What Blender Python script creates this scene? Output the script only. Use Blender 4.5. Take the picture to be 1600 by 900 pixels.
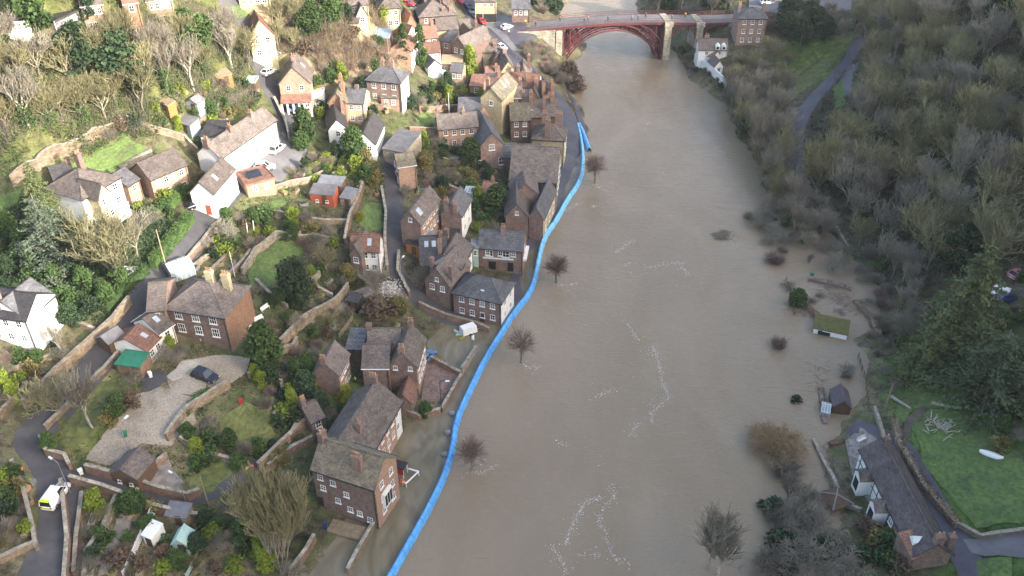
import bpy, math, random
import numpy as np
from mathutils import Vector
from mathutils.geometry import delaunay_2d_cdt
R = math.radians
for o in list(bpy.data.objects): bpy.data.objects.remove(o)
scene = bpy.context.scene
COL = scene.collection
random.seed(7); rng = np.random.default_rng(7)

# ------------------------------------------------------------------ camera, sky, sun, exposure
CAM_H, PITCH, FPX = 107.0, R(35.7), 1400.0
cam = bpy.data.cameras.new('camera'); cam.sensor_width = 36; cam.lens = 36 * FPX / 1600
cam.clip_start = 1; cam.clip_end = 8000
co = bpy.data.objects.new('camera', cam); COL.objects.link(co)
co.location = (0, 0, CAM_H); co.rotation_euler = (math.pi / 2 - PITCH, 0, 0)
scene.camera = co
SUN_DIR = Vector((0.86, -0.51, 0)).normalized(); SUN_EL = R(21)
w = bpy.data.worlds.new('World'); scene.world = w; w.use_nodes = True
nt = w.node_tree; bg = nt.nodes['Background']
sky = nt.nodes.new('ShaderNodeTexSky'); sky.sky_type = 'NISHITA'; sky.sun_disc = False
sky.sun_elevation = SUN_EL; sky.sun_rotation = math.atan2(SUN_DIR.x, SUN_DIR.y)
sky.air_density = 1.0; sky.dust_density = 4.0; sky.ozone_density = 0.5; sky.altitude = 50
nt.links.new(sky.outputs[0], bg.inputs[0]); bg.inputs[1].default_value = 0.15
sl = bpy.data.lights.new('sun', 'SUN'); sl.energy = 2.6; sl.angle = R(1.0); sl.color = (1, 0.95, 0.87)
so = bpy.data.objects.new('sun', sl); COL.objects.link(so)
sd = Vector((SUN_DIR.x * math.cos(SUN_EL), SUN_DIR.y * math.cos(SUN_EL), math.sin(SUN_EL)))
so.rotation_euler = sd.to_track_quat('Z', 'Y').to_euler(); so.location = (150, -100, 200)
scene.view_settings.view_transform = 'Standard'; scene.view_settings.look = 'None'
scene.view_settings.exposure = 2.1; scene.view_settings.gamma = 1
HAZE = 0.00008
scene.render.engine = 'CYCLES'
scene.cycles.max_bounces = 5; scene.cycles.diffuse_bounces = 3; scene.cycles.glossy_bounces = 2
scene.cycles.use_denoising = True

# ------------------------------------------------------------------ materials
MATS = {}
def mat(name, c1, c2=None, scale=1.0, rough=0.85, bump=0.0, spec=0.3, rnd=0.0, c3=None, courses=0.0, detail=6.0, metal=0.0, stretch=None, brick=None, coord='Object'):
    """noise-mixed surface; rnd shifts brightness from object to object; courses adds horizontal rows; brick adds bonded units"""
    if name in MATS: return MATS[name]
    m = bpy.data.materials.new(name); m.use_nodes = True; n = m.node_tree.nodes; L = m.node_tree.links
    b = n['Principled BSDF']; b.inputs['Roughness'].default_value = rough; b.inputs['Metallic'].default_value = metal
    b.inputs['Specular IOR Level'].default_value = spec
    c2 = c2 or tuple(x * 0.7 for x in c1)
    tc = n.new('ShaderNodeTexCoord'); src = tc.outputs[coord]
    if stretch:
        mp = n.new('ShaderNodeMapping'); mp.inputs['Scale'].default_value = stretch
        L.new(src, mp.inputs[0]); vec = mp.outputs[0]
    else: vec = src
    nz = n.new('ShaderNodeTexNoise'); nz.inputs['Scale'].default_value = scale; nz.inputs['Detail'].default_value = detail; nz.inputs['Roughness'].default_value = 0.65
    L.new(vec, nz.inputs['Vector'])
    rp = n.new('ShaderNodeValToRGB'); L.new(nz.outputs[0], rp.inputs[0])
    rp.color_ramp.elements[0].position = 0.34; rp.color_ramp.elements[1].position = 0.66
    rp.color_ramp.elements[0].color = (*c2, 1); rp.color_ramp.elements[1].color = (*c1, 1)
    if c3:
        e = rp.color_ramp.elements.new(0.5); e.color = (*c3, 1)
    out = rp.outputs[0]; hgt = nz.outputs[0]
    def mul(col, fac, lo, hi):
        mr = n.new('ShaderNodeMapRange'); mr.inputs[3].default_value = lo; mr.inputs[4].default_value = hi
        L.new(fac, mr.inputs[0])
        mx = n.new('ShaderNodeMix'); mx.data_type = 'RGBA'; mx.blend_type = 'MULTIPLY'; mx.inputs[0].default_value = 1
        L.new(col, mx.inputs[6]); L.new(mr.outputs[0], mx.inputs[7]); return mx.outputs[2]
    if courses:
        wv = n.new('ShaderNodeTexWave'); wv.wave_type = 'BANDS'; wv.bands_direction = 'Z'; wv.inputs['Scale'].default_value = courses
        wv.inputs['Distortion'].default_value = 1.5; wv.inputs['Detail Scale'].default_value = 2; L.new(src, wv.inputs['Vector'])
        out = mul(out, wv.outputs[1], 0.8, 1.1)
    if brick:
        bt = n.new('ShaderNodeTexVoronoi'); bt.inputs['Scale'].default_value = brick
        mp2 = n.new('ShaderNodeMapping'); mp2.inputs['Scale'].default_value = (1, 1, 2.6); L.new(src, mp2.inputs[0]); L.new(mp2.outputs[0], bt.inputs['Vector'])
        sp = n.new('ShaderNodeSeparateColor'); L.new(bt.outputs['Color'], sp.inputs[0])
        out = mul(out, sp.outputs[0], 0.72, 1.22); hgt = bt.outputs['Distance']
    if rnd:
        oi = n.new('ShaderNodeObjectInfo'); out = mul(out, oi.outputs['Random'], 1 - rnd, 1 + rnd)
    L.new(out, b.inputs['Base Color'])
    if bump:
        bp = n.new('ShaderNodeBump'); bp.inputs['Strength'].default_value = bump; bp.inputs['Distance'].default_value = 0.1
        L.new(hgt, bp.inputs['Height']); L.new(bp.outputs[0], b.inputs['Normal'])
    MATS[name] = m; return m

M_brick = mat('red_brick', (0.265, 0.18, 0.145), (0.16, 0.115, 0.10), 1.2, 0.9, 0.3, rnd=0.2, brick=5, c3=(0.22, 0.15, 0.125))
M_brickdark = mat('dark_and_shaded_brick', (0.20, 0.125, 0.10), (0.11, 0.08, 0.07), 1.2, 0.9, 0.3, rnd=0.2, brick=5)  # also the shaded left wall of one house, shade put into colour
M_orange = mat('orange_and_sunlit_brick', (0.36, 0.21, 0.135), (0.26, 0.155, 0.105), 1.5, 0.9, 0.3, rnd=0.15, brick=5)  # also stands for sunlit red brick, with the sun in its colour
M_pink = mat('pink_and_sunlit_brick', (0.42, 0.28, 0.20), (0.32, 0.20, 0.15), 1.5, 0.9, 0.3, rnd=0.1, brick=5)  # doubles as lit red brick on right-hand walls, brightness put into the colour
M_cream = mat('cream_brick', (0.50, 0.42, 0.26), (0.40, 0.33, 0.21), 1.2, 0.9, 0.2, rnd=0.12, brick=5)
M_white = mat('white_render', (0.80, 0.79, 0.76), (0.64, 0.63, 0.59), 0.5, 0.8, 0.05, rnd=0.06)
M_stone = mat('pale_stone', (0.36, 0.32, 0.25), (0.20, 0.175, 0.14), 1.0, 0.95, 0.5, rnd=0.15, brick=2.2)
M_wallstone = mat('garden_stone', (0.30, 0.235, 0.17), (0.15, 0.12, 0.085), 0.9, 0.95, 0.5, rnd=0.2, brick=2.5, c3=(0.22, 0.17, 0.12))
M_wallbrick = mat('garden_brick', (0.29, 0.18, 0.13), (0.16, 0.11, 0.08), 0.9, 0.95, 0.4, rnd=0.2, brick=4)
M_tile = mat('brown_tile', (0.165, 0.135, 0.118), (0.09, 0.075, 0.068), 0.7, 0.85, 0.2, rnd=0.22, courses=2.2, c3=(0.13, 0.107, 0.095), brick=3)
M_redtile = mat('red_tile', (0.26, 0.135, 0.095), (0.16, 0.09, 0.07), 0.8, 0.85, 0.2, rnd=0.2, courses=2.2, brick=3)
M_slate = mat('grey_slate', (0.135, 0.13, 0.135), (0.07, 0.07, 0.075), 0.7, 0.6, 0.15, rnd=0.2, courses=2.2, brick=3)
M_dslate = mat('dark_slate', (0.075, 0.068, 0.068), (0.04, 0.038, 0.04), 0.8, 0.6, 0.15, rnd=0.2, courses=2.2, brick=3)
M_stonetile = mat('lichen_tile', (0.20, 0.175, 0.125), (0.105, 0.088, 0.07), 0.8, 0.9, 0.2, rnd=0.2, courses=2.2, brick=3, c3=(0.14, 0.12, 0.085))
M_frame = mat('white_paint', (0.78, 0.78, 0.76), (0.68, 0.68, 0.66), 2, 0.5)
M_curtain = mat('curtained_glass', (0.30, 0.29, 0.27), (0.05, 0.05, 0.055), 0.9, 0.15, spec=0.7, rnd=0.3)
M_glass = mat('window_glass', (0.03, 0.035, 0.045), (0.015, 0.018, 0.022), 0.6, 0.08, spec=0.8)
M_dark = mat('dark_paint', (0.03, 0.03, 0.032), (0.02, 0.02, 0.02), 2, 0.6)
M_door = mat('door_paint', (0.10, 0.03, 0.03), (0.07, 0.03, 0.03), 2, 0.5, rnd=0.6)
M_pot = mat('clay_pot', (0.40, 0.24, 0.15), (0.30, 0.17, 0.10), 4, 0.85, rnd=0.2)
M_lead = mat('lead_grey', (0.25, 0.25, 0.26), (0.16, 0.16, 0.17), 1, 0.6)
M_asphalt = mat('asphalt', (0.095, 0.092, 0.095), (0.052, 0.05, 0.054), 0.22, 0.8, 0.1, c3=(0.068, 0.066, 0.07), detail=10)
M_paleroad = mat('worn_asphalt', (0.16, 0.155, 0.16), (0.11, 0.105, 0.11), 0.3, 0.85, 0.1)
M_wetroad = mat('wet_road', (0.085, 0.076, 0.09), (0.055, 0.05, 0.06), 0.3, 0.45, 0.05)
M_gravel = mat('gravel', (0.33, 0.29, 0.235), (0.20, 0.17, 0.135), 0.2, 0.95, 0.3, c3=(0.285, 0.245, 0.195), brick=7, detail=9)
M_gravelpale = mat('pale_gravel', (0.42, 0.385, 0.32), (0.30, 0.275, 0.23), 0.35, 0.95, 0.3, brick=7, detail=9)
M_paving = mat('brick_paving', (0.20, 0.135, 0.115), (0.14, 0.10, 0.09), 0.6, 0.8, 0.2, brick=2)
M_flag = mat('stone_flags', (0.26, 0.23, 0.20), (0.15, 0.135, 0.12), 0.5, 0.8, 0.2, brick=1.4)
M_lawn = mat('lawn_grass', (0.12, 0.165, 0.05), (0.075, 0.095, 0.04), 0.22, 0.95, 0.4, c3=(0.09, 0.135, 0.04), detail=12, brick=2.0)
M_lawndry = mat('rough_grass', (0.14, 0.15, 0.05), (0.07, 0.085, 0.032), 0.3, 0.95, 0.5, detail=12, brick=1.6)
M_soil = mat('garden_soil', (0.13, 0.105, 0.075), (0.065, 0.055, 0.04), 0.6, 0.95, 0.5, detail=10)
M_bark = mat('bark', (0.31, 0.275, 0.20), (0.17, 0.15, 0.11), 1.5, 0.95, 0.3, rnd=0.25)
M_barkpale = mat('pale_bark', (0.44, 0.40, 0.33), (0.26, 0.235, 0.19), 1.2, 0.95, 0.2, rnd=0.15)
M_twig = mat('olive_twigs', (0.265, 0.245, 0.13), (0.17, 0.16, 0.085), 0.35, 0.95, rnd=0.25)
M_twiggrey = mat('grey_twigs', (0.28, 0.25, 0.195), (0.17, 0.155, 0.12), 0.35, 0.95, rnd=0.25)
M_twigtawny = mat('tawny_twigs', (0.38, 0.27, 0.15), (0.26, 0.18, 0.10), 0.4, 0.95)
M_twigred = mat('brown_twigs', (0.27, 0.20, 0.165), (0.18, 0.135, 0.11), 0.5, 0.95, rnd=0.15)
M_leaf = mat('evergreen_leaf', (0.075, 0.125, 0.03), (0.028, 0.055, 0.018), 0.55, 0.8, rnd=0.3, c3=(0.05, 0.09, 0.024))
M_leafdark = mat('dark_leaf', (0.042, 0.075, 0.03), (0.016, 0.032, 0.016), 0.5, 0.8, rnd=0.25)
M_leafbright = mat('bright_leaf', (0.20, 0.25, 0.028), (0.11, 0.15, 0.02), 0.7, 0.8, rnd=0.15)
M_leafyellow = mat('yellow_leaf', (0.30, 0.30, 0.03), (0.17, 0.18, 0.025), 0.7, 0.8, rnd=0.1)
M_leafgold = mat('gold_leaf', (0.20, 0.17, 0.05), (0.12, 0.105, 0.04), 0.7, 0.8, rnd=0.12)
M_leafrust = mat('rust_leaf', (0.15, 0.10, 0.065), (0.09, 0.065, 0.045), 0.7, 0.85, rnd=0.15)
M_bramble = mat('dry_bramble', (0.30, 0.225, 0.15), (0.16, 0.12, 0.085), 0.2, 0.95, c3=(0.22, 0.165, 0.115))
M_wood = mat('brown_timber', (0.13, 0.08, 0.05), (0.075, 0.048, 0.034), 1.5, 0.85, stretch=(1, 1, 6), rnd=0.2)
M_woodpale = mat('pale_timber', (0.33, 0.26, 0.165), (0.22, 0.17, 0.11), 1.5, 0.85, rnd=0.2)
M_woodred = mat('red_timber', (0.42, 0.10, 0.05), (0.30, 0.075, 0.04), 1.5, 0.75)
M_woodorange = mat('orange_timber', (0.40, 0.18, 0.06), (0.30, 0.13, 0.05), 1.5, 0.8)
M_felt = mat('roof_felt', (0.17, 0.165, 0.17), (0.11, 0.105, 0.11), 1, 0.9, rnd=0.25)
M_green = mat('green_sheet', (0.03, 0.20, 0.12), (0.025, 0.13, 0.08), 0.8, 0.6)
M_mint = mat('mint_paint', (0.42, 0.58, 0.50), (0.34, 0.48, 0.42), 1, 0.6)
M_moss = mat('moss_roof', (0.13, 0.12, 0.035), (0.07, 0.07, 0.03), 1.2, 0.95, 0.4)
M_blue = mat('blue_membrane', (0.15, 0.43, 0.78), (0.07, 0.28, 0.63), 0.9, 0.5, 0.6, c3=(0.10, 0.35, 0.71), stretch=(1, 1, 1))
M_iron = mat('bridge_iron', (0.135, 0.032, 0.036), (0.085, 0.025, 0.03), 1.0, 0.7, rnd=0.1)
M_tyre = mat('tyre_rubber', (0.02, 0.02, 0.02), None, 3, 0.9)
M_rim = mat('alloy', (0.5, 0.5, 0.5), (0.35, 0.35, 0.35), 2, 0.4, metal=0.7)
M_lamp = mat('lamp_glass', (0.75, 0.75, 0.72), (0.6, 0.6, 0.6), 2, 0.2)
M_tail = mat('red_lens', (0.5, 0.02, 0.02), None, 2, 0.3)
M_skin = mat('skin', (0.5, 0.32, 0.24), (0.45, 0.28, 0.2), 3, 0.6)
M_hivis = mat('hi_vis', (0.62, 0.72, 0.03), (0.5, 0.6, 0.03), 3, 0.7)
M_hivisorange = mat('hi_vis_orange', (0.85, 0.20, 0.03), (0.7, 0.15, 0.03), 3, 0.7)
M_red = mat('red_paint', (0.45, 0.03, 0.035), (0.32, 0.025, 0.03), 2, 0.45)
M_foam = mat('foam_white', (0.68, 0.65, 0.61), (0.5, 0.47, 0.43), 4, 0.6)
M_steel = mat('steel', (0.32, 0.33, 0.34), (0.22, 0.23, 0.24), 2, 0.45, metal=0.4)
M_ground = None
def paint(name, c, rough=0.3): return mat('paint_' + name, c, tuple(x * 0.92 for x in c), 3, rough, spec=0.6)

# ------------------------------------------------------------------ pixel geometry (photo is 1600 x 900)
CP, SP = math.cos(PITCH), math.sin(PITCH)
def ray(u, v):
    a = (u - 800) / FPX; b = (450 - v) / FPX
    return np.array([a, CP + b * SP, -SP + b * CP])
def plane(u, v, z):
    d = ray(u, v); t = (z - CAM_H) / d[2]; return np.array([0, 0, CAM_H]) + d * t
def project(x, y, z):
    dz = z - CAM_H; dep = y * CP - dz * SP; dep = np.maximum(dep, 1e-3)
    return 800 + FPX * x / dep, 450 - FPX * (y * SP + dz * CP) / dep

# ------------------------------------------------------------------ terrain from spot heights read along the photo: (u, v, height above the flood)
SPOT = [
 (612,900,-.4),(668,800,-.4),(708,700,-.4),(735,610,-.4),(785,520,-.4),(832,455,-.3),(848,375,-.3),(885,315,-.2),(911,255,-.1),(905,200,.5),
 (650,900,-2.5),(735,740,-2.5),(815,568,-2.5),(868,440,-2.5),(915,330,-2.5),(935,270,-2.5),(960,200,-3),(940,150,-3),(905,110,-2),
 (900,800,-4),(1000,600,-4),(1000,400,-4),(1020,250,-4),(1000,120,-4),(960,60,-4),(950,10,-4),(930,-60,-4),
 (1120,880,-2),(1200,700,-1.2),(1180,500,-1.5),(1150,300,-2),(1100,180,-2),(1060,110,-2),
 (1300,500,-.6),(1310,650,-.4),(1280,430,-.6),(1220,400,-.8),(1250,800,-.8),(1330,860,.2),(1300,760,-.2),(1340,700,.8),
 (1380,760,1.6),(1420,850,1.8),(1480,880,3),(1460,800,3),(1420,740,2.6),(1500,720,4.2),(1580,760,4.6),(1580,860,4),(1440,650,3.2),(1390,620,1),(1380,560,.6),(1390,470,.4),
 (1370,430,.2),(1320,375,.2),(1280,345,.3),(1250,310,.4),(1245,250,2),(1245,190,4.5),(1290,130,7.5),(1330,90,9.5),(1310,150,8),(1200,250,.6),(1150,170,.8),
 (1130,140,1.2),(1090,100,2.2),(1070,85,1.5),(1110,95,4.5),(1180,66,8.5),(1150,110,5),(1250,110,6),(1220,150,4),(1240,20,13),(1190,10,12),(1120,45,9),(1060,70,1),(1085,66,3.5),
 (1330,20,17),(1420,40,23),(1420,150,15),(1420,250,10),(1400,340,6),(1460,400,7),(1500,320,13),(1520,230,18),(1520,120,24),(1520,20,30),(1590,20,35),(1590,120,29),(1590,230,22),(1590,330,17),(1590,430,12),(1540,480,8),(1480,540,4),(1590,560,8),(1540,620,5),(1590,680,6),
 (500,900,-.5),(560,860,-.5),(590,800,-.4),(640,770,-.4),(525,800,.2),(440,810,2.5),(390,750,4.5),(300,775,5.5),(250,850,5.5),(150,880,7),(90,800,9.5),(0,870,11),(0,720,13),(60,660,12),(150,735,9.5),(200,640,11.5),(320,590,11.5),(250,700,9.8),(200,750,9),
 (350,720,6),(420,690,4.5),(400,650,7),(330,640,10.5),(480,650,4),(430,600,6.5),(560,640,2),(640,640,.25),(680,600,.3),(705,590,.25),(665,625,.3),(690,622,.2),(670,570,.3),(625,690,-.35),(700,640,-.4),
 (700,540,-.3),(650,510,.6),(600,490,2.2),(540,465,5.5),(480,485,8),(420,520,9.5),(470,560,6),(520,590,3.5),(430,400,10.5),(350,510,11.5),(260,545,12),(200,480,15.5),(260,405,17),(300,330,19),(110,560,14.5),(50,540,16),(0,540,17.5),(60,440,19),(150,420,19),(180,345,20),(60,340,23),(0,290,26),(100,250,28),(200,235,26),(290,285,20),(350,290,18),(420,240,18),(450,190,19.5),(440,150,22),(410,95,29),(350,20,40),
 (0,70,50),(100,40,48),(200,25,47),(0,170,38),(100,170,35),(200,190,30),(300,110,34),(330,190,25),(500,60,32),(540,115,24),(480,185,18.5),(530,215,15),(590,240,13.5),(620,165,17.5),(600,105,22),(560,20,33),(640,60,20),(650,10,22),(700,60,13.5),(740,20,12),(780,60,10.8),(810,48,11),(850,45,10.8),(820,100,8.5),(860,135,5),(885,170,2.5),(890,240,.3),(875,300,.1),(838,385,-.1),(826,440,-.3),
 (700,110,13),(740,180,9.5),(720,230,9),(680,185,12),(780,225,6.5),(800,270,4.5),(840,340,1.2),(760,330,4.5),(700,345,5.5),(650,360,6.5),(612,400,7),(620,300,9),(605,235,12),(530,320,12),(480,300,13.5),(560,410,9),(450,330,14.5),(520,440,7),(390,330,15.5),(380,390,12.5),(640,450,4.2),(700,430,2.5),(770,410,1),(690,480,.8),(760,500,-.2),
 (878,100,1),(893,150,.4),(918,215,.1),(856,95,6),(845,70,8),(868,20,1),(846,15,7),(800,5,11),(1012,20,1),(1030,0,5),(1080,20,8),(1060,-40,8),(820,-60,11),(700,-60,24),(450,-60,46),(150,-60,56),(1350,-60,25),
]
WORLD_SPOT = [(-260,40,35),(-260,150,60),(-260,300,85),(-200,420,85),(-60,460,35),(60,500,-4),(150,480,25),(260,420,55),(-120,20,14),(-40,30,-.5),(0,20,-4),(45,20,-2),(80,20,4),(-10,60,-2.5)]
pts = np.array([list(plane(u, v, z)) for u, v, z in SPOT] + [list(map(float, p)) for p in WORLD_SPOT])
def phi(d2): return np.sqrt(d2 + 64.0)
A_ = phi(((pts[:, None, :2] - pts[None, :, :2]) ** 2).sum(-1)) + np.eye(len(pts)) * -0.6
mu = pts[:, 2].mean()
wts = np.linalg.solve(A_, pts[:, 2] - mu)
XS = np.concatenate([[-2500, -1500, -900, -600, -450, -360, -310], np.arange(-280, 281, 1.5), [310, 360, 450, 600, 900, 1500, 2500]])
YS = np.concatenate([[-1500, -800, -500, -350, -280], np.arange(-220, 30, 7), np.arange(30, 431, 1.5), [440, 460, 500, 560, 700, 1000, 1600, 3000]])
GX, GY = np.meshgrid(XS, YS)
GZ = np.zeros_like(GX) + mu
cx, cy = np.clip(GX, -330, 330), np.clip(GY, 0, 480)
for p, wt in zip(pts, wts): GZ += wt * phi((cx - p[0]) ** 2 + (cy - p[1]) ** 2)
def blur(a):
    p = np.pad(a, 1, mode='edge'); return (p[:-2, 1:-1] + p[2:, 1:-1] + p[1:-1, :-2] + p[1:-1, 2:] + 2 * p[1:-1, 1:-1]) / 6
for _ in range(2): GZ = blur(GZ)
# the steep wooded edge that rises beyond the right of the frame and keeps the gorge floor in shade
def sm(t): t = np.clip(t, 0, 1); return t * t * (3 - 2 * t)
edge = 0.464 * np.clip(GY, -60, 500) + 31.6
RIDGE = np.interp(GY, [-300, -60, 60, 130, 200, 300], [100, 108, 100, 92, 74, 62])
s_ = sm((GX - edge - 16) / 85)
GZ = GZ * (1 - s_) + np.maximum(RIDGE, GZ) * s_
GZ = np.where(GX < -330, np.maximum(GZ, 40), GZ)
near = np.exp(-(GZ / 1.2) ** 2) * (GX > 15)
GZ += near * .33 * (np.sin(GX * .55 + 1.3 * np.sin(GY * .31)) * np.sin(GY * .47 + 1.1 * np.sin(GX * .37)) + .5 * np.sin(GX * 1.3 + GY * .9))
GZ += (np.sin(GX * 0.9 + GY * 0.33) * np.sin(GY * 0.71 - GX * 0.2)) * 0.08
def terr(x, y):
    x = np.asarray(x, float); y = np.asarray(y, float)
    i = np.clip(np.searchsorted(XS, x) - 1, 0, len(XS) - 2); j = np.clip(np.searchsorted(YS, y) - 1, 0, len(YS) - 2)
    fx = (x - XS[i]) / (XS[i + 1] - XS[i]); fy = (y - YS[j]) / (YS[j + 1] - YS[j])
    return (GZ[j, i] * (1 - fx) + GZ[j, i + 1] * fx) * (1 - fy) + (GZ[j + 1, i] * (1 - fx) + GZ[j + 1, i + 1] * fx) * fy
TT = np.arange(60, 620, 0.5)
def hit(u, v, h=0.0, water=True):
    d = ray(u, v); x = d[0] * TT; y = d[1] * TT; z = CAM_H + d[2] * TT
    g = terr(x, y)
    if water: g = np.maximum(g, -0.4)
    f = z - g - h; k = np.argmax(f < 0)
    if f[k] >= 0: k = len(TT) - 1
    t = TT[k] if k == 0 else TT[k - 1] + 0.5 * f[k - 1] / (f[k - 1] - f[k])
    return np.array([d[0] * t, d[1] * t, CAM_H + d[2] * t])

# ------------------------------------------------------------------ mesh helpers
def mesh_np(name, verts, faces, mats, midx=None, smooth=False):
    me = bpy.data.meshes.new(name); verts = np.asarray(verts, np.float32)
    if isinstance(faces, np.ndarray):
        k = faces.shape[1]; me.vertices.add(len(verts)); me.vertices.foreach_set('co', verts.ravel())
        me.loops.add(faces.size); me.loops.foreach_set('vertex_index', faces.astype(np.int32).ravel())
        me.polygons.add(len(faces)); me.polygons.foreach_set('loop_start', np.arange(0, faces.size, k, dtype=np.int32))
        me.polygons.foreach_set('loop_total', np.full(len(faces), k, np.int32)); me.update(calc_edges=True); me.validate()
    else: me.from_pydata(verts.tolist(), [], faces); me.update()
    for m in (mats if isinstance(mats, (list, tuple)) else [mats]): me.materials.append(m)
    if midx is not None: me.polygons.foreach_set('material_index', np.asarray(midx, np.int32))
    if smooth: me.polygons.foreach_set('use_smooth', np.ones(len(me.polygons), bool))
    me.update(); return me
def link(name, me, parent=None, loc=(0, 0, 0), rz=0.0, scale=1.0):
    o = bpy.data.objects.new(name, me); COL.objects.link(o); o.location = loc; o.rotation_euler = (0, 0, rz)
    o.scale = (scale,) * 3 if not hasattr(scale, '__len__') else scale
    if parent is not None: o.parent = parent
    return o
def tag(o, label=None, cat=None, group=None, kind=None):
    if label: o['label'] = label
    if cat: o['category'] = cat
    if group: o['group'] = group
    if kind: o['kind'] = kind
    return o
def empty(name, loc, rz, label, cat, group=None, scale=1.0):
    return tag(link(name, None, None, tuple(float(x) for x in loc), float(rz), scale), label, cat, group)
class MB:
    def __init__(s): s.v = []; s.f = []; s.m = []; s.T = None
    def add(s, vs, fs, m=0):
        k = len(s.v); s.v += [tuple(map(float, p)) for p in vs]; s.f += [tuple(i + k for i in f) for f in fs]; s.m += [m] * len(fs); return s
    def box(s, x0, x1, y0, y1, z0, z1, m=0, taper=0.0):
        t = taper
        vs = [(x0, y0, z0), (x1, y0, z0), (x1, y1, z0), (x0, y1, z0), (x0 + t, y0 + t, z1), (x1 - t, y0 + t, z1), (x1 - t, y1 - t, z1), (x0 + t, y1 - t, z1)]
        return s.add(vs, [(3, 2, 1, 0), (4, 5, 6, 7), (0, 1, 5, 4), (1, 2, 6, 5), (2, 3, 7, 6), (3, 0, 4, 7)], m)
    def slab(s, quad, th, m=0):
        q = [np.array(p, float) for p in quad]; n = np.cross(q[1] - q[0], q[2] - q[0]); n /= np.linalg.norm(n) + 1e-9
        if n[2] < 0: n = -n
        lo = [p - n * th for p in q]; N = len(q)
        return s.add(q + lo, [tuple(range(N)), tuple(range(2 * N - 1, N - 1, -1))] + [(i, i + N, (i + 1) % N + N, (i + 1) % N) for i in range(N)], m)
    def tube(s, p0, p1, r0, r1=None, n=6, m=0, cap=True):
        r1 = r0 if r1 is None else r1; p0 = Vector(p0); p1 = Vector(p1); d = (p1 - p0).normalized()
        a = d.orthogonal().normalized(); b = d.cross(a); vs = []
        for p, r in ((p0, r0), (p1, r1)):
            for i in range(n): vs.append(p + (a * math.cos(2 * math.pi * i / n) + b * math.sin(2 * math.pi * i / n)) * r)
        fs = [(i, (i + 1) % n, n + (i + 1) % n, n + i) for i in range(n)]
        if cap: fs += [tuple(range(n - 1, -1, -1)), tuple(range(n, 2 * n))]
        return s.add(vs, fs, m)
    def path(s, ps, r, n=5, m=0):
        for a, b in zip(ps[:-1], ps[1:]): s.tube(a, b, r, r, n, m)
        return s
    def blob(s, c, rx, ry, rz, m=0, n=8, k=5):
        vs = []; fs = []
        for j in range(k + 1):
            th = math.pi * j / k
            for i in range(n): a = 2 * math.pi * i / n; vs.append((c[0] + rx * math.sin(th) * math.cos(a), c[1] + ry * math.sin(th) * math.sin(a), c[2] + rz * math.cos(th)))
        for j in range(k):
            for i in range(n): fs.append((j * n + i, (j + 1) * n + i, (j + 1) * n + (i + 1) % n, j * n + (i + 1) % n))
        return s.add(vs, fs, m)
    def mesh(s, name, mats, smooth=False): return mesh_np(name, s.v, s.f, mats, s.m, smooth)
    def build(s, name, mats, parent=None, loc=(0, 0, 0), rz=0.0, smooth=False): return link(name, s.mesh(name, mats, smooth), parent, loc, rz)

def inpoly(x, y, poly):
    x = np.asarray(x); y = np.asarray(y); r = np.zeros(x.shape, bool); n = len(poly)
    for i in range(n):
        x0, y0 = poly[i]; x1, y1 = poly[(i + 1) % n]
        c = ((y0 > y) != (y1 > y)) & (x < (x1 - x0) * (y - y0) / ((y1 - y0) or 1e-9) + x0); r ^= c
    return r

# ------------------------------------------------------------------ the ground sheet, its soil and grass colours by area
ZONES = [  # (photo polygon, ground colour)
 ([(-900,-400),(520,-400),(520,60),(420,160),(330,190),(240,200),(130,250),(-900,420)], (0.105,0.108,0.045)),
 ([(440,30),(640,30),(640,100),(560,125),(470,150),(440,90)], (0.26,0.20,0.135)),
 ([(1040,-400),(2600,-400),(2600,1000),(1560,700),(1380,520),(1330,380),(1200,280),(1140,150),(1080,90),(1030,40)], (0.085,0.072,0.05)),
 ([(1380,560),(1600,520),(1900,950),(1480,950),(1400,680)], (0.06,0.105,0.028)),
 ([(1230,60),(1330,60),(1300,120),(1230,150),(1200,110)], (0.10,0.125,0.035)),
 ([(330,170),(640,130),(640,230),(600,300),(480,330),(380,380),(300,330)], (0.105,0.105,0.05)),
 ([(0,300),(230,330),(330,340),(220,460),(130,500),(0,470)], (0.06,0.085,0.03)),
 ([(0,540),(330,520),(330,700),(420,740),(400,900),(0,900)], (0.14,0.12,0.075)),
 ([(60,620),(240,570),(230,640),(150,720),(70,700)], (0.11,0.125,0.035)),
 ([(740,0),(900,40),(900,160),(780,110),(740,60)], (0.13,0.11,0.075)),
 ([(380,560),(640,600),(600,700),(480,740),(380,730)], (0.075,0.085,0.04)),
]
cu, cv = project(GX, GY, GZ)
colr = np.empty(GX.shape + (3,)); colr[:] = (0.09, 0.082, 0.05)
for poly, c in ZONES: colr[inpoly(cu, cv, poly)] = c
colr[GZ < -0.02] = (0.20, 0.155, 0.11)
for k in range(3):
    for _ in range(3): colr[..., k] = blur(colr[..., k])
ny, nx = GX.shape
idx = np.arange(ny * nx).reshape(ny, nx)
F = np.stack([idx[:-1, :-1], idx[:-1, 1:], idx[1:, 1:], idx[1:, :-1]], -1).reshape(-1, 4)
gm = bpy.data.materials.new('ground_soil'); gm.use_nodes = True; n = gm.node_tree.nodes; L = gm.node_tree.links
b = n['Principled BSDF']; b.inputs['Roughness'].default_value = 0.95; b.inputs['Specular IOR Level'].default_value = 0.1
at = n.new('ShaderNodeAttribute'); at.attribute_name = 'soil'
tc = n.new('ShaderNodeTexCoord')
mixc = at.outputs['Color']
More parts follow.
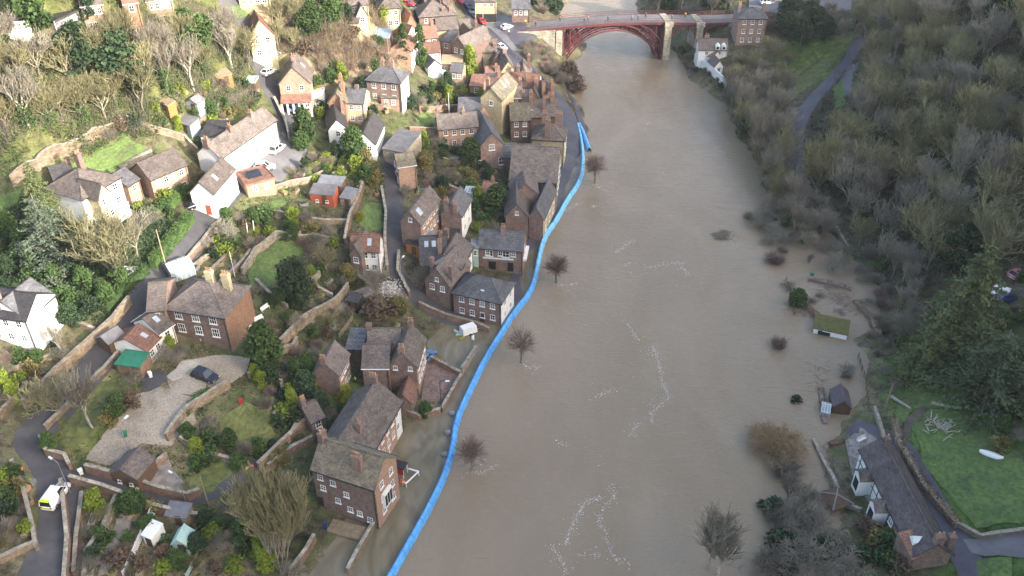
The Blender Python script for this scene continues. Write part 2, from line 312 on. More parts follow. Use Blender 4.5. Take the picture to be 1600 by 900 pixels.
for sc, lo, hi in ((0.11, 0.55, 1.45), (0.7, 0.5, 1.5), (3.0, 0.65, 1.35)):
    nz = n.new('ShaderNodeTexNoise'); nz.inputs['Scale'].default_value = sc; nz.inputs['Detail'].default_value = 5; L.new(tc.outputs['Object'], nz.inputs['Vector'])
    mr = n.new('ShaderNodeMapRange'); mr.inputs[1].default_value = 0.3; mr.inputs[2].default_value = 0.7; mr.inputs[3].default_value = lo; mr.inputs[4].default_value = hi; L.new(nz.outputs[0], mr.inputs[0])
    mx = n.new('ShaderNodeMix'); mx.data_type = 'RGBA'; mx.blend_type = 'MULTIPLY'; mx.inputs[0].default_value = 1; L.new(mixc, mx.inputs[6]); L.new(mr.outputs[0], mx.inputs[7]); mixc = mx.outputs[2]
nz = n.new('ShaderNodeTexNoise'); nz.inputs['Scale'].default_value = 0.35; nz.inputs['Detail'].default_value = 6; L.new(tc.outputs['Object'], nz.inputs['Vector'])
mr = n.new('ShaderNodeMapRange'); mr.inputs[1].default_value = 0.5; mr.inputs[2].default_value = 0.62; mr.inputs[3].default_value = 0; mr.inputs[4].default_value = 0.55; L.new(nz.outputs[0], mr.inputs[0])
mx = n.new('ShaderNodeMix'); mx.data_type = 'RGBA'; L.new(mr.outputs[0], mx.inputs[0]); L.new(mixc, mx.inputs[6]); mx.inputs[7].default_value = (0.06, 0.09, 0.025, 1)
L.new(mx.outputs[2], b.inputs['Base Color'])
bp = n.new('ShaderNodeBump'); bp.inputs['Strength'].default_value = 0.6; bp.inputs['Distance'].default_value = 0.3; L.new(nz.outputs[0], bp.inputs['Height']); L.new(bp.outputs[0], b.inputs['Normal'])
me = mesh_np('ground', np.stack([GX, GY, GZ], -1).reshape(-1, 3), F, gm, smooth=True)
ca = me.color_attributes.new('soil', 'FLOAT_COLOR', 'POINT')
ca.data.foreach_set('color', np.concatenate([colr.reshape(-1, 3), np.ones((ny * nx, 1))], 1).astype(np.float32).ravel())
tag(link('ground', me), kind='structure')

# ------------------------------------------------------------------ river and flood water
def water_mat(name, c1, c2, rough, bumps, blotch, streaks=0.0):
    m = bpy.data.materials.new(name); m.use_nodes = True; n = m.node_tree.nodes; L = m.node_tree.links; b = n['Principled BSDF']
    b.inputs['Roughness'].default_value = rough; b.inputs['IOR'].default_value = 1.33; b.inputs['Specular IOR Level'].default_value = 0.5
    tc = n.new('ShaderNodeTexCoord')
    nz = n.new('ShaderNodeTexNoise'); nz.inputs['Scale'].default_value = blotch; nz.inputs['Detail'].default_value = 6; nz.inputs['Distortion'].default_value = 2.2
    mp = n.new('ShaderNodeMapping'); mp.inputs['Scale'].default_value = (1.6, 0.7, 1); L.new(tc.outputs['Object'], mp.inputs[0]); L.new(mp.outputs[0], nz.inputs['Vector'])
    rp = n.new('ShaderNodeValToRGB'); rp.color_ramp.elements[0].position = 0.35; rp.color_ramp.elements[1].position = 0.65
    rp.color_ramp.elements[0].color = (*c2, 1); rp.color_ramp.elements[1].color = (*c1, 1); L.new(nz.outputs[0], rp.inputs[0]); colour = rp.outputs[0]
    if streaks:
        ns = n.new('ShaderNodeTexNoise'); ns.inputs['Scale'].default_value = 0.09; ns.inputs['Detail'].default_value = 7; ns.inputs['Roughness'].default_value = 0.62; ns.inputs['Distortion'].default_value = 2.6
        ms = n.new('ShaderNodeMapping'); ms.inputs['Scale'].default_value = (1.5, 0.8, 1); L.new(tc.outputs['Object'], ms.inputs[0]); L.new(ms.outputs[0], ns.inputs['Vector'])
        ab_ = n.new('ShaderNodeMath'); ab_.operation = 'SUBTRACT'; ab_.inputs[1].default_value = 0.5; L.new(ns.outputs[0], ab_.inputs[0]); a2 = n.new('ShaderNodeMath'); a2.operation = 'ABSOLUTE'; L.new(ab_.outputs[0], a2.inputs[0])
        mr = n.new('ShaderNodeMapRange'); mr.inputs[1].default_value = 0.0; mr.inputs[2].default_value = 0.02; mr.inputs[3].default_value = streaks; mr.inputs[4].default_value = 0.0; L.new(a2.outputs[0], mr.inputs[0])
        mx = n.new('ShaderNodeMix'); mx.data_type = 'RGBA'; L.new(mr.outputs[0], mx.inputs[0]); L.new(colour, mx.inputs[6]); mx.inputs[7].default_value = (0.42, 0.36, 0.29, 1); colour = mx.outputs[2]
    L.new(colour, b.inputs['Base Color'])
    prev = None
    for sc, st, dist, scl, distort in bumps:
        nb = n.new('ShaderNodeTexNoise'); nb.inputs['Scale'].default_value = sc; nb.inputs['Detail'].default_value = 3; nb.inputs['Distortion'].default_value = distort
        mp = n.new('ShaderNodeMapping'); mp.inputs['Scale'].default_value = scl; L.new(tc.outputs['Object'], mp.inputs[0]); L.new(mp.outputs[0], nb.inputs['Vector'])
        bp = n.new('ShaderNodeBump'); bp.inputs['Strength'].default_value = st; bp.inputs['Distance'].default_value = dist; L.new(nb.outputs[0], bp.inputs['Height'])
        if prev: L.new(prev, bp.inputs['Normal'])
        prev = bp.outputs[0]
    L.new(prev, b.inputs['Normal']); return m
M_river = water_mat('river_water', (0.262, 0.202, 0.137), (0.222, 0.168, 0.11), 0.06,
    [(0.12, 0.35, 0.5, (1, 1.5, 1), 0.8), (0.5, 0.7, 0.28, (0.7, 1.6, 1), 1.6), (1.6, 0.5, 0.09, (0.8, 1.5, 1), 0.5)], 0.022, 0.07)
M_flood = water_mat('still_flood_water', (0.20, 0.17, 0.115), (0.13, 0.11, 0.07), 0.07, [(0.5, 0.15, 0.05, (1, 1, 1), 0.2)], 0.12)
BAR = [(575,960),(612,900),(640,850),(668,800),(695,745),(708,700),(712,660),(735,610),(757,565),(785,520),(800,495),(832,455),(840,415),(848,375),(870,345),(885,315),(907,285),(911,255),(909,225),(903,198)]
barw = np.array([plane(u, v, 0.0) for u, v in BAR])
def bx(y): return np.interp(y, barw[:, 1], barw[:, 0])
ytop = barw[-1, 1]
v1 = []; v2 = []
ysb = np.concatenate([np.linspace(-60, barw[0, 1] - 1, 8), barw[:, 1]])
for y in ysb: v1 += [(float(bx(y)), y, 0), (300, y, 0)]; v2 += [(-110, y, 0), (float(bx(y)), y, 0)]
nb_ = len(ysb)
f1 = [(2 * i, 2 * i + 1, 2 * i + 3, 2 * i + 2) for i in range(nb_ - 1)]
k = len(v1); v1 += [(-90, ytop, 0), (-90, 900, 0), (300, 900, 0)]
f1.append((2 * nb_ - 2, 2 * nb_ - 1, k + 2, k + 1, k))
tag(link('river_water', mesh_np('river_water', v1, f1, M_river)), kind='structure')
tag(link('flood_water', mesh_np('flood_water', v2, [(2 * i, 2 * i + 1, 2 * i + 3, 2 * i + 2) for i in range(nb_ - 1)], M_flood)), kind='structure')

# ------------------------------------------------------------------ draped surfaces
AVOID = []
def blocked(x, y):
    x = np.atleast_1d(np.asarray(x, float)); y = np.atleast_1d(np.asarray(y, float)); r = np.zeros(x.shape, bool)
    for pl in AVOID:
        xs = [p[0] for p in pl]; ys = [p[1] for p in pl]
        k = (x > min(xs)) & (x < max(xs)) & (y > min(ys)) & (y < max(ys)) & ~r
        if k.any(): r[k] = inpoly(x[k], y[k], pl)
    return r
def drape_world(name, poly, m, off=0.08, step=1.5, floor=None, **kw):
    ring = []
    for (x0, y0), (x1, y1) in zip(poly, poly[1:] + poly[:1]):
        k = max(1, int(math.hypot(x1 - x0, y1 - y0) / step)); ring += [(x0 + (x1 - x0) * i / k, y0 + (y1 - y0) * i / k) for i in range(k)]
    if name in ('lawn', 'gravel_yard', 'garden_bed', 'meadow', 'drive'): ring = [(p[0] + random.gauss(0, .22), p[1] + random.gauss(0, .22)) for p in ring]
    xs = [p[0] for p in ring]; ys = [p[1] for p in ring]
    gx, gy = np.meshgrid(np.arange(min(xs), max(xs), step), np.arange(min(ys), max(ys), step)); gx = gx.ravel(); gy = gy.ravel()
    ok = inpoly(gx, gy, ring); inner = list(zip(gx[ok], gy[ok]))
    if name not in ('garden_bed', 'meadow'): AVOID.append(ring)
    V = [Vector((float(a), float(b_))) for a, b_ in ring + inner]; N = len(ring)
    res = delaunay_2d_cdt(V, [(i, (i + 1) % N) for i in range(N)], [], 1, 1e-4)
    vs = np.array([(p.x, p.y) for p in res[0]]); z = terr(vs[:, 0], vs[:, 1]) + off
    if floor is not None: z = np.maximum(z, floor)
    fs = [tuple(f) if (res[0][f[1]] - res[0][f[0]]).cross(res[0][f[2]] - res[0][f[0]]) > 0 else tuple(f[::-1]) for f in res[2]]
    o = link(name, mesh_np(name, np.c_[vs, z], fs, m, smooth=True)); kw.setdefault('kind', 'structure'); return tag(o, **kw)
def drape(name, px, m, off=0.08, **kw): return drape_world(name, [tuple(hit(u, v)[:2]) for u, v in px], m, off, **kw)
def resample(ps, step):
    out = [np.array(ps[0], float)]
    for a, b_ in zip(ps[:-1], ps[1:]):
        a = np.array(a, float); b_ = np.array(b_, float); k = max(1, int(round(np.linalg.norm(b_ - a) / step)))
        out += [a + (b_ - a) * i / k for i in range(1, k + 1)]
    return out
def smooth_line(ps, n=2):
    ps = [np.array(p, float) for p in ps]
    for _ in range(n):
        q = [ps[0]]
        for a, b_ in zip(ps[:-1], ps[1:]): q += [a * .75 + b_ * .25, a * .25 + b_ * .75]
        ps = q + [ps[-1]]
    return ps
def offset_line(ps, d):
    ps = [np.array(p[:2], float) for p in ps]; out = []
    for i, p in enumerate(ps):
        t = ps[min(i + 1, len(ps) - 1)] - ps[max(i - 1, 0)]; t /= np.linalg.norm(t) + 1e-9
        out.append(p + np.array([-t[1], t[0]]) * d)
    return out
def road(name, px, width, m, off=0.1, **kw):
    ps = smooth_line([hit(u, v)[:2] for u, v in px]); ps = resample(ps, 2.0)
    K = 5; vs = []; fs = []
    lines = [offset_line(ps, width * (i / (K - 1) - 0.5)) for i in range(K)]
    for i in range(len(ps)):
        for l in lines: vs.append((l[i][0], l[i][1], float(terr(l[i][0], l[i][1])) + off))
    for i in range(len(ps) - 1):
        for j in range(K - 1): a = i * K + j; fs.append((a, a + K, a + K + 1, a + 1))
    AVOID.append([tuple(p) for p in lines[0]] + [tuple(p) for p in lines[-1][::-1]])
    me = mesh_np(name, vs, [f[::-1] for f in fs], m, smooth=True)
    kw.setdefault('kind', 'structure'); return tag(link(name, me), **kw)
def strip_mesh(px, h, wd, m, coping=None, name='wall', step=1.5, rough=0.06, world=None):
    ps = resample(world if world is not None else [hit(u, v)[:2] for u, v in px], step)
    a = offset_line(ps, wd / 2); c = offset_line(ps, -wd / 2); mb = MB(); vs = []
    for p, q, l in zip(ps, a, c):
        g = float(max(terr(p[0], p[1]), -0.4)); top = g + h + random.uniform(-rough, rough)
        vs.append([(q[0], q[1], g - .8), (l[0], l[1], g - .8), (l[0], l[1], top), (q[0], q[1], top)])
    for s0, s1 in zip(vs[:-1], vs[1:]): mb.add(s0 + s1, [(0, 4, 7, 3), (3, 7, 6, 2), (2, 6, 5, 1)])
    mb.add(vs[0], [(0, 3, 2, 1)]); mb.add(vs[-1], [(0, 1, 2, 3)])
    return mb, ps
def wall(px, h, label, m=None, wd=0.45, cap=True, name='garden_wall', group=None, capm=None, cat='wall'):
    mb, ps = strip_mesh(px, h, wd, m or M_wallstone)
    o = mb.build(name, m or M_wallstone); tag(o, label, cat, group)
    if cap:
        a = offset_line(ps, wd / 2 + .05); c = offset_line(ps, -wd / 2 - .05); cb = MB(); vs = []
        for p, q, l in zip(ps, a, c):
            g = float(max(terr(p[0], p[1]), -0.4)) + h + .05
            vs.append([(q[0], q[1], g), (l[0], l[1], g), (l[0], l[1], g + .12), (q[0], q[1], g + .12)])
        for s0, s1 in zip(vs[:-1], vs[1:]): cb.add(s0 + s1, [(0, 4, 7, 3), (3, 7, 6, 2), (2, 6, 5, 1), (1, 5, 4, 0)])
        cb.add(vs[0], [(0, 3, 2, 1)]); cb.add(vs[-1], [(0, 1, 2, 3)])
        cb.build('coping', capm or M_stone, o)
    return o
# ------------------------------------------------------------------ vegetation
def quads_mesh(name, C, S, m, flat=0.0, rg=rng, aspect=1.0):
    """one small leaf face per centre, tilted every way"""
    N = len(C); a = rg.normal(size=(N, 3)); a[:, 2] *= (1 - flat); a /= np.linalg.norm(a, axis=1)[:, None] + 1e-9
    b_ = np.cross(a, rg.normal(size=(N, 3))); b_ /= np.linalg.norm(b_, axis=1)[:, None] + 1e-9
    S = np.asarray(S).reshape(-1, 1) * np.ones((N, 1)); u = a * S; v = b_ * S * aspect
    V = np.stack([C - u - v * .5, C + u * .3 - v, C + u + v * .5, C - u * .3 + v], 1).reshape(-1, 3)
    return mesh_np(name, V, np.arange(4 * N).reshape(-1, 4), m)
def seg_mesh(name, segs, m):
    s = np.array(segs, float); p0 = s[:, :3]; p1 = s[:, 3:6]; r0 = s[:, 6:7]; r1 = s[:, 7:8]
    d = p1 - p0; d /= np.linalg.norm(d, axis=1)[:, None] + 1e-9
    up = np.where(np.abs(d[:, 2:3]) > .9, [[1., 0, 0]], [[0, 0, 1.]]); a = np.cross(d, up); a /= np.linalg.norm(a, axis=1)[:, None] + 1e-9; b_ = np.cross(d, a)
    V = []
    for p, r in ((p0, r0), (p1, r1)):
        for k in range(3):
            t = 2 * math.pi * k / 3; V.append(p + (a * math.cos(t) + b_ * math.sin(t)) * r)
    V = np.stack(V, 1).reshape(-1, 3); n_ = len(s); base = np.arange(n_)[:, None] * 6
    F = np.concatenate([base + np.array([[i, (i + 1) % 3, 3 + (i + 1) % 3, 3 + i]]) for i in range(3)], 0)
    return mesh_np(name, V, F, m)
def bare_skeleton(seed, h=12.0, trunk=.3, limbs=7, spread=.8, kids=(7, 6, 4), rmin=.03, stems=1, tropism=.12):
    r = random.Random(seed); big = []; small = []
    def grow(p, d, length, rad, lev):
        n_ = 3 if lev < 2 else 2; pts_ = [p]; cur = Vector(p); d = Vector(d)
        for i in range(n_):
            d = (d + Vector((r.uniform(-1, 1), r.uniform(-1, 1), r.uniform(-.6, 1))) * (.10 + .07 * lev) + Vector((0, 0, tropism))).normalized()
            nxt = cur + d * (length / n_); ra = rad * (1 - i / n_ * .5); rb = rad * (1 - (i + 1) / n_ * .6)
            (big if lev < 2 else small).append((*cur, *nxt, max(ra, rmin), max(rb, rmin * .8))); cur = nxt; pts_.append(cur)
        if lev >= 1 + len(kids): return
        nk = (limbs if lev == 0 else kids[lev - 1]) + r.randint(-1, 1)
        for k in range(max(2, nk)):
            t = (.55 + .45 * (k + 1) / nk if lev == 0 else .25 + .75 * (k + r.random()) / nk); t = min(t, 1.0)
            f = t * n_; i = min(int(f), n_ - 1); q = pts_[i].lerp(pts_[i + 1], f - i)
            ang = k * 2.4 + r.uniform(-.5, .5); side = d.orthogonal().normalized(); side2 = d.cross(side)
            sv = side * math.cos(ang) + side2 * math.sin(ang); sp = spread * r.uniform(.6, 1.2)
            nd = (d * 1.0 + sv * sp).normalized(); ln = {0: .46 * h, 1: .30 * h, 2: .17 * h, 3: .09 * h}[lev] * r.uniform(.7, 1.15) * (1.15 - .35 * t)
            grow(q, nd, ln, rad * (.6 if lev == 0 else .55), lev + 1)
    for s in range(stems):
        a = 6.28 * s / stems; tilt = 0 if stems == 1 else .35
        grow(Vector((math.cos(a) * .2 * (stems > 1), math.sin(a) * .2 * (stems > 1), -.4)), Vector((math.cos(a) * tilt, math.sin(a) * tilt, 1)).normalized(), trunk * h, h * .026 / (1 + .35 * (stems - 1)), 0)
    return big, small
PROTO = {}
def bare_proto(key, bark, twig, **kw):
    big, small = bare_skeleton(**kw); PROTO[key] = ('bare_tree', [('trunk', seg_mesh('trunk', big, bark)), ('crown', seg_mesh('crown', small, twig))])
for i in range(4): bare_proto('olive%d' % i, M_bark, M_twig, seed=10 + i, h=12, trunk=.30, limbs=8, spread=.60, kids=(7, 5, 4) if i < 2 else (6, 4, 3), rmin=.03 if i < 2 else .042)
for i in range(3): bare_proto('grey%d' % i, M_bark, M_twiggrey, seed=30 + i, h=12, trunk=.34, limbs=7, spread=.52, kids=(6, 5, 4) if i < 1 else (6, 4, 3), rmin=.03 if i < 1 else .042)
for i in range(3): bare_proto('pale%d' % i, M_barkpale, M_twiggrey, seed=50 + i, h=12, trunk=.42, limbs=7, spread=.5, kids=(6, 5, 3), rmin=.03, tropism=.22)
for i in range(2): bare_proto('multi%d' % i, M_bark, M_twig, seed=70 + i, h=11, trunk=.35, limbs=6, spread=.34, kids=(6, 6, 4), rmin=.028, stems=8, tropism=.2)
bare_proto('willow0', M_twigtawny, M_twigtawny, seed=77, h=6, trunk=.25, limbs=5, spread=.95, kids=(5, 5, 3), rmin=.022, stems=5, tropism=.03)
for i in range(2): bare_proto('orchard%d' % i, M_bark, M_twiggrey, seed=80 + i, h=6, trunk=.25, limbs=6, spread=1.1, kids=(6, 6, 4), rmin=.022, tropism=.02)
def fuzzy(seed, h=6.5):
    r = random.Random(seed); flat = r.uniform(.7, 1.1); big = [(0, 0, -2.6, 0, 0, h * .35, .24, .2), (0, 0, h * .35, .1, 0, h * .56, .2, .13)]; small = []
    c = Vector((.05, 0, h * .52))
    for k in range(170 + seed % 4 * 35):
        d = Vector((r.gauss(0, 1), r.gauss(0, 1), r.gauss(.35, .9) * flat)).normalized(); L_ = r.uniform(.6, 1.0) * h * .42
        if d.z < -.3: L_ *= .55
        s = c + Vector((r.uniform(-.3, .3), r.uniform(-.3, .3), r.uniform(-.8, .6))); m_ = s + d * L_ * .5 + Vector((0, 0, .15)); e = s + d * L_ + Vector((0, 0, .35))
        small += [(*s, *m_, .03, .024), (*m_, *e, .024, .015)]
        for q in range(3):
            d2 = (d + Vector((r.gauss(0, .4), r.gauss(0, .4), r.gauss(.1, .4)))).normalized(); small.append((*m_, *(m_ + d2 * L_ * .45), .022, .014))
    return big, small
for i in range(4):
    bg_, sm_ = fuzzy(90 + i, [6.5, 6.0, 7.2, 6.2][i]); PROTO['fuzzy%d' % i] = ('bare_tree', [('trunk', seg_mesh('trunk', bg_, M_bark)), ('crown', seg_mesh('crown', sm_, M_twigred))])
def leafy(key, name, m, h, rx, base, n, size, seed, lumps=26, trunk=True, shape='round'):
    g = np.random.default_rng(seed); C = []
    for k in range(lumps):
        z = g.uniform(0, 1)
        prof = math.sqrt(max(0, 1 - (2 * z - .9) ** 2)) if shape == 'round' else (1 - z) ** .8 if shape == 'cone' else math.sin(math.pi * min(1, z * .85 + .12)) ** .6
        a = g.uniform(0, 6.28); rr = rx * prof * g.uniform(.35, .85); c = np.array([rr * math.cos(a), rr * math.sin(a), base + (h - base) * z])
        sz = rx * g.uniform(.28, .45) * (.5 if shape == 'cone' else 1) + .1; d = g.normal(size=(n // lumps, 3)); d /= np.linalg.norm(d, axis=1)[:, None]
        C.append(c + d * sz * g.uniform(.55, 1.1, (n // lumps, 1)) * [1, 1, .8])
    C = np.concatenate(C); C = C[C[:, 2] > .05]
    parts = [('crown', quads_mesh('crown', C, size * g.uniform(.6, 1.3, len(C)), m, rg=g))]
    if trunk:
        mb = MB(); mb.tube((0, 0, -.5), (0, 0, h * .7), h * .022 + .04, .05, 6); parts.insert(0, ('trunk', mb.mesh('trunk', M_bark)))
    PROTO[key] = (name, parts)
for i in range(3): leafy('ever%d' % i, 'evergreen_tree', [M_leaf, M_leafdark, M_leaf][i], 7, 2.6, .8, 3600, .2, 100 + i, 30)
leafy('bright0', 'evergreen_tree', M_leafbright, 5, 1.7, .3, 2600, .15, 110, 26, shape='ovoid')
leafy('yellow0', 'evergreen_tree', M_leafyellow, 3.0, 1.3, .2, 1500, .13, 111, 18)
leafy('gold0', 'evergreen_tree', M_leafgold, 3.8, 1.5, .2, 1800, .13, 112, 20)
leafy('yew0', 'evergreen_tree', M_leafdark, 6.5, 2.3, .2, 4200, .15, 113, 40, shape='ovoid')
leafy('cypress0', 'evergreen_tree', M_leaf, 8, 1.5, .2, 3200, .15, 114, 34, shape='ovoid')
for i in range(3): leafy('shrub%d' % i, 'shrub', [M_leaf, M_leafdark, M_leafbright][i], 1.7, 1.25, .05, 700, .13, 120 + i, 12, trunk=False)
leafy('rust0', 'shrub', M_leafrust, 1.8, 1.3, .05, 600, .12, 124, 12, trunk=False)
leafy('goldshrub0', 'shrub', M_leafgold, 1.7, 1.2, .05, 600, .12, 126, 12, trunk=False)
leafy('yellowshrub0', 'shrub', M_leafyellow, 1.4, 1.0, .05, 600, .12, 125, 12, trunk=False)
def twiggy(key, m, h, sd, n=260):
    r = random.Random(sd); sg = []
    for k in range(n):
        a = r.uniform(0, 6.28); t = r.uniform(.1, 1.1); d = Vector((math.cos(a) * t, math.sin(a) * t, 1)).normalized(); L_ = h * r.uniform(.6, 1.1)
        p = Vector((r.uniform(-.3, .3), r.uniform(-.3, .3), 0)); q = p + d * L_ * .5; e = q + (d + Vector((r.gauss(0, .35), r.gauss(0, .35), .1))).normalized() * L_ * .5
        sg += [(*p, *q, .03, .024), (*q, *e, .024, .014)]
        d2 = (d + Vector((r.gauss(0, .6), r.gauss(0, .6), 0))).normalized(); sg.append((*q, *(q + d2 * L_ * .4), .02, .012))
    PROTO[key] = ('shrub', [('crown', seg_mesh('crown', sg, m))])
twiggy('twiggy0', M_twiggrey, 2.4, 131); twiggy('twiggy1', M_twigred, 2.2, 132); twiggy('twiggy2', M_twig, 2.6, 133); twiggy('tawny0', M_twigtawny, 2.6, 134, 340)
def conifer(key, m, h, rx, tiers, seed, droop=.25, dens=70):
    g = np.random.default_rng(seed); C = []; sg = []
    for t in range(tiers):
        z = h * (.06 + .94 * t / tiers); rad = rx * (1 - t / tiers) ** .75 + .2; nb = max(4, int(9 * (1 - .55 * t / tiers))); off = g.uniform(0, 6.28)
        for k in range(nb):
            a = off + 6.283 * k / nb + g.uniform(-.25, .25); L_ = rad * g.uniform(.75, 1.12); dr = np.array([math.cos(a), math.sin(a), 0])
            e = np.array([0, 0, z]) + dr * L_ + [0, 0, -droop * L_]; sg.append((0, 0, z, *e, .05, .02))
            nq = int(dens * L_ / rx) + 12; tt = g.uniform(.15, 1.05, nq)[:, None]
            C.append(np.array([0, 0, z]) + dr * L_ * tt + np.c_[np.zeros((nq, 2)), -droop * L_ * tt ** 1.5] + g.normal(size=(nq, 3)) * [.28, .28, .10] * (L_ * .36 + .15))
    C = np.concatenate(C); sg.append((0, 0, -.5, 0, 0, h, h * .018 + .05, .04))
    PROTO[key] = ('conifer_tree', [('trunk', seg_mesh('trunk', sg, M_bark)), ('crown', quads_mesh('crown', C, .17 * g.uniform(.7, 1.3, len(C)), m, .4, g, .55))])
M_spruce = mat('spruce_needles', (0.17, 0.195, 0.07), (0.05, 0.075, 0.035), 0.35, 0.85, rnd=.15)
M_bluefir = mat('blue_needles', (0.115, 0.145, 0.10), (0.06, 0.085, 0.055), 0.5, 0.85)
conifer('spruce0', M_spruce, 15, 4.2, 17, 141, droop=.42, dens=190); conifer('bluefir0', M_bluefir, 11, 4.2, 12, 142, .15, 130); conifer('cedar0', mat('cedar_needles', (0.10, 0.13, 0.06), (0.035, 0.055, 0.03), 0.4, .85), 10, 5.0, 9, 143, .05, 190)
def ivy(key, src, sd):
    nm, parts = PROTO[src]; g = np.random.default_rng(sd); C = []
    for k in range(14):
        z = .4 + k * .42; d = g.normal(size=(70, 3)) * [.55, .55, .35] * (1.25 - k * .04); C.append(d + [math.sin(k) * .25, math.cos(k) * .25, z])
    C = np.concatenate(C); PROTO[key] = (nm, parts + [('ivy', quads_mesh('ivy', C, .17 * g.uniform(.6, 1.2, len(C)), M_leaf, rg=g))])
ivy('ivygrey0', 'grey0', 151); ivy('ivyolive0', 'olive1', 152); ivy('ivypale0', 'pale1', 153)
HEIGHT = {'olive': 12, 'grey': 12, 'pale': 12, 'multi': 11, 'willow': 6, 'orchard': 6, 'fuzzy': 6.5, 'ever': 7, 'bright': 5, 'yellow': 3, 'gold': 3.8, 'yew': 6.5, 'cypress': 8, 'shrub': 1.7, 'rust': 1.8, 'goldshrub': 1.7,
          'yellowshrub': 1.4, 'twiggy': 2.4, 'tawny': 2.6, 'spruce': 15, 'bluefir': 11, 'cedar': 10, 'ivygrey': 12, 'ivyolive': 12, 'ivypale': 12}
def plant_at(p, key, h, label, group=None, wide=1.0, cat=None, rz=None):
    nm, parts = PROTO[key]; s = h / HEIGHT[key.rstrip('0123456789')]
    cat = cat or ('shrub' if nm == 'shrub' else 'tree')
    rz = random.uniform(0, 6.28) if rz is None else rz
    if len(parts) == 1:
        return tag(link(nm, parts[0][1], None, tuple(map(float, p)), rz, (s * wide, s * wide, s)), label, cat, group)
    r = empty(nm, p, rz, label, cat, group, (s * wide, s * wide, s))
    for pn, me in parts: link(pn, me, r)
    return r
def plant(u, v, key, h, label, group=None, wide=1.0, cat=None):
    p = hit(u, v); p[2] = max(float(terr(p[0], p[1])), -.4) - .05
    return plant_at(p, key, h, label, group, wide, cat)
TAKEN = []
def scatter(poly_px, n, keys, hr, labels, group, mind=3.5, wide=(.85, 1.2), avoid=(), zmin=.3, seed=1):
    """individual plants spread over a patch of ground; labels by kind"""
    r = random.Random(seed); w_ = [hit(u, v)[:2] for u, v in poly_px]; av = [[hit(u, v)[:2] for u, v in a] for a in avoid]
    xs = [p[0] for p in w_]; ys = [p[1] for p in w_]; done = 0; tries = 0
    while done < n and tries < n * 60:
        tries += 1; x = r.uniform(min(xs), max(xs)); y = r.uniform(min(ys), max(ys))
        if not inpoly(np.array([x]), np.array([y]), w_)[0] or any(inpoly(np.array([x]), np.array([y]), a)[0] for a in av): continue
        if any((x - a) ** 2 + (y - b_) ** 2 < mind * mind for a, b_ in TAKEN): continue
        z = max(float(terr(x, y)), -.7 if zmin < -2 else -9)
        if z < zmin or blocked(x, y)[0]: continue
        TAKEN.append((x, y)); k = r.choice(keys); base = k.rstrip('0123456789')
        plant_at((x, y, z - .1), k, r.uniform(*hr) * (1.0 if base not in ('shrub', 'twiggy', 'rust', 'goldshrub', 'yellowshrub') else .55), labels.get(base, labels.get('*')), group + (' (%s)' % base if len(labels) > 1 else ''), r.uniform(*wide), rz=r.uniform(0, 6.28)); done += 1
def hedge(px, h, wd, label, m=None, name='hedge', dens=26):
    mb, ps = strip_mesh(px, h * .86, wd * .8, m or M_leaf, step=1.2); g = np.random.default_rng(len(px) + int(px[0][0])); C = []
    for p, q in zip(ps[:-1], ps[1:]):
        L_ = np.linalg.norm(q - p); k = int(dens * L_ * (h + wd)); t = g.random(k); x = p[0] + (q[0] - p[0]) * t; y = p[1] + (q[1] - p[1]) * t
        nrm = np.array([-(q - p)[1], (q - p)[0]]) / (L_ + 1e-9); s = g.uniform(-.55, .55, k) * wd; up = g.random(k); face = g.random(k) < .5
        s = np.where(face, np.sign(s) * wd * g.uniform(.38, .56, k), s); z = np.where(face, up * h, h * g.uniform(.82, 1.06, k)); x += nrm[0] * s; y += nrm[1] * s
        C.append(np.c_[x, y, np.maximum(terr(x, y), -.4) + z])
    C = np.concatenate(C); ql = quads_mesh('leaf', C, .13 * g.uniform(.6, 1.4, len(C)), m or M_leaf, rg=g)
    base = len(mb.v); V = np.empty(len(ql.vertices) * 3, np.float32); ql.vertices.foreach_get('co', V); V = V.reshape(-1, 3)
    mb.add(V, [tuple(range(4 * i, 4 * i + 4)) for i in range(len(V) // 4)]); bpy.data.meshes.remove(ql)
    return tag(mb.build(name, m or M_leaf), label, 'hedge')
def cover(name, polys, n, m, size, label=None, hr=(.15, .9), clump=22, twigs=False, zmin=.1, seed=5):
    """ground cover nobody could count: one object of leaf clumps or dead stems"""
    g = np.random.default_rng(seed); C = []; S = []; sg = []
    for poly_px, share in polys:
        w_ = [hit(u, v)[:2] for u, v in poly_px]; a = np.array(w_); k = int(n * share)
        x = g.uniform(a[:, 0].min(), a[:, 0].max(), k * 3); y = g.uniform(a[:, 1].min(), a[:, 1].max(), k * 3); ok = inpoly(x, y, w_) & (terr(x, y) > zmin) & ~blocked(x, y); x = x[ok][:k]; y = y[ok][:k]; z = terr(x, y)
        for i in range(len(x)):
            hh = g.uniform(*hr); d = g.normal(size=(clump, 3)) * [hh * .9, hh * .9, hh * .45] + [0, 0, hh * .5]
            if twigs:
                for q in d: sg.append((x[i] + q[0] * .3, y[i] + q[1] * .3, z[i] - .1, x[i] + q[0], y[i] + q[1], z[i] + abs(q[2]) * 2 + .1, .035, .02))
            else: C.append(d + [x[i], y[i], z[i]])
    me = seg_mesh(name, sg, m) if twigs else quads_mesh(name, np.concatenate(C), size * g.uniform(.6, 1.4, sum(map(len, C))), m, rg=g)
    return tag(link(name, me), label, None, None, 'stuff')

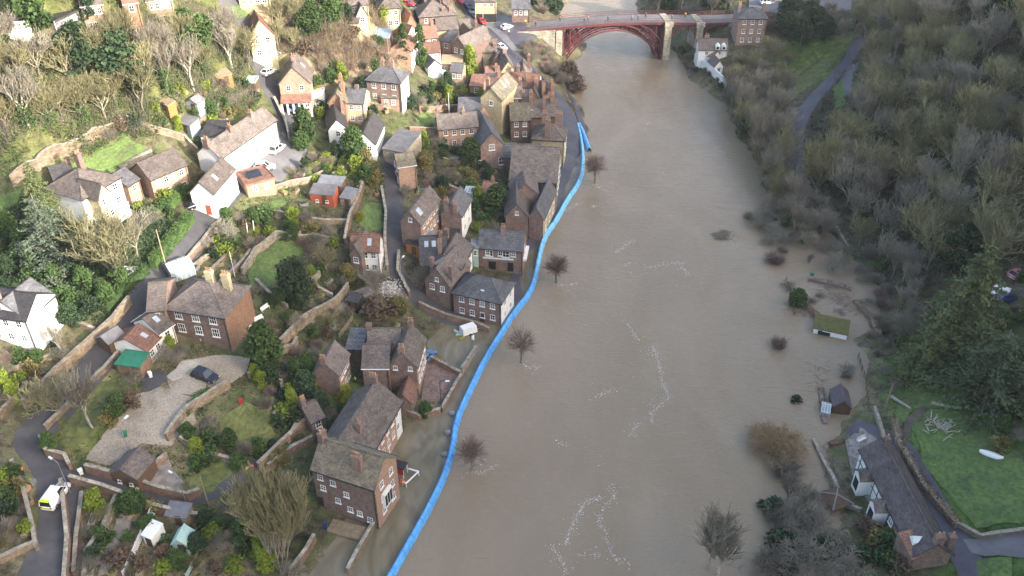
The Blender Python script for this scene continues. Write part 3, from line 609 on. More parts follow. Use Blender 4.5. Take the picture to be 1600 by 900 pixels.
# ------------------------------------------------------------------ buildings
WCACHE = {}
def window_meshes(wd, h, bars, fm):
    k = (round(wd, 2), round(h, 2), bars, fm.name, random.random() < .3)
    if k not in WCACHE:
        f = MB(); t = .09; x = wd / 2
        f.box(-x, -x + t, -.07, .03, 0, h); f.box(x - t, x, -.07, .03, 0, h); f.box(-x + t, x - t, -.07, .03, 0, t); f.box(-x + t, x - t, -.07, .03, h - t, h)
        f.box(-x - .1, x + .1, -.16, .03, -.12, -.003)
        for b_ in range(1, bars + 1): q = -x + wd * b_ / (bars + 1); f.box(q - .03, q + .03, -.055, .02, t, h - t)
        if h > .9: f.box(-x + t, x - t, -.05, .02, h * .5 - .03, h * .5 + .03)
        g = MB(); g.box(-x + t, x - t, -.02, .015, t, h - t)
        WCACHE[k] = (f.mesh('window', fm), g.mesh('pane', M_curtain if k[4] else M_glass))
    return WCACHE[k]
def window(root, face, pos, z, w_, d_, wd=1.0, h=1.25, bars=1, fm=None):
    """face F/R/B/L of a block w_ x d_; pos along the face in metres from its middle, z = sill height"""
    cxo, cyo, rz = {'F': (pos, -d_ / 2, 0), 'R': (w_ / 2, pos, math.pi / 2), 'B': (-pos, d_ / 2, math.pi), 'L': (-w_ / 2, -pos, -math.pi / 2)}[face]
    f, g = window_meshes(wd, h, bars, fm or M_frame); o = link('window', f, root, (cxo + root.get('_ox', 0) * 0, cyo, z), rz); link('pane', g, o); return o
POTC = {}
def pot_mesh():
    if 'p' not in POTC:
        mb = MB(); mb.tube((0, 0, 0), (0, 0, .55), .16, .12, 8); mb.tube((0, 0, .5), (0, 0, .62), .16, .16, 8); POTC['p'] = mb.mesh('chimney_pot', M_pot)
    return POTC['p']
def block(A, B, C, h, r, roof='x', wm=None, rm=None, side=None, root=None, spec=None, wins='', chim=(), door=None, over=.35, extra=None, wsize=(1.0, 1.25, 1), fm=None, skylights=(), drop=4.0, chm=None, zfix=None):
    """A, B: photo pixels of the front eave's ends; C: a rear eave corner, or the depth in metres; h eave height, r roof rise"""
    wm = wm or M_brick; rm = rm or M_tile; side = side or {}
    if zfix is None:
        a = hit(*A, h); b_ = hit(*B, h); ze = (a[2] + b_[2]) / 2
    else: ze = zfix + h
    a = plane(*A, ze)[:2]; b_ = plane(*B, ze)[:2]; xd = (b_ - a); w_ = float(np.linalg.norm(xd)); xd /= w_; yd = np.array([-xd[1], xd[0]])
    d_ = float(C) if not hasattr(C, '__len__') else float(abs(np.dot(plane(*C, ze)[:2] - a, yd)))
    c = (a + b_) / 2 + yd * d_ / 2; rz = math.atan2(xd[1], xd[0]); zg = ze - h
    AVOID.append([tuple(c + xd * (w_ / 2 + .7) * i + yd * (d_ / 2 + .7) * j) for i, j in ((-1, -1), (1, -1), (1, 1), (-1, 1))])
    if root is None:
        name, label, cat, group = spec; root = empty(name, (c[0], c[1], zg), rz, label, cat, group); par = root; off = Vector((0, 0, 0)); lrz = 0
    # a wing keeps its own local frame under the house through its wall object
    mats = [wm]; mi = {}
    for k, m in side.items():
        if m not in mats: mats.append(m)
        mi[k] = mats.index(m)
    x, y = w_ / 2, d_ / 2; mb = MB()
    mb.add([(-x, -y, -drop), (x, -y, -drop), (x, -y, h), (-x, -y, h)], [(0, 1, 2, 3)], mi.get('F', 0)); mb.add([(x, -y, -drop), (x, y, -drop), (x, y, h), (x, -y, h)], [(0, 1, 2, 3)], mi.get('R', 0))
    mb.add([(x, y, -drop), (-x, y, -drop), (-x, y, h), (x, y, h)], [(0, 1, 2, 3)], mi.get('B', 0)); mb.add([(-x, y, -drop), (-x, -y, -drop), (-x, -y, h), (-x, y, h)], [(0, 1, 2, 3)], mi.get('L', 0))
    rf = MB(); T = .16; o = over; g = .18
    if roof == 'x':
        s = r / y; lo = h - s * o
        for sg in (-1, 1):
            rf.slab([(-x - g, sg * (y + o), lo + T), (x + g, sg * (y + o), lo + T), (x + g, 0, h + r + T), (-x - g, 0, h + r + T)], T)
        rf.box(-x - g, x + g, -.12, .12, h + r + T - .08, h + r + T + .08)
        mb.add([(x, -y, h), (x, y, h), (x, 0, h + r)], [(0, 1, 2)], mi.get('R', 0)); mb.add([(-x, y, h), (-x, -y, h), (-x, 0, h + r)], [(0, 1, 2)], mi.get('L', 0))
        zr = lambda px, py: h + r * (1 - abs(py) / y)
    elif roof == 'y':
        s = r / x; lo = h - s * o
        for sg in (-1, 1):
            rf.slab([(sg * (x + o), -y - g, lo + T), (sg * (x + o), y + g, lo + T), (0, y + g, h + r + T), (0, -y - g, h + r + T)], T)
        rf.box(-.12, .12, -y - g, y + g, h + r + T - .08, h + r + T + .08)
        mb.add([(-x, -y, h), (x, -y, h), (0, -y, h + r)], [(0, 1, 2)], mi.get('F', 0)); mb.add([(x, y, h), (-x, y, h), (0, y, h + r)], [(0, 1, 2)], mi.get('B', 0))
        zr = lambda px, py: h + r * (1 - abs(px) / x)
    elif roof == 'hip':
        q = max(w_ - d_, 0) / 2; q2 = max(d_ - w_, 0) / 2; q = max(q, .3 if q2 == 0 else 0); X, Y = x + o, y + o; lo = h - .15; zt = h + r
        if w_ >= d_:
            rd = [(-q, 0, zt), (q, 0, zt)]; fa = [[(-X, -Y, lo), (X, -Y, lo), rd[1], rd[0]], [(X, Y, lo), (-X, Y, lo), rd[0], rd[1]], [(X, -Y, lo), (X, Y, lo), rd[1]], [(-X, Y, lo), (-X, -Y, lo), rd[0]]]
        else:
            rd = [(0, -q2, zt), (0, q2, zt)]; fa = [[(X, -Y, lo), (X, Y, lo), rd[1], rd[0]], [(-X, Y, lo), (-X, -Y, lo), rd[0], rd[1]], [(-X, -Y, lo), (X, -Y, lo), rd[0]], [(X, Y, lo), (-X, Y, lo), rd[1]]]
        for f in fa: rf.slab([(p[0], p[1], p[2] + T) for p in f], T)
        rf.tube((*rd[0][:2], zt + T), (*rd[1][:2], zt + T), .13, .13, 5)
        for cx_, cy_ in ((X, Y), (-X, Y), (X, -Y), (-X, -Y)):
            e = rd[1] if (cx_ > 0 if w_ >= d_ else cy_ > 0) else rd[0]; rf.tube((cx_, cy_, lo + T), (e[0], e[1], zt + T), .1, .1, 5)
        zr = lambda px, py: h + r * min(1, min((x - abs(px)), (y - abs(py))) / min(x, y))
    elif roof == 'mono':
        rf.slab([(-x - g, -y - o, h + T - r * o / d_), (x + g, -y - o, h + T - r * o / d_), (x + g, y, h + r + T), (-x - g, y, h + r + T)], T)
        mb.add([(x, -y, h), (x, y, h), (x, y, h + r)], [(0, 1, 2)], mi.get('R', 0)); mb.add([(-x, y, h), (-x, -y, h), (-x, y, h + r)], [(0, 1, 2)], mi.get('L', 0)); mb.add([(x, y, h), (-x, y, h), (-x, y, h + r), (x, y, h + r)], [(0, 1, 2, 3)], mi.get('B', 0))
        zr = lambda px, py: h + r * (py + y) / d_
    else:
        rf.box(-x - .2, x + .2, -y - .2, y + .2, h - .1, h + .14); rf.box(-x - .2, x + .2, -y - .2, -y, h + .14, h + .32); rf.box(-x - .2, x + .2, y, y + .2, h + .14, h + .32); rf.box(-x - .2, -x, -y, y, h + .14, h + .32); rf.box(x, x + .2, -y, y, h + .14, h + .32)
        zr = lambda px, py: h + .1
    if spec is not None:
        wo = mb.build('wall', mats, root); host = root
        link('roof', rf.mesh('roof', rm), root)
    else:  # wing of an existing house
        inv = -root.rotation_euler.z; dx, dy = c[0] - root.location.x, c[1] - root.location.y
        lx = dx * math.cos(inv) - dy * math.sin(inv); ly = dx * math.sin(inv) + dy * math.cos(inv)
        wo = mb.build('wing', mats, root, (lx, ly, zg - root.location.z), rz - root.rotation_euler.z); host = wo; link('roof', rf.mesh('roof', rm), wo)
    if roof in ('x', 'hip') and h > 3.2:
        gt = MB(); yy = y + o + .06; zl = (h - r / y * o if roof == 'x' else h - .15) + .05; xe = x + (g if roof == 'x' else o)
        for sg in (-1, 1): gt.box(-xe, xe, sg * yy - .07, sg * yy + .07, zl, zl + .12)
        gt.build('gutter', M_dark if random.random() < .85 or w_ > 20 else M_frame, host); dp = MB(); dp.tube((x - .25, -y - .08, -1), (x - .25, -y - .08, zl), .06, .06, 6); dp.build('downpipe', M_dark, host)
    # windows: 'F3x2 R1x2 G' = columns x rows counted from the eave; G = a small window in each seen gable
    for wsp in wins.split():
        fc = wsp[0]; L_ = w_ if fc in 'FB' else d_
        if len(wsp) > 1 and wsp[1] == 'g':
            window(host, fc, 0, h + r * .12, w_, d_, .75, .9, 1, fm); continue
        nc, nr = map(int, wsp[1:].split('x'))
        for i in range(nc):
            for k in range(nr):
                z = h - 1.75 - k * 2.7
                if z < -.4: continue
                window(host, fc, L_ * ((i + .5) / nc - .5) * .86, z, w_, d_, min(wsize[0], L_ / nc * .6), wsize[1], wsize[2], fm)
    if door:
        fc, f, m = door; L_ = w_ if fc in 'FB' else d_; dm = MB(); dm.box(-.5, .5, -.06, .03, 0, 2.05)
        px, py, rzz = {'F': (f * L_ / 2, -d_ / 2, 0), 'R': (w_ / 2, f * L_ / 2, math.pi / 2), 'L': (-w_ / 2, -f * L_ / 2, -math.pi / 2)}[fc]
        do = dm.build('door', m, host, (px, py, .1), rzz)
    for ch in chim:
        fx, fy, cw, cd, top = ch[:5]; npot = ch[5] if len(ch) > 5 else 2; px, py = fx * x, fy * y; zt = h + max(r, .2) + top; z0 = min(zr(px, py), h + r) - .9
        cm = MB(); cm.box(px - cw / 2, px + cw / 2, py - cd / 2, py + cd / 2, z0, zt - .3); cm.box(px - cw / 2 - .07, px + cw / 2 + .07, py - cd / 2 - .07, py + cd / 2 + .07, zt - .3, zt - .12); cm.box(px - cw / 2, px + cw / 2, py - cd / 2, py + cd / 2, zt - .12, zt)
        if spec is not None: cobj = cm.build('chimney', chm or (wm if wm in (M_brick, M_brickdark, M_orange) else M_brick), root)
        else: cobj = cm.build('chimney', chm or M_brick, host)
        if spec is not None:
            for q in range(npot):
                t = (q + .5) / npot - .5; link('chimney_pot', pot_mesh(), cobj, (px + (cw * t if cw >= cd else 0), py + (cd * t if cd > cw else 0), zt))
    for sx, sy in skylights:
        px, py = sx * x, sy * y; sk = MB()
        if roof in ('x', 'mono'):
            sl_ = -math.copysign(r / y, py) if roof == 'x' else r / d_; z = zr(px, py) + T + .06
            sk.add([(px - .4, py - .5, z - .5 * sl_), (px + .4, py - .5, z - .5 * sl_), (px + .4, py + .5, z + .5 * sl_), (px - .4, py + .5, z + .5 * sl_)] + [(px - .4, py - .5, z - .5 * sl_ - .1), (px + .4, py - .5, z - .5 * sl_ - .1), (px + .4, py + .5, z + .5 * sl_ - .1), (px - .4, py + .5, z + .5 * sl_ - .1)], [(0, 1, 2, 3), (0, 4, 5, 1), (1, 5, 6, 2), (2, 6, 7, 3), (3, 7, 4, 0)])
        else:
            sl_ = -math.copysign(r / x, px); z = zr(px, py) + T + .06
            sk.add([(px - .5, py - .4, z - .5 * sl_), (px + .5, py - .4, z + .5 * sl_), (px + .5, py + .4, z + .5 * sl_), (px - .5, py + .4, z - .5 * sl_)] + [(px - .5, py - .4, z - .5 * sl_ - .1), (px + .5, py - .4, z + .5 * sl_ - .1), (px + .5, py + .4, z + .5 * sl_ - .1), (px - .5, py + .4, z - .5 * sl_ - .1)], [(0, 1, 2, 3), (0, 4, 5, 1), (1, 5, 6, 2), (2, 6, 7, 3), (3, 7, 4, 0)])
        sk.build('skylight', M_lead if False else mat('skylight_glass', (.42, .47, .52), (.3, .34, .38), 1, .1, spec=.7), host)
    host_info[root.name] = (w_, d_, h, r)
    return root
host_info = {}
def house(name, label, A, B, C, h, r, roof='x', cat='house', group=None, **kw): return block(A, B, C, h, r, roof, spec=(name, label, cat, group), **kw)
def wing(root, A, B, C, h, r, roof='x', **kw): return block(A, B, C, h, r, roof, root=root, **kw)

# ------------------------------------------------------------------ vehicles, people, street furniture
WHEEL = {}
def wheel_meshes():
    if not WHEEL:
        t = MB(); t.tube((0, -.11, 0), (0, .11, 0), .33, .33, 14); q = MB(); q.tube((0, -.12, 0), (0, .12, 0), .2, .2, 10); WHEEL['t'] = t.mesh('wheel', M_tyre); WHEEL['r'] = q.mesh('rim', M_rim)
    return WHEEL['t'], WHEEL['r']
def loft(mb, secs, m=0):
    k = len(secs[0]); base = len(mb.v); vs = [p for s in secs for p in s]; fs = []
    for i in range(len(secs) - 1):
        for j in range(k): a = i * k + j; b_ = i * k + (j + 1) % k; fs.append((a, b_, b_ + k, a + k))
    fs += [tuple(range(k - 1, -1, -1)), tuple(range((len(secs) - 1) * k, len(secs) * k))]
    return mb.add(vs, fs, m)
CARS = {}
def car(u, v, heading, colour, label, kind='hatch', group=None, z=None, stripe=None):
    """heading: degrees, 0 = nose along +x of the map"""
    p = hit(u, v); zz = float(max(terr(p[0], p[1]), -.4)) + .12 if z is None else z
    van = kind == 'van'; suv = kind == 'suv'; L_ = {'van': 4.9, 'suv': 4.6, 'hatch': 4.1}[kind]; W = {'van': 1.95, 'suv': 1.9, 'hatch': 1.75}[kind]; H = {'van': 1.98, 'suv': 1.7, 'hatch': 1.45}[kind]
    m = paint(colour[0], colour[1]); nm = {'van': 'parked_van', 'suv': 'parked_car', 'hatch': 'parked_car'}[kind]
    r = empty(nm, (p[0], p[1], zz), R(heading), label, 'van' if van else 'car', group)
    key = (kind, colour[0])
    if key not in CARS:
        mb = MB(); y = W / 2; belt = .95 if not van else 1.05
        def sec(x, w_, z0, z1): return [(x, -w_ + .05, z0), (x, w_ - .05, z0), (x, w_, z0 + .12), (x, w_, z1 - .15), (x, w_ - .09, z1), (x, -w_ + .09, z1), (x, -w_, z1 - .15), (x, -w_, z0 + .12)]
        hl = L_ / 2; nose = .72 if not van else .85
        loft(mb, [sec(-hl, y * .86, .38, belt - .12), sec(-hl + .12, y * .97, .25, belt), sec(-hl + 1, y, .2, belt + .02), sec(.3, y, .2, belt), sec(hl - 1.15, y, .2, belt - .03), sec(hl - .35, y * .95, .24, nose), sec(hl, y * .78, .36, nose - .16)])
        x0, x1 = (-hl + .05, hl - 1.0) if van else (-hl + .25, hl - 1.3); ra, rb = (.12, .85) if van else (.4, .75)
        if kind == 'hatch': ra = .55
        yt = y - .22
        roof_ = [(x0 + ra, -yt, H), (x1 - rb, -yt, H), (x1 - rb, yt, H), (x0 + ra, yt, H)]
        mb.add(roof_ + [(a, b_, c - .06) for a, b_, c in roof_], [(0, 1, 2, 3), (0, 4, 5, 1), (1, 5, 6, 2), (2, 6, 7, 3), (3, 7, 4, 0)])
        # pillars
        yb = y - .06
        for (bx_, by_), (tx, ty) in zip([(x0, -yb), (x1, -yb), (x1, yb), (x0, yb)], [(x0 + ra, -yt), (x1 - rb, -yt), (x1 - rb, yt), (x0 + ra, yt)]): mb.tube((bx_, by_, belt - .03), (tx, ty, H - .03), .06, .05, 4)
        for s in (-1, 1):
            xm = (x0 + x1) / 2; mb.tube((xm, s * yb, belt - .03), (xm, s * yt, H - .03), .06, .05, 4)
            if van: mb.add([(x0 + .02, s * yb, belt - .04), (xm + .1, s * yb, belt - .04), (xm + .1, s * (yt + .02), H - .02), (x0 + ra, s * (yt + .02), H - .02)], [(0, 1, 2, 3)])
            mb.box(x1 - .25, x1 - .1, s * (y + .02) - .08, s * (y + .02) + .08, belt, belt + .16)
        g = MB(); e = .03; bq = [(x0 + e, -yb + e, belt - .02), (x1 - e, -yb + e, belt - .02), (x1 - e, yb - e, belt - .02), (x0 + e, yb - e, belt - .02)]; tq = [(x0 + ra, -yt + e, H - .05), (x1 - rb, -yt + e, H - .05), (x1 - rb, yt - e, H - .05), (x0 + ra, yt - e, H - .05)]
        g.add(bq + tq, [(0, 1, 5, 4), (1, 2, 6, 5), (2, 3, 7, 6), (3, 0, 4, 7)])
        hd = MB(); hd.box(hl - .17, hl - .06, -.2, .2, nose - .28, nose - .12); tl = MB(); tl.box(-hl - .02, -hl + .08, -.13, .13, belt - .3, belt - .08); pl = MB(); pl.box(-hl - .015, -hl + .05, -.26, .26, .48, .6)
        CARS[key] = (mb.mesh('body', m), g.mesh('window', M_glass), hd.mesh('headlight', M_lamp), tl.mesh('taillight', M_tail), pl.mesh('number_plate', M_frame))
    bd, gl, hd, tl, pl = CARS[key]; link('body', bd, r); link('window', gl, r); hl = L_ / 2; wt, wr = wheel_meshes()
    for s in (-1, 1):
        link('headlight', hd, r, (0, s * W * .3, 0)); link('taillight', tl, r, (0, s * W * .36, 0))
        for xx in (-hl * .62, hl * .62):
            wo = link('wheel', wt, r, (xx, s * (W / 2 - .1), .33)); link('rim', wr, wo)
    link('number_plate', pl, r)
    if stripe:
        sb = MB(); sb.box(-hl - .03, -hl + .06, -W * .36, W * .36, .66, .9); sb.box(-hl + .02, -hl + .5, -W / 2 + .3, W / 2 - .3, H + .003, H + .02); sb.build('hi_vis_panel', stripe, r)
    return r
def person(u, v, label, h=1.72, top=None, legs=None, rz=0.0, stride=.12, z=None, group=None, p=None, hat=None):
    if p is None: p = hit(u, v)
    zz = float(terr(p[0], p[1])) + .1 if z is None else z
    k = h / 1.72; r = empty('person', (p[0], p[1], zz), rz, label, 'person', group)
    V = [(0, 0, .95), (0, 0, 1.15), (0, .01, 1.40), (0, 0, 1.52), (0, .02, 1.66), (.19, 0, 1.40), (.24, .04, 1.15), (.22, .16, .95), (-.19, 0, 1.40), (-.24, -.04, 1.15), (-.22, .08, .93), (.10, 0, .9), (.11, stride, .5), (.11, stride * .6, .06), (-.10, 0, .9), (-.11, -stride, .5), (-.11, -stride * 1.6, .08), (.11, stride * .6 + .14, .03), (-.11, -stride * 1.6 + .14, .04)]
    E = [(0, 1), (1, 2), (2, 3), (3, 4), (2, 5), (5, 6), (6, 7), (2, 8), (8, 9), (9, 10), (0, 11), (11, 12), (12, 13), (0, 14), (14, 15), (15, 16), (13, 17), (16, 18)]
    Rr = [.15, .14, .16, .06, .11, .07, .05, .04, .07, .05, .04, .09, .065, .045, .09, .065, .045, .04, .04]
    body = skin_body(V, E, Rr, k, M_skin); link('body', body, r)
    j = MB(); j.blob((0, .005 * k, 1.18 * k), .225 * k, .165 * k, .30 * k, n=10)
    for s in (-1, 1): j.tube((s * .19 * k, 0, 1.41 * k), (s * .245 * k, s * .04 * k, 1.13 * k), .085 * k, .065 * k, 8); j.tube((s * .245 * k, s * .04 * k, 1.13 * k), (s * .225 * k, (.15 if s > 0 else .07) * k, .98 * k), .065 * k, .05 * k, 8)
    j.build('jacket', top or M_dark, r, smooth=True)
    t = MB()
    for s, y1, y2 in ((1, stride, stride * .6), (-1, -stride, -stride * 1.6)): t.tube((s * .09 * k, 0, .98 * k), (s * .11 * k, y1 * k, .5 * k), .105 * k, .08 * k, 8); t.tube((s * .11 * k, y1 * k, .5 * k), (s * .11 * k, y2 * k, .09 * k), .08 * k, .065 * k, 8)
    t.build('trousers', legs or M_dark, r, smooth=True)
    hm = MB(); hm.blob((0, .01 * k, 1.72 * k), .105 * k, .115 * k, .085 * k, n=10); hm.build('hair' if hat is None else 'helmet', hat or mat('hair', (.05, .035, .025), None, 4), r, smooth=True)
    return r
SKB = {}
def skin_body(V, E, Rr, k, m):
    kk = round(k, 2)
    if kk in SKB: return SKB[kk]
    me = bpy.data.meshes.new('body_src'); me.from_pydata([(a * k, b_ * k, c * k) for a, b_, c in V], E, []); o = bpy.data.objects.new('body_src', me); COL.objects.link(o)
    md = o.modifiers.new('skin', 'SKIN')
    for i, rr in enumerate(Rr):
        if me.skin_vertices: me.skin_vertices[0].data[i].radius = (rr * k, rr * k)
    sb = o.modifiers.new('sub', 'SUBSURF'); sb.levels = sb.render_levels = 1
    dg = bpy.context.evaluated_depsgraph_get(); ev = o.evaluated_get(dg); out = bpy.data.meshes.new_from_object(ev); out.name = 'body'
    bpy.data.objects.remove(o); out.materials.clear(); out.materials.append(m); SKB[kk] = out; return out
def lamp_post(u, v, h, label, arm=1.2, rz=0.0, m=None, group=None, style='arm', z=None):
    p = hit(u, v); zz = float(max(terr(p[0], p[1]), -.4)); r = empty('street_lamp', (p[0], p[1], zz), rz, label, 'street lamp', group); m = m or M_steel
    mb = MB(); mb.tube((0, 0, -.3), (0, 0, 1.2), .11, .1, 8); mb.tube((0, 0, 1.2), (0, 0, h), .075, .05, 8)
    if style == 'arm': mb.path([(0, 0, h), (arm * .3, 0, h + .25), (arm, 0, h + .3)], .045, 6)
    mb.build('pole', m, r); hd = MB()
    if style == 'arm': hd.box(arm - .1, arm + .65, -.16, .16, h + .2, h + .36, taper=.04)
    else: hd.tube((0, 0, h), (0, 0, h + .55), .12, .26, 6); hd.tube((0, 0, h + .55), (0, 0, h + .8), .3, .04, 6)
    hd.build('lantern', M_lamp, r); return r
def pole(u, v, h, label, name='utility_pole', m=None, rad=.13, cross=True, cat='pole'):
    p = hit(u, v); zz = float(max(terr(p[0], p[1]), -.4)); r = empty(name, (p[0], p[1], zz), 0.4, label, cat); mb = MB(); mb.tube((0, 0, -.5), (0, 0, h), rad, rad * .7, 8); mb.build('shaft', m or M_woodpale, r)
    if cross: c = MB(); c.box(-.6, .6, -.05, .05, h - .5, h - .38); c.build('crossarm', M_wood, r)
    return r
def shed(u0, u1, depth, h, r_, label, wm, rm, roof='x', name='garden_shed', door='F', wins='', group=None, cat='shed', **kw):
    return house(name, label, u0, u1, depth, h, r_, roof, cat=cat, group=group, wm=wm, rm=rm, wins=wins, over=.15, door=(door, .2, M_wood) if door else None, drop=.8, wsize=(.6, .6, 0), **kw)
# ================================================================== THE PLACE
# ------------------------------------------------------------------ roads, yards, lawns
road('road', [(30,960),(75,880),(100,800),(80,720),(45,690),(70,660),(145,580),(205,500),(240,448),(275,405),(315,352),(352,305),(400,262),(440,215),(452,185),(432,150),(410,110),(390,60),(365,20),(340,-30)], 5.0, M_asphalt)
road('road', [(720,-30),(735,15),(765,55),(800,90),(835,118),(868,150),(890,190),(893,240),(880,300),(850,350),(835,395),(822,440),(795,490)], 6.0, M_wetroad, off=.14)
road('lane', [(585,205),(604,235),(615,290),(616,350),(612,410),(632,445),(665,475),(700,497),(740,505)], 3.6, M_asphalt)
road('lane', [(640,460),(600,452),(560,462),(520,478),(480,500)], 2.4, M_flag)
road('footpath', [(100,742),(150,752),(220,778),(290,782),(340,770),(390,738),(430,715)], 2.2, M_asphalt)
road('track', [(1345,60),(1325,95),(1300,125),(1270,155),(1245,195),(1240,240),(1252,300)], 4.0, M_wetroad)
road('track', [(1335,100),(1322,120),(1320,150)], 3.0, M_wetroad)
road('track', [(1330,665),(1400,690),(1430,740),(1465,800),(1500,850),(1530,920)], 4.0, M_wetroad)
drape('drive', [(1505,845),(1600,832),(1680,840),(1680,872),(1520,868)], M_paleroad, .16)
drape('square', [(745,10),(790,25),(830,48),(870,42),(872,52),(830,66),(800,75),(770,50)], M_wetroad, .2)
drape('car_park', [(1170,-15),(1330,-15),(1330,16),(1240,24),(1170,14)], M_paleroad, .2)
drape('hardstanding', [(388,258),(430,218),(452,222),(462,255),(440,286),(405,282)], M_paleroad, .16)
drape('pavement', [(258,440),(300,392),(350,335),(356,340),(310,395),(268,448)], M_paving, .14)
drape('pavement', [(884,140),(893,158),(905,195),(912,235),(922,232),(912,190),(897,155)], M_wetroad, .2)
drape('drive', [(262,590),(282,566),(330,556),(388,560),(386,580),(345,612),(300,618),(265,606)], M_gravel, .1)
drape('drive', [(262,590),(282,566),(328,560),(300,580),(270,598)], M_gravelpale, .16)
drape('gravel_yard', [(215,618),(248,606),(302,622),(304,660),(265,694),(222,694),(168,730),(132,718),(150,690),(180,660)], M_gravel, .1)
drape('gravel_yard', [(232,735),(262,715),(280,752),(270,775),(235,768)], M_flag, .1)
drape('front_yard', [(662,600),(668,560),(720,585),(690,628),(658,628)], M_paving, .12)
drape('pavement', [(742,25),(752,20),(803,70),(812,82),(800,80)], M_paleroad, .24)
drape('lawn', [(385,425),(405,395),(435,375),(468,376),(474,392),(466,410),(448,425),(440,440),(400,455),(388,445)], M_lawn, .12)
drape('lawn', [(108,258),(160,230),(190,210),(236,238),(212,254),(150,274)], M_lawn, .12)
drape('lawn', [(556,348),(575,315),(597,320),(597,358),(575,362)], M_lawn, .12)
drape('lawn', [(345,655),(390,632),(430,640),(440,668),(405,705),(370,708),(350,685)], M_lawndry, .12)
drape('lawn', [(290,745),(345,718),(385,722),(330,770),(300,770)], M_lawndry, .12)
drape('lawn', [(460,285),(482,270),(502,272),(490,288)], M_lawn, .12)
drape('lawn', [(424,316),(440,310),(450,316),(430,330)], M_lawn, .12)
drape('lawn', [(645,185),(670,176),(690,190),(660,200)], M_lawn, .12)
drape('lawn', [(0,305),(35,295),(28,315),(0,335)], M_lawn, .12)
drape('lawn', [(360,8),(392,8),(392,25),(365,28)], M_lawn, .12)
drape('lawn', [(92,648),(150,600),(205,588),(208,618),(172,655),(140,690),(100,700)], M_lawndry, .1)
drape('pavement', [(222,590),(250,575),(262,592),(248,606),(222,614)], M_asphalt, .14)
drape('lawn', [(1420,660),(1445,640),(1520,645),(1560,690),(1620,730),(1640,805),(1525,825),(1490,785),(1440,720)], M_lawn, .14)
drape('lawn', [(1398,650),(1410,610),(1470,590),(1530,620),(1510,636),(1430,640),(1405,672)], M_lawn, .12)
drape('lawn', [(1528,872),(1580,870),(1580,910),(1530,910)], M_lawn, .12)
drape('meadow', [(1200,140),(1245,110),(1290,85),(1300,100),(1265,135),(1225,165)], M_lawndry, .12)
drape('lawn', [(1300,140),(1316,125),(1322,165),(1305,170)], M_lawn, .12)
drape('garden_path', [(1405,690),(1415,655),(1445,632),(1452,640),(1425,665),(1418,690)], M_soil, .2)
drape('terrace', [(1345,668),(1375,690),(1352,735),(1385,800),(1372,812),(1330,740),(1320,690)], M_flag, .14)
drape('garden_bed', [(300,720),(335,690),(350,700),(318,740)], M_soil, .14)
drape('garden_bed', [(125,780),(180,790),(165,830),(138,895),(118,895)], M_soil, .12)
drape('gravel_yard', [(185,800),(210,812),(195,850),(165,900),(150,900),(170,840)], M_flag, .12)
drape('garden_bed', [(0,740),(20,732),(50,810),(20,850),(0,850)], M_soil, .12)
drape('garden_path', [(468,215),(480,235),(470,262),(440,262)], M_paleroad, .14)

# ------------------------------------------------------------------ houses: front eave ends and depth read along the photo
T1 = 'houses of the old town'
def vegzone(): pass
h = house('brick_house', 'tall three-storey brick house standing in the flood, end chimney facing the bare tree', (487,731), (585,763), 6.5, 8.6, 3.0, 'x', wm=M_brick, rm=M_stonetile,
    wins='R2x3', chim=[(.35,-.55,1.5,.8,1.0,4), (-.95,0,.8,1.3,1.6,2)], side={'R': M_pink})
wd_, d_, hh, _ = host_info[h.name]
for px, z in ((-.38,6.6),(-.18,6.2),(.02,4.6),(-.14,2.6),(.2,1.3),(.05,1.5),(.36,.6),(-.36,4.4)): window(h, 'F', px * wd_, z, wd_, d_, .9, 1.05, 1)
dm = MB(); dm.box(-.5, .5, -.06, .03, 0, 2.2); dm.build('door', M_dark, h, (-.45 * wd_, -d_ / 2, .3))
bm_ = MB(); bm_.box(0, .5, -1.1, 1.1, 0, 3.0); bm_.build('bay_window', M_frame, h, (wd_ / 2, -.6, 2.6))
for q in (-.7, 0, .7):
    b_ = MB(); b_.box(.5, .53, q - .28, q + .28, .4, 2.6); b_.build('pane', M_glass, h, (wd_ / 2, -.6, 2.6))
h = house('terraced_house', 'long flooded terrace with brown tile roof and white and brick river front', (572,721), (626,627), 8.0, 6.6, 3.4, 'x', wm=M_white, rm=M_tile, wins='F6x2', side={'L': M_brick, 'R': M_brick, 'B': M_brick}, chim=[(.97,.1,.8,1.4,1.3,3), (-.5,-.4,.6,.6,.9,1)])
wd_, d_, hh, _ = host_info[h.name]; pn = MB()
for q in (-.05, .2): pn.box(q * wd_ - 1.6, q * wd_ + 1.6, -.02, .0, -.5, 6.3)
pn.build('brick_front', M_pink, h, (0, -d_ / 2, 0))
h = house('brick_house', 'brick house with tall middle chimney beside the flooded car park', (607,570), (651,573), (662,528), 6.2, 2.9, 'y', wm=M_brick, rm=M_tile, wins='R4x2', side={'R': M_pink}, chim=[(0,-.93,1.0,.8,1.1,3), (.05,.9,.9,.8,1.2,2)])
window(h, 'F', -1.3, 5.2, *host_info[h.name][:2], .75, .9, 1); window(h, 'F', 1.3, 5.2, *host_info[h.name][:2], .75, .9, 1)
wing(h, (566,574), (607,574), 6.5, 5.6, 2.3, 'x', wm=M_brick, rm=M_tile); wing(h, (574,546), (624,546), 6, 5.4, 2.2, 'x', wm=M_brickdark, rm=M_tile, chim=[(-.95,0,.9,.8,1.2)]); wing(h, (541,545), (566,546), 5.0, 3.2, .7, 'mono', wm=M_brickdark, rm=M_slate); wing(h, (619,627), (642,629), 4.6, 3.0, 1.5, 'y', wm=M_brick, rm=M_redtile)
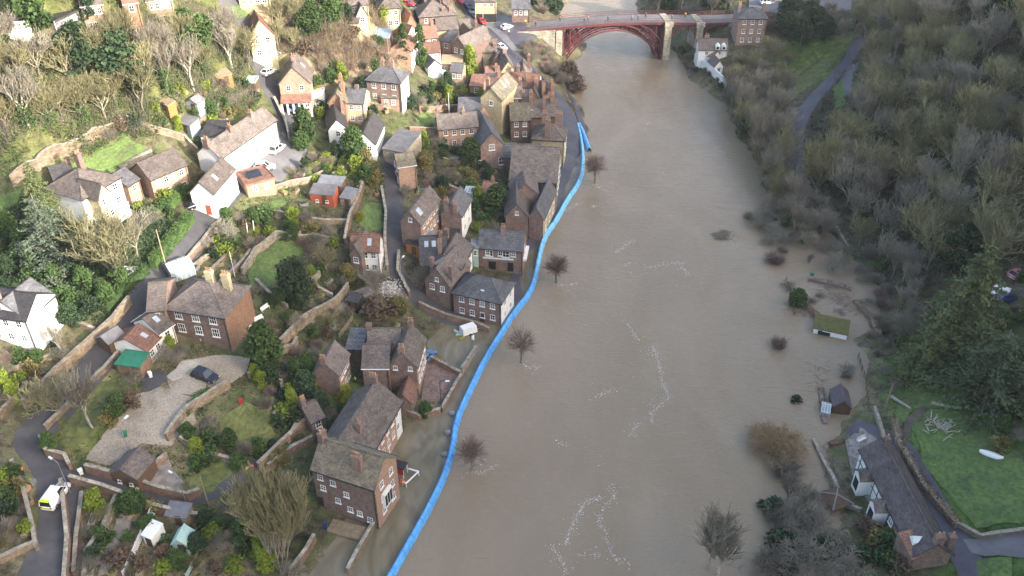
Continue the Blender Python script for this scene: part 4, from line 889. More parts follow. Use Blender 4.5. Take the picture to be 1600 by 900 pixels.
wd_, d_, hh, _ = host_info[h.name]; window(h, 'F', -2.2, .8, wd_, d_, 1.4, 1.9, 2)
h = house('brick_cottage', 'small brick cottage with front chimney between garden shrubs and the larger brick house', (490,582), (529,586), (543,552), 4.4, 2.4, 'y', wm=M_brick, rm=M_tile, wins='R3x2', side={'R': M_pink}, chim=[(-.1,-.95,1.0,.8,1.0,3)])
h = house('riverside_hall', 'slate-roofed hall with white end wall pressed against the blue barrier', (708,457), (783,474), (803,443), 5.6, 2.6, 'hip', wm=M_brick, rm=M_slate, wins='F4x2 R2x2', side={'R': M_white}, door=('F', .2, M_door))
wing(h, (664,437), (702,447), 9.0, 5.0, 3.4, 'y', wm=M_brick, rm=M_tile, wins='F2x1 Fg', chim=[(-.7,-.6,.7,.7,1.0),(.9,-.7,.7,.7,.4)])
h = house('brick_pub', 'brick house with slate roof, orange chimney and white sign board by the barrier', (747,386), (817,391), (829,368), 5.6, 2.4, 'x', wm=M_brick, rm=M_slate, wins='F3x1 R1x1', side={'R': M_orange}, chim=[(.05,-.15,.9,.7,1.6,2)])
wd_, d_, hh, _ = host_info[h.name]
for q in (.25, .62): window(h, 'F', (q - .5) * wd_, 3.6, wd_, d_, 1.5, 1.5, 1)
sb = MB(); sb.box(-3.2, 3.2, -.1, .0, 2.95, 3.3); sb.build('sign_board', M_frame, h, (-.05 * wd_, -d_ / 2 - .02, 0)); sb = MB(); sb.box(-2.5, -1, -.08, 0, .4, 2.3); sb.box(1.5, 2.7, -.08, 0, .2, 2.3); sb.build('ground_window', M_glass, h, (0, -d_ / 2 - .02, 0))
sb = MB(); sb.box(0, .7, -2.6, 2.6, 2.7, 3.2); sb.build('shop_front', M_frame, h, (wd_ / 2, 0, 0))
wing(h, (737,388), (747,388), 3.0, 4.6, .3, 'flat', wm=M_mint, rm=M_lead, wins='F1x1')
h = house('slate_house', 'low house with broad near-black roof and two skylights behind the hall', (657,414), (699,412), 9.5, 4.2, 3.6, 'x', wm=M_brick, rm=M_dslate, skylights=((-.5,-.3),(.05,-.3)), chim=[(.5,-.75,.8,.8,1.0),(.6,-.1,.8,.8,1.0)])
wing(h, (719,420), (738,384), 6.5, 5.6, 2.6, 'x', wm=M_white, rm=M_tile, wins='F3x2', chim=[(.6,.5,.9,.9,1.8,3)]); wing(h, (684,424), (716,424), 4.5, 4.6, 2.2, 'x', wm=M_white, rm=M_slate)
h = house('brick_house', 'brick gabled house with two roof lights beside the narrow lane', (626,346), (657,351), (679,309), 6.6, 2.6, 'y', wm=M_brick, rm=M_tile, side={'R': M_pink}, wins='R5x2 Fg', skylights=((.5,-.5),(.5,-.62)))
h = house('brick_cottage', 'brick cottage with wide end chimney and white side wall among gardens', (689,334), (721,338), (736,311), 5.8, 2.6, 'y', wm=M_brick, rm=M_slate, side={'R': M_white}, wins='R2x2', chim=[(-.45,-.95,1.0,.8,.9,2),(.45,-1.0,.9,.8,.3,2)])
h = house('white_cottage', 'white cottage with plum tiled roof and a skylight at the foot of the lane', (548,391), (592,392), (600,373), 4.6, 2.2, 'x', wm=M_white, rm=M_redtile, side={'L': M_brick}, wins='F3x2 R2x2', skylights=((.3,-.5),), chim=())
wing(h, (547,397), (564,400), 5.5, 4.2, 2.2, 'y', wm=M_brick, rm=M_tile, wins='F1x1')
h = house('brick_house', 'plain square brick house with mossy roof standing at the top of the lane', (622,261), (650,257), (645,239), 5.6, 1.6, 'x', wm=M_pink, rm=M_stonetile, side={'L': M_brickdark}, wins='L2x2')  # sunlit walls coloured paler, left wall darker: light and shade put into the brick
h = house('white_house', 'white rendered terrace with brown roof and chimneys at the road bend', (344,247), (431,187), 5.6, 6.0, 2.4, 'x', wm=M_white, rm=M_tile, wins='F6x2 Rg', chim=[(-.98,0,.8,1.1,1.2),(-.25,-.1,.8,.9,1.0),(.5,-.1,.8,.9,1.0)], wsize=(.9,1.2,1))
wing(h, (297,300), (333,303), (354,263), 4.8, 2.3, 'y', wm=M_white, rm=M_tile, wins='R1x1', skylights=((.5,-.2),), door=('F', .3, M_woodred)); wing(h, (313,212), (345,214), 5.0, 5.0, 1.2, 'mono', wm=M_white, rm=M_dslate, wins='F2x1')
h = house('brick_cottage', 'long low salmon brick cottage behind the clipped hedge', (235,281), (291,257), 6.5, 5.0, 2.4, 'x', wm=M_pink, rm=M_tile, wins='F4x2 R1x1', door=('F', -.3, M_wood))
h = house('brick_outhouse', 'narrow salmon brick outbuilding with slate roof beside the big villa', (199,291), (217,279), 6.0, 4.6, 1.7, 'x', wm=M_pink, rm=M_slate, wins='F1x2')
h = house('villa', 'cream gabled villa with dark hipped roof behind the blue-green conifer', (128,312), (187,277), 9.0, 7.4, 2.8, 'hip', wm=M_white, rm=M_tile, wins='F4x2 R2x2', chim=[(.4,.3,1.0,1.0,2.2,3)])
wd_, d_, hh, _ = host_info[h.name]; wing(h, (153,311), (172,299), 5.0, 7.6, 2.2, 'y', wm=M_cream, rm=M_tile, wins='F2x2'); wing(h, (90,296), (122,288), 10.0, 5.5, 2.2, 'x', wm=M_pink, rm=M_dslate, chim=[(.9,0,.8,.8,1)])
pm = MB()
for q in (-.25, .25): pm.box(q * wd_ - 1.5, q * wd_ + 1.5, -1.3, 0, 0, 3.0)
pm.build('bay', M_white, h, (0, -d_ / 2, 0))
h = house('white_house', 'white house with grey tiled roof and brick chimney at the edge of town', (41,498), (84,461), 7.0, 6.0, 2.6, 'x', wm=M_white, rm=M_slate, side={}, wins='F3x2 R1x2', chim=[(-.9,.3,1.0,1.0,1.6,2)], door=('F', .1, M_wood))
wing(h, (-30,490), (41,500), 7.0, 5.6, 2.4, 'x', wm=M_white, rm=M_dslate, wins='F3x2')
h = house('brick_mansion', 'large square brick house with hipped roof and two cream chimneys above the drive', (257,482), (351,496), (398,449), 6.2, 3.0, 'hip', wm=M_brick, rm=M_tile, wins='F3x2', side={'R': M_orange}, wsize=(1.3,1.7,2), chim=[(.05,.35,1.3,.9,1.5,3),(.62,.3,1.3,.9,1.5,3)], chm=M_cream)  # right wall's sunlight is put into its lighter brick colour
wing(h, (230,486), (257,484), 9.0, 5.6, 2.4, 'x', wm=M_brick, rm=M_tile, wins='F1x1'); wing(h, (248,521), (270,506), 6.0, 3.8, 1.8, 'x', wm=M_white, rm=M_tile, wins='F1x1', skylights=((0,-.4),)); wing(h, (229,549), (250,527), 7.0, 2.9, 1.8, 'x', wm=M_white, rm=M_redtile, wins='F2x1', skylights=((.3,-.5),))
h = house('pale_house', 'tall pale house with red-brown roof on the upper hillside road', (390,58), (428,53), 8.0, 7.0, 3.6, 'y', wm=M_white, rm=M_redtile, side={'F': M_cream}, wins='F2x2', chim=[(0,.8,.8,.8,1.2)])
h = house('brick_house', 'gabled brick house with lean-to porch above two parked cars', (436,131), (484,129), 9.0, 6.2, 3.8, 'y', wm=M_pink, rm=M_tile, wins='F2x1', chim=[(0,-.2,.9,.9,1.3)], skylights=((.5,.2),))
wd_, d_, hh, _ = host_info[h.name]; pr = MB(); pr.slab([(-wd_ / 2, -2.6, 2.5), (wd_ / 2, -2.6, 2.5), (wd_ / 2, -.01, 3.6), (-wd_ / 2, -.01, 3.6)], .15); pr.build('porch_roof', M_redtile, h, (0, -d_ / 2, 0)); pr = MB()
for q in range(6): pr.box(-wd_ / 2 + q * (wd_ - .4) / 5, -wd_ / 2 + q * (wd_ - .4) / 5 + .4, -2.4, -2.1, -1, 2.5)
pr.build('porch_post', M_frame, h, (0, -d_ / 2, 0)); pr = MB(); pr.box(0, 2.6, -2, 2, -.5, 2.6); pr.build('conservatory', M_frame, h, (wd_ / 2, -1, 0))
h = house('brick_house', 'square two-storey brick house with hipped slate roof and twin chimneys', (572,125), (626,130), (643,116), 6.2, 2.4, 'hip', wm=M_brick, rm=M_slate, wins='F3x2', side={'R': M_white}, chim=[(-.25,.1,.9,.9,1.7),(.3,.1,.9,.9,1.7)])
wing(h, (595,152), (622,153), 4.0, 3.0, 1.2, 'mono', wm=M_pink, rm=M_tile, wins='F2x1')
h = house('brick_house', 'pair of orange brick and cream gables above the yellow garden bushes', (513,160), (540,160), 7.5, 5.4, 2.2, 'y', wm=M_orange, rm=M_stonetile, chim=[(.6,-.3,.8,.8,1.2),(0,.9,.8,.8,1.2)])  # orange here is lit brick, the sun put into its colour
wing(h, (540,160), (568,161), 6.5, 5.2, 2.0, 'x', wm=M_cream, rm=M_slate, wins='F2x2', chim=[(0,0,.8,.8,1)])
h = house('white_house', 'white gabled house with dark roof below the orange brick gables', (513,203), (542,200), 11.0, 4.6, 2.2, 'y', wm=M_white, rm=M_dslate, wins='F1x1', side={'R': M_pink}, chim=[(.9,.3,.7,.7,1.6)])
h = house('dark_roof_house', 'low house with black gabled roof and white bargeboards beside the ruined roof', (553,224), (586,225), 11.0, 3.6, 2.6, 'y', wm=M_white, rm=M_dslate, wins='F2x1')
h = house('stone_barn', 'barn with weathered grey timber flat roof at the lane head', (598,232), (632,238), (622,206), 4.0, .8, 'mono', wm=M_stone, rm=M_felt)
h = house('brick_terrace', 'brick terrace pair with small walled lawn behind', (685,202), (747,197), 6.0, 5.2, 2.2, 'x', wm=M_brick, rm=M_tile, wins='F4x2', chim=[(-.97,0,.8,.9,1.3),(.35,0,.8,.9,1.1)], side={'F': M_pink})
h = house('tall_tan_house', 'tall tan gabled house rising over the brick terraces', (751,152), (784,157), 11.0, 8.4, 2.8, 'y', wm=M_pink, rm=M_stonetile, wins='F1x1', side={'R': M_cream, 'F': M_cream}, chim=[(-.6,-.6,.9,.9,1.4)], skylights=((.5,0),(.5,.4)))
wing(h, (716,176), (752,176), 5.0, 4.0, 1.8, 'mono', wm=M_brick, rm=M_slate, wins='F2x1'); wing(h, (727,168), (746,170), 4.5, 4.0, .8, 'mono', wm=M_brick, rm=M_redtile)
h = house('brick_house', 'dark brick house with four white windows facing down the river', (798,188), (829,187), 7.5, 6.4, 2.8, 'x', wm=M_brickdark, rm=M_stonetile, wins='F2x2')
h = house('brick_house', 'brick gabled house with one white window, split slate roof and pale side', (751,228), (786,224), 13.0, 6.0, 3.0, 'y', wm=M_brick, rm=M_slate, side={'R': M_pink}, wins='R4x2')
window(h, 'F', 0, 4.6, *host_info[h.name][:2], 1.4, 1.5, 2); window(h, 'F', -2.6, .9, *host_info[h.name][:2], 1.5, 1.4, 2); window(h, 'F', 2.2, .5, *host_info[h.name][:2], 1.2, 2.0, 1)
h = house('stone_house', 'yellow stone house with very tall four-pot chimney by the river road', (832,217), (882,220), (880,201), 6.0, 2.6, 'hip', wm=M_cream, rm=M_tile, wins='R3x2', chim=[(-.08,-.85,1.3,.9,2.6,4),(-.4,.5,1.2,.9,2.2,3),(.5,.5,1.8,1.0,2.4,5)])
h = house('riverside_house', 'dark roofed corner house with a row of ochre chimneys by the river road', (830,183), (874,181), 9.0, 6.6, 2.6, 'x', wm=M_brick, rm=M_tile, wins='R3x2', chim=[(-.95,-.3,1.0,1.0,1.6,2),(-.05,-.6,.8,.8,1.9,2),(.6,-.2,1.2,1.0,1.7,3)])
h = house('long_roof_warehouse', 'warehouse with one big brown roof slope beside the road and barrier', (796,281), (870,285), 14.0, 5.6, 5.2, 'x', wm=M_brick, rm=M_tile, side={'R': M_stone}, wins='R4x2')
window(h, 'F', .27 * host_info[h.name][0], 3.0, *host_info[h.name][:2], 1.4, 1.6, 1)
h = house('brick_house', 'double-gabled brick house with twin slate roofs next to the barrier', (790,338), (825,338), 9.5, 5.4, 3.0, 'y', wm=M_brick, rm=M_tile, wins='Fg')
wing(h, (826,339), (849,342), 13, 5.8, 2.6, 'y', wm=M_brick, rm=M_slate, side={'R': M_cream}, wins='R3x2'); wing(h, (800,306), (842,304), 6.0, 5.8, 2.8, 'y', wm=M_brick, rm=M_tile)
h = house('flat_roof_building', 'grey flat-roofed building with a white roof lantern behind the warehouse', (808,247), (846,247), 7.0, 4.2, .2, 'flat', wm=M_brickdark, rm=M_slate)
wd_, d_, hh, _ = host_info[h.name]; rl = MB(); rl.box(-2.2, 1.2, -1, 1.4, 4.3, 5.2, taper=.4); rl.build('roof_lantern', M_white, h); wing(h, (783,246), (806,246), 6.0, 3.6, .8, 'mono', wm=M_brickdark, rm=M_slate)
h = house('white_house', 'white-walled house with red-brown tiled roof at the bend of the river road', (788,134), (841,137), 7.0, 4.8, 2.4, 'x', wm=M_white, rm=M_redtile, wins='F3x1', chim=[(-.3,.1,.8,.8,1.8),(.2,-.6,.7,.7,1.4)])
h = house('yellow_house', 'yellow gabled house with tall chimney in shadow beside the iron railings', (782,113), (807,111), 8.5, 5.2, 3.0, 'y', wm=M_cream, rm=M_tile, chim=[(0,.3,1.0,.8,1.3)])
wing(h, (760,122), (782,121), 6.0, 3.6, 2.0, 'x', wm=M_pink, rm=M_redtile)
h = house('brick_house', 'dark gabled house with ochre end chimney tucked beside the shaded lower road', (806,122), (830,122), 7.0, 5.0, 2.8, 'y', wm=M_brickdark, rm=M_tile, chim=[(.7,.3,.8,.8,1.8)])
h = house('yellow_house', 'sunlit yellow house with stepped end wall under the main road', (741,81), (776,81), 7.0, 5.6, 2.4, 'x', wm=M_cream, rm=M_tile, wins='L1x2', chim=[(-.97,0,.8,.8,1.6)])
h = house('yellow_house', 'big sunlit yellow-walled house with brown roof and two chimneys in the upper town', (683,47), (716,45), 8.0, 6.2, 2.6, 'x', wm=M_cream, rm=M_tile, side={'L': M_brickdark}, wins='L2x2', chim=[(-.2,.2,.9,.9,1.7),(.5,.2,.9,.9,1.5)])
wing(h, (719,45), (736,44), 6.0, 6.0, 1.6, 'x', wm=M_cream, rm=M_tile)
h = house('timbered_house', 'dark brick house with white framed windows below the big yellow house', (706,70), (728,76), 11.0, 7.0, 2.6, 'y', wm=M_brickdark, rm=M_tile, wins='F2x2 L3x2')
h = house('tiled_house', 'broad brown roofed house with several chimneys at the top of the high street', (655,27), (713,23), 9.0, 7.0, 3.0, 'hip', wm=M_brickdark, rm=M_tile, wins='F4x2', chim=[(-.3,.6,.9,.9,2),(.3,-.2,.9,.9,1.6),(.65,-.5,.9,.9,1.6)])
h = house('white_house', 'white stepped terrace with terracotta roof climbing beside two cypresses', (642,80), (653,55), 6.0, 5.8, 2.0, 'x', wm=M_white, rm=M_redtile, side={'L': M_pink}, wins='F3x2')
wing(h, (636,57), (652,50), 6.0, 5.8, 2.2, 'y', wm=M_white, rm=M_redtile); wing(h, (636,38), (650,36), 6.0, 5.5, 2.6, 'y', wm=M_orange, rm=M_redtile)
h = house('white_cottage', 'white cottage with plum roof just right of the two cypresses', (657,83), (688,81), 5.5, 4.4, 1.6, 'x', wm=M_white, rm=M_redtile, wins='F3x1')
h = house('white_cottage', 'small white gabled cottage with glazed roof below the plum-roofed cottage', (669,106), (690,102), 5.0, 3.4, 1.6, 'y', wm=M_white, rm=M_slate)
h = house('brick_bungalow', 'orange brick building with glass lean-to behind the bright green tree', (690,100), (722,100), 4.5, 3.0, .8, 'mono', wm=M_orange, rm=M_woodpale, wins='F3x1')
h = house('pale_house', 'bleached pale villa in full sun at the very top of the town', (592,14), (625,12), 9.0, 7.0, 2.4, 'hip', wm=M_cream, rm=M_tile, wins='F3x2')
h = house('pale_house', 'cream house with grey-brown roof up the hill beside a dark doorway', (545,8), (575,6), 7.0, 5.5, 2.2, 'x', wm=M_cream, rm=M_tile, wins='F2x1')
h = house('pale_house', 'small cream gabled house with round-headed porch on the bramble slope', (557,24), (574,22), 7.0, 5.0, 2.4, 'y', wm=M_cream, rm=M_tile, wins='F1x1')
wing(h, (546,36), (560,36), 4.0, 3.0, 1.0, 'mono', wm=M_cream, rm=M_tile)
h = house('modern_building', 'long modern building with flat dark roof and band of white windows on the hilltop', (86,34), (120,18), 11.0, 4.4, .2, 'flat', wm=M_cream, rm=M_dslate)
wd_, d_, hh, _ = host_info[h.name]
for i in range(5): window(h, 'F', (-.4 + .2 * i) * wd_, 2.4, wd_, d_, 1.8, 2.2, 1)
h = house('modern_building', 'low hilltop building with pale roof edge partly behind a broad evergreen', (4,34), (42,30), 9.0, 4.0, .6, 'mono', wm=M_white, rm=M_dslate, wins='F4x1')
h = house('pink_house', 'pink rendered house with several small windows on the hilltop', (126,10), (160,6), 8.0, 5.5, 2.2, 'x', wm=M_pink, rm=M_tile, wins='F3x2')
h = house('pink_house', 'red brick gabled house with maroon roof on the hilltop', (192,6), (215,3), 8.0, 5.5, 2.6, 'x', wm=M_orange, rm=M_redtile, wins='F1x1 R1x2', side={'R': M_cream})
h = house('pink_house', 'salmon terrace on the hilltop above the bare trees', (228,2), (268,-2), 8.0, 5.0, 2.4, 'x', wm=M_pink, rm=M_tile, wins='F4x2')
h = house('stone_house', 'pale stone house peeping over the hill beside the upper road', (372,-6), (420,-8), 8.0, 5.0, 2.2, 'x', wm=M_cream, rm=M_tile, wins='F4x1')
h = house('brick_arcade', 'tan building with arched ground floor at the top of the square', (742,2), (775,2), 8.0, 6.5, 2.4, 'x', wm=M_cream, rm=M_tile, wins='F3x1')
wd_, d_, hh, _ = host_info[h.name]; ar = MB()
for q in (-.3, .05, .35): ar.box(q * wd_ - 1, q * wd_ + 1, -.05, 0, 0, 2.6)
ar.build('arch_opening', M_dark, h, (0, -d_ / 2, 0))
h = house('brick_house', 'brick building with dark pantiled roof between the square and the river trees', (800,14), (828,14), 7.0, 4.5, 2.0, 'x', wm=M_brick, rm=M_slate, wins='F3x1')
h = house('brick_house', 'tall red brick house with nine white windows on the opposite bank', (1155,29), (1199,29), 8.0, 8.2, 2.0, 'hip', wm=M_brick, rm=M_slate, chim=[(-.85,0,.9,.9,1.2),(.9,0,.9,.9,1.2)], wins='F3x3')
h = house('white_cottage', 'white cottage with two roof dormers below the stone bridge piers', (1092,77), (1137,78), 6.0, 4.6, 2.2, 'x', wm=M_white, rm=M_tile, wins='F2x1 L2x2', chim=[(-.4,.3,1.4,.7,.8)])
wd_, d_, hh, _ = host_info[h.name]
for q in (.15, .36):
    dd = MB(); dd.box(-.7, .7, -.3, 1.5, 0, 1.2); dd.add([(-.7, -.3, 1.2), (.7, -.3, 1.2), (0, -.3, 1.8), (-.7, 1.5, 1.2), (.7, 1.5, 1.2), (0, 1.5, 1.8)], [(0, 1, 2), (0, 2, 5, 3), (1, 4, 5, 2)]); do = dd.build('dormer', M_white, h, (q * wd_, -d_ / 2 + .2, 4.5)); dw = MB(); dw.box(-.4, .4, -.34, -.3, .3, 1.0); dw.build('pane', M_glass, do)
wing(h, (1100,84), (1112,90), 4.0, 3.0, 1.4, 'x', wm=M_white, rm=M_redtile)
h = house('white_cottage', 'small white gabled cottage at the lower end of the long white wall', (1117,104), (1130,103), 5.0, 2.8, 1.7, 'y', wm=M_white, rm=M_tile, wins='F1x1', side={})
h = house('cottage_row', 'low cottage row with white timbered half and brown tiled roof on the right bank', (1346,702), (1429,868), 5.2, 3.9, 2.2, 'x', wm=M_white, rm=mat('plum_tile', (.125,.10,.095), (.065,.053,.052), .7, .85, .2, courses=2.2, brick=3), wins='F3x1', side={'R': M_brick, 'L': M_brick}, chim=[(.96,.1,.9,1.2,1.4,2),(.9,.95,.9,.9,.6,1),(-.93,.2,.7,.7,1.0,1)], drop=3)
wd_, d_, hh, _ = host_info[h.name]; bf = MB(); bf.box(.08 * wd_, .5 * wd_, -.04, -.003, -2, 3.8); bf.build('brick_front', M_brickdark, h, (0, -d_ / 2, 0))
for q, z in ((.14, 1.7), (.24, 1.2), (.33, 1.7), (.44, 1.2)): window(h, 'F', q * wd_, z, wd_, d_ + .09, 1.2, 1.1, 1)
for q in (-.28, .02):
    pb = MB(); pb.box(-1.1, 1.1, -1.9, 0, -.5, 2.9); pb.slab([(-1.4, -2.1, 2.9), (0, -2.1, 4.0), (0, .4, 4.0), (-1.4, .4, 2.9)], .14, 1); pb.slab([(1.4, -2.1, 2.9), (0, -2.1, 4.0), (0, .4, 4.0), (1.4, .4, 2.9)], .14, 1); pb.add([(-1.1, -1.9, 2.9), (1.1, -1.9, 2.9), (0, -1.9, 3.9)], [(0, 1, 2)]); po = pb.build('porch', [M_white, M_tile], h, (q * wd_, -d_ / 2, 0)); dk = MB(); dk.box(-.7, .7, -1.95, -1.9, .2, 2.2); dk.build('pane', M_glass, po)
dk = MB(); dk.box(-.6, .6, -.7, 1.0, 0, .9); dk.add([(-.6, -.7, .9), (.6, -.7, .9), (0, -.7, 1.5), (-.6, 1.2, .9), (.6, 1.2, .9), (0, 1.2, 1.5)], [(0, 1, 2), (0, 2, 5, 3), (1, 4, 5, 2)]); dk.build('dormer', M_white, h, (.4 * wd_, -d_ / 2 + .9, 3.9))
sp_ = MB()
for q in (-.46, -.36, -.2, -.12, -.05): sp_.box(q * wd_ - .08, q * wd_ + .08, -.05, -.003, -1, 3.8)
sp_.box(-.49 * wd_, .07 * wd_, -.053, -.003, 1.7, 1.86); sp_.build('timber_frame', M_dark, h, (0, -d_ / 2, 0))
wing(h, (1425,872), (1462,862), 3.5, 2.8, 1.2, 'mono', wm=M_brick, rm=M_redtile)
h = house('brick_house', 'low brick building with solar panels beside the walled garden', (385,290), (428,278), 6.0, 3.4, .3, 'flat', wm=M_pink, rm=M_redtile, wins='F2x1 R2x1')
sp_ = MB(); sp_.slab([(-1.6, -1.2, 3.75), (1.2, -1.2, 3.75), (1.2, 1.0, 4.3), (-1.6, 1.0, 4.3)], .08); sp_.build('solar_panel', M_glass, h)

# smaller houses packed along the upper streets
for A, B, dp_, hh_, rr_, rf_, wm_, rm_, wn, ch_, nm_, lb in [
 ((826,153),(842,154),6,5.2,2.6,'y',M_orange,M_tile,'F1x1',[(0,.2,.8,.8,1.5)],'gabled_house','orange gabled house front squeezed behind the dark four-windowed brick house'),
 ((783,151),(814,152),6,7.0,2.2,'x',M_brickdark,M_tile,'F2x2',[(.8,0,.9,.9,1.4)],'brick_house','tall plain dark brick house just right of the tall tan house'),
 ((848,156),(868,153),8,6.4,2.4,'y',M_orange,M_tile,'R2x2',[(.7,-.6,.9,.9,1.6),(-.6,-.6,.9,.9,1.6)],'end_house','ochre end-of-row house where the river road bends'),
 ((757,119),(776,119),5,4.2,.2,'flat',M_brick,M_slate,'',[(.9,0,.7,.7,1.8)],'flat_roof_annex','grey flat-roofed annex right of the bright lime tree'),
 ((734,134),(754,135),5,3.4,1.2,'mono',M_orange,M_redtile,'F1x1',[],'brick_annex','sunlit orange brick annex at the back of the tall tan house'),
 ((744,63),(765,61),7,5.6,2.4,'x',M_brickdark,M_tile,'F2x1',[(-.6,0,.9,.9,1.7)],'brick_house','dark brown house with square chimney directly beneath the high street cars'),
 ((664,4),(704,1),8,6.5,2.6,'x',M_brickdark,M_tile,'F3x2',[(-.5,0,.9,.9,1.5),(.4,0,.9,.9,1.5)],'brick_house','brown house with paired chimneys at the very top of the high street'),
 ((728,60),(742,58),6,6.0,2.2,'y',M_cream,M_tile,'F1x2',[],'gabled_house','narrow cream gabled house between the big yellow house and the road'),
 ((690,64),(704,66),6,5.0,1.0,'mono',M_pink,M_slate,'F1x1',[],'house_wing','salmon lean-to house under the big yellow house'),
 ((664,60),(684,58),6,5.4,2.2,'x',M_brick,M_redtile,'F2x1',[(.5,0,.8,.8,1.4)],'brick_house','red-roofed brick house between the white terrace and the big yellow house'),
 ((768,98),(784,97),6,4.6,2.0,'y',M_brickdark,M_tile,'F1x1',[(0,.5,.8,.8,1.6)],'brick_house','shadowed brick gable behind the yellow gabled house'),
 ((704,112),(722,113),5,3.2,1.4,'x',M_pink,M_slate,'F2x1',[],'brick_bungalow','slate-roofed low building at the left foot of the bright lime tree'),
 ((816,170),(832,170),5,6.2,1.8,'x',M_brick,M_tile,'F1x1',[(-.8,0,.8,.8,1.8,2),(.7,0,.8,.8,1.8,2)],'brick_house','small roof with two ochre chimneys behind the corner house'),
 ((738,190),(752,192),5,4.6,1.6,'y',M_brick,M_redtile,'F1x1',[],'brick_house','red-tiled brick back wing beside the terrace pair'),
 ((752,300),(768,302),5,3.2,1.4,'x',M_brick,M_redtile,'F1x1',[(.7,0,.6,.6,1)],'brick_cottage','small red-roofed cottage in the walled gardens left of the warehouse'),
 ((770,318),(786,318),5,3.0,1.2,'y',M_brickdark,M_slate,'F1x1',[],'brick_outhouse','slate outhouse behind the double-gabled house'),
 ((698,373),(716,373),4,3.2,.2,'flat',M_brick,M_dslate,'',[],'flat_roof_annex','black flat-roofed annex behind the chimneyed white-sided house'),
 ((660,384),(678,384),4,3.0,1.0,'mono',M_brick,M_lead,'',[],'glass_porch','grey lean-to behind the near-black roof'),
 ((486,660),(506,650),5,3.4,1.6,'x',M_brick,M_tile,'F1x1',[(-.8,0,.8,.8,1.6,3)],'brick_outhouse','brick outhouse with tall chimney behind the long flooded terrace'),
]: house(nm_, lb, A, B, dp_, hh_, rr_, rf_, wm=wm_, rm=rm_, wins=wn, chim=ch_)

# ------------------------------------------------------------------ sheds, greenhouses, small structures
shed((484,303), (520,306), 3.2, 2.3, .7, 'red painted timber shed with grey felt roof in the terraced garden', M_woodred, M_felt, 'mono', wins='F2x1')
shed((496,288), (532,291), 3.2, 2.4, .5, 'pale grey metal roofed shed just behind the red shed', M_wood, M_lead, 'mono')
shed((531,309), (548,312), 3.5, 2.2, .7, 'small grey outbuilding with pale doorway right of the red shed', M_stone, M_lead, 'mono')
shed((290,160), (308,163), 2.5, 2.2, .9, 'blue-grey garden shed with little gable on the terraced slope', mat('greyblue_timber', (.36,.41,.44), (.28,.32,.35), 1), M_felt, 'y')
shed((278,192), (296,197), 2.8, 2.0, .7, 'teal-grey shed at the back of the white terrace', mat('teal_timber', (.20,.26,.25), (.15,.2,.2), 1), M_felt, 'mono')
shed((339,122), (362,116), 3.0, 2.2, .5, 'tan timber shed on the slope under the bare trees', M_woodorange, M_woodpale, 'mono')
shed((384,129), (398,129), 3.0, 2.4, .3, 'dark open-fronted garden store beside the steep lane', M_wood, M_mint, 'flat')
shed((246,158), (262,166), 1.8, 1.8, .5, 'yellow timber hut half hidden in hillside ivy', M_woodorange, M_woodpale, 'mono')
shed((585,60), (608,60), 5.0, 2.6, .7, 'low outbuilding with blue-grey panel roof at the foot of the bramble slope', M_brickdark, mat('bluegrey_panel', (.26,.33,.42), (.2,.26,.34), 1, .4), 'mono')
shed((171,738), (214,749), 4.2, 2.4, 1.3, 'long timber cabin with brown felt roof beside the gravel yard', M_wood, M_tile, 'y', wins='F2x1')
shed((258,806), (290,810), 2.2, 1.9, .6, 'grey roofed chicken house on the small bottom lawn', M_woodpale, M_felt, 'mono')
shed((268,850), (292,852), 2.4, 2.1, 1.1, 'mint green playhouse with pale gabled roof', M_mint, M_mint, 'y')
shed((222,836), (236,842), 2.4, 2.0, .5, 'white painted tall shed by the lattice fence', M_white, M_white, 'mono')
shed((151,528), (170,538), 3.0, 2.2, .9, 'dark garden hut in the ivy above the main road', M_wood, M_felt, 'y')
shed((634,380), (654,384), 2.6, 2.6, .4, 'orange timber shed squeezed below the lane-side brick house', M_woodorange, M_dslate, 'mono')
shed((540,470), (558,474), 2.5, 2.0, .5, 'black garden shed near the pink flowering bush', M_dark, M_dslate, 'mono')
shed((745,217), (759,222), 2.5, 2.2, .8, 'round-topped grey shed behind the brick terrace pair', M_brickdark, M_slate, 'y')
shed((1548,458), (1570,466), 3.0, 1.8, .4, 'white-roofed lean-to in the hillside garden on the right bank', M_white, M_white, 'mono', door=None)
sh = shed((1272,513), (1324,524), 4.0, 1.5, .6, 'long white cabin with mossy green roof standing in the flood', M_white, M_moss, 'mono', name='flooded_cabin', cat='cabin', door=None)
wd_, d_, *_ = host_info[sh.name]
for q in (-.18, -.06): window(sh, 'F', q * wd_, .35, wd_, d_, .8, .8, 1, M_dark)
dm = MB(); dm.box(-.4, .4, -.05, .02, 0, 1.3); dm.build('door', M_dark, sh, (-.3 * wd_, -d_ / 2, 0))
shed((1302,635), (1330,638), 4.2, 1.8, 1.4, 'dark brown gabled shed standing in the flood', M_wood, mat('plum_felt', (.11,.09,.10), (.08,.065,.07), 1), 'y', name='flooded_shed')
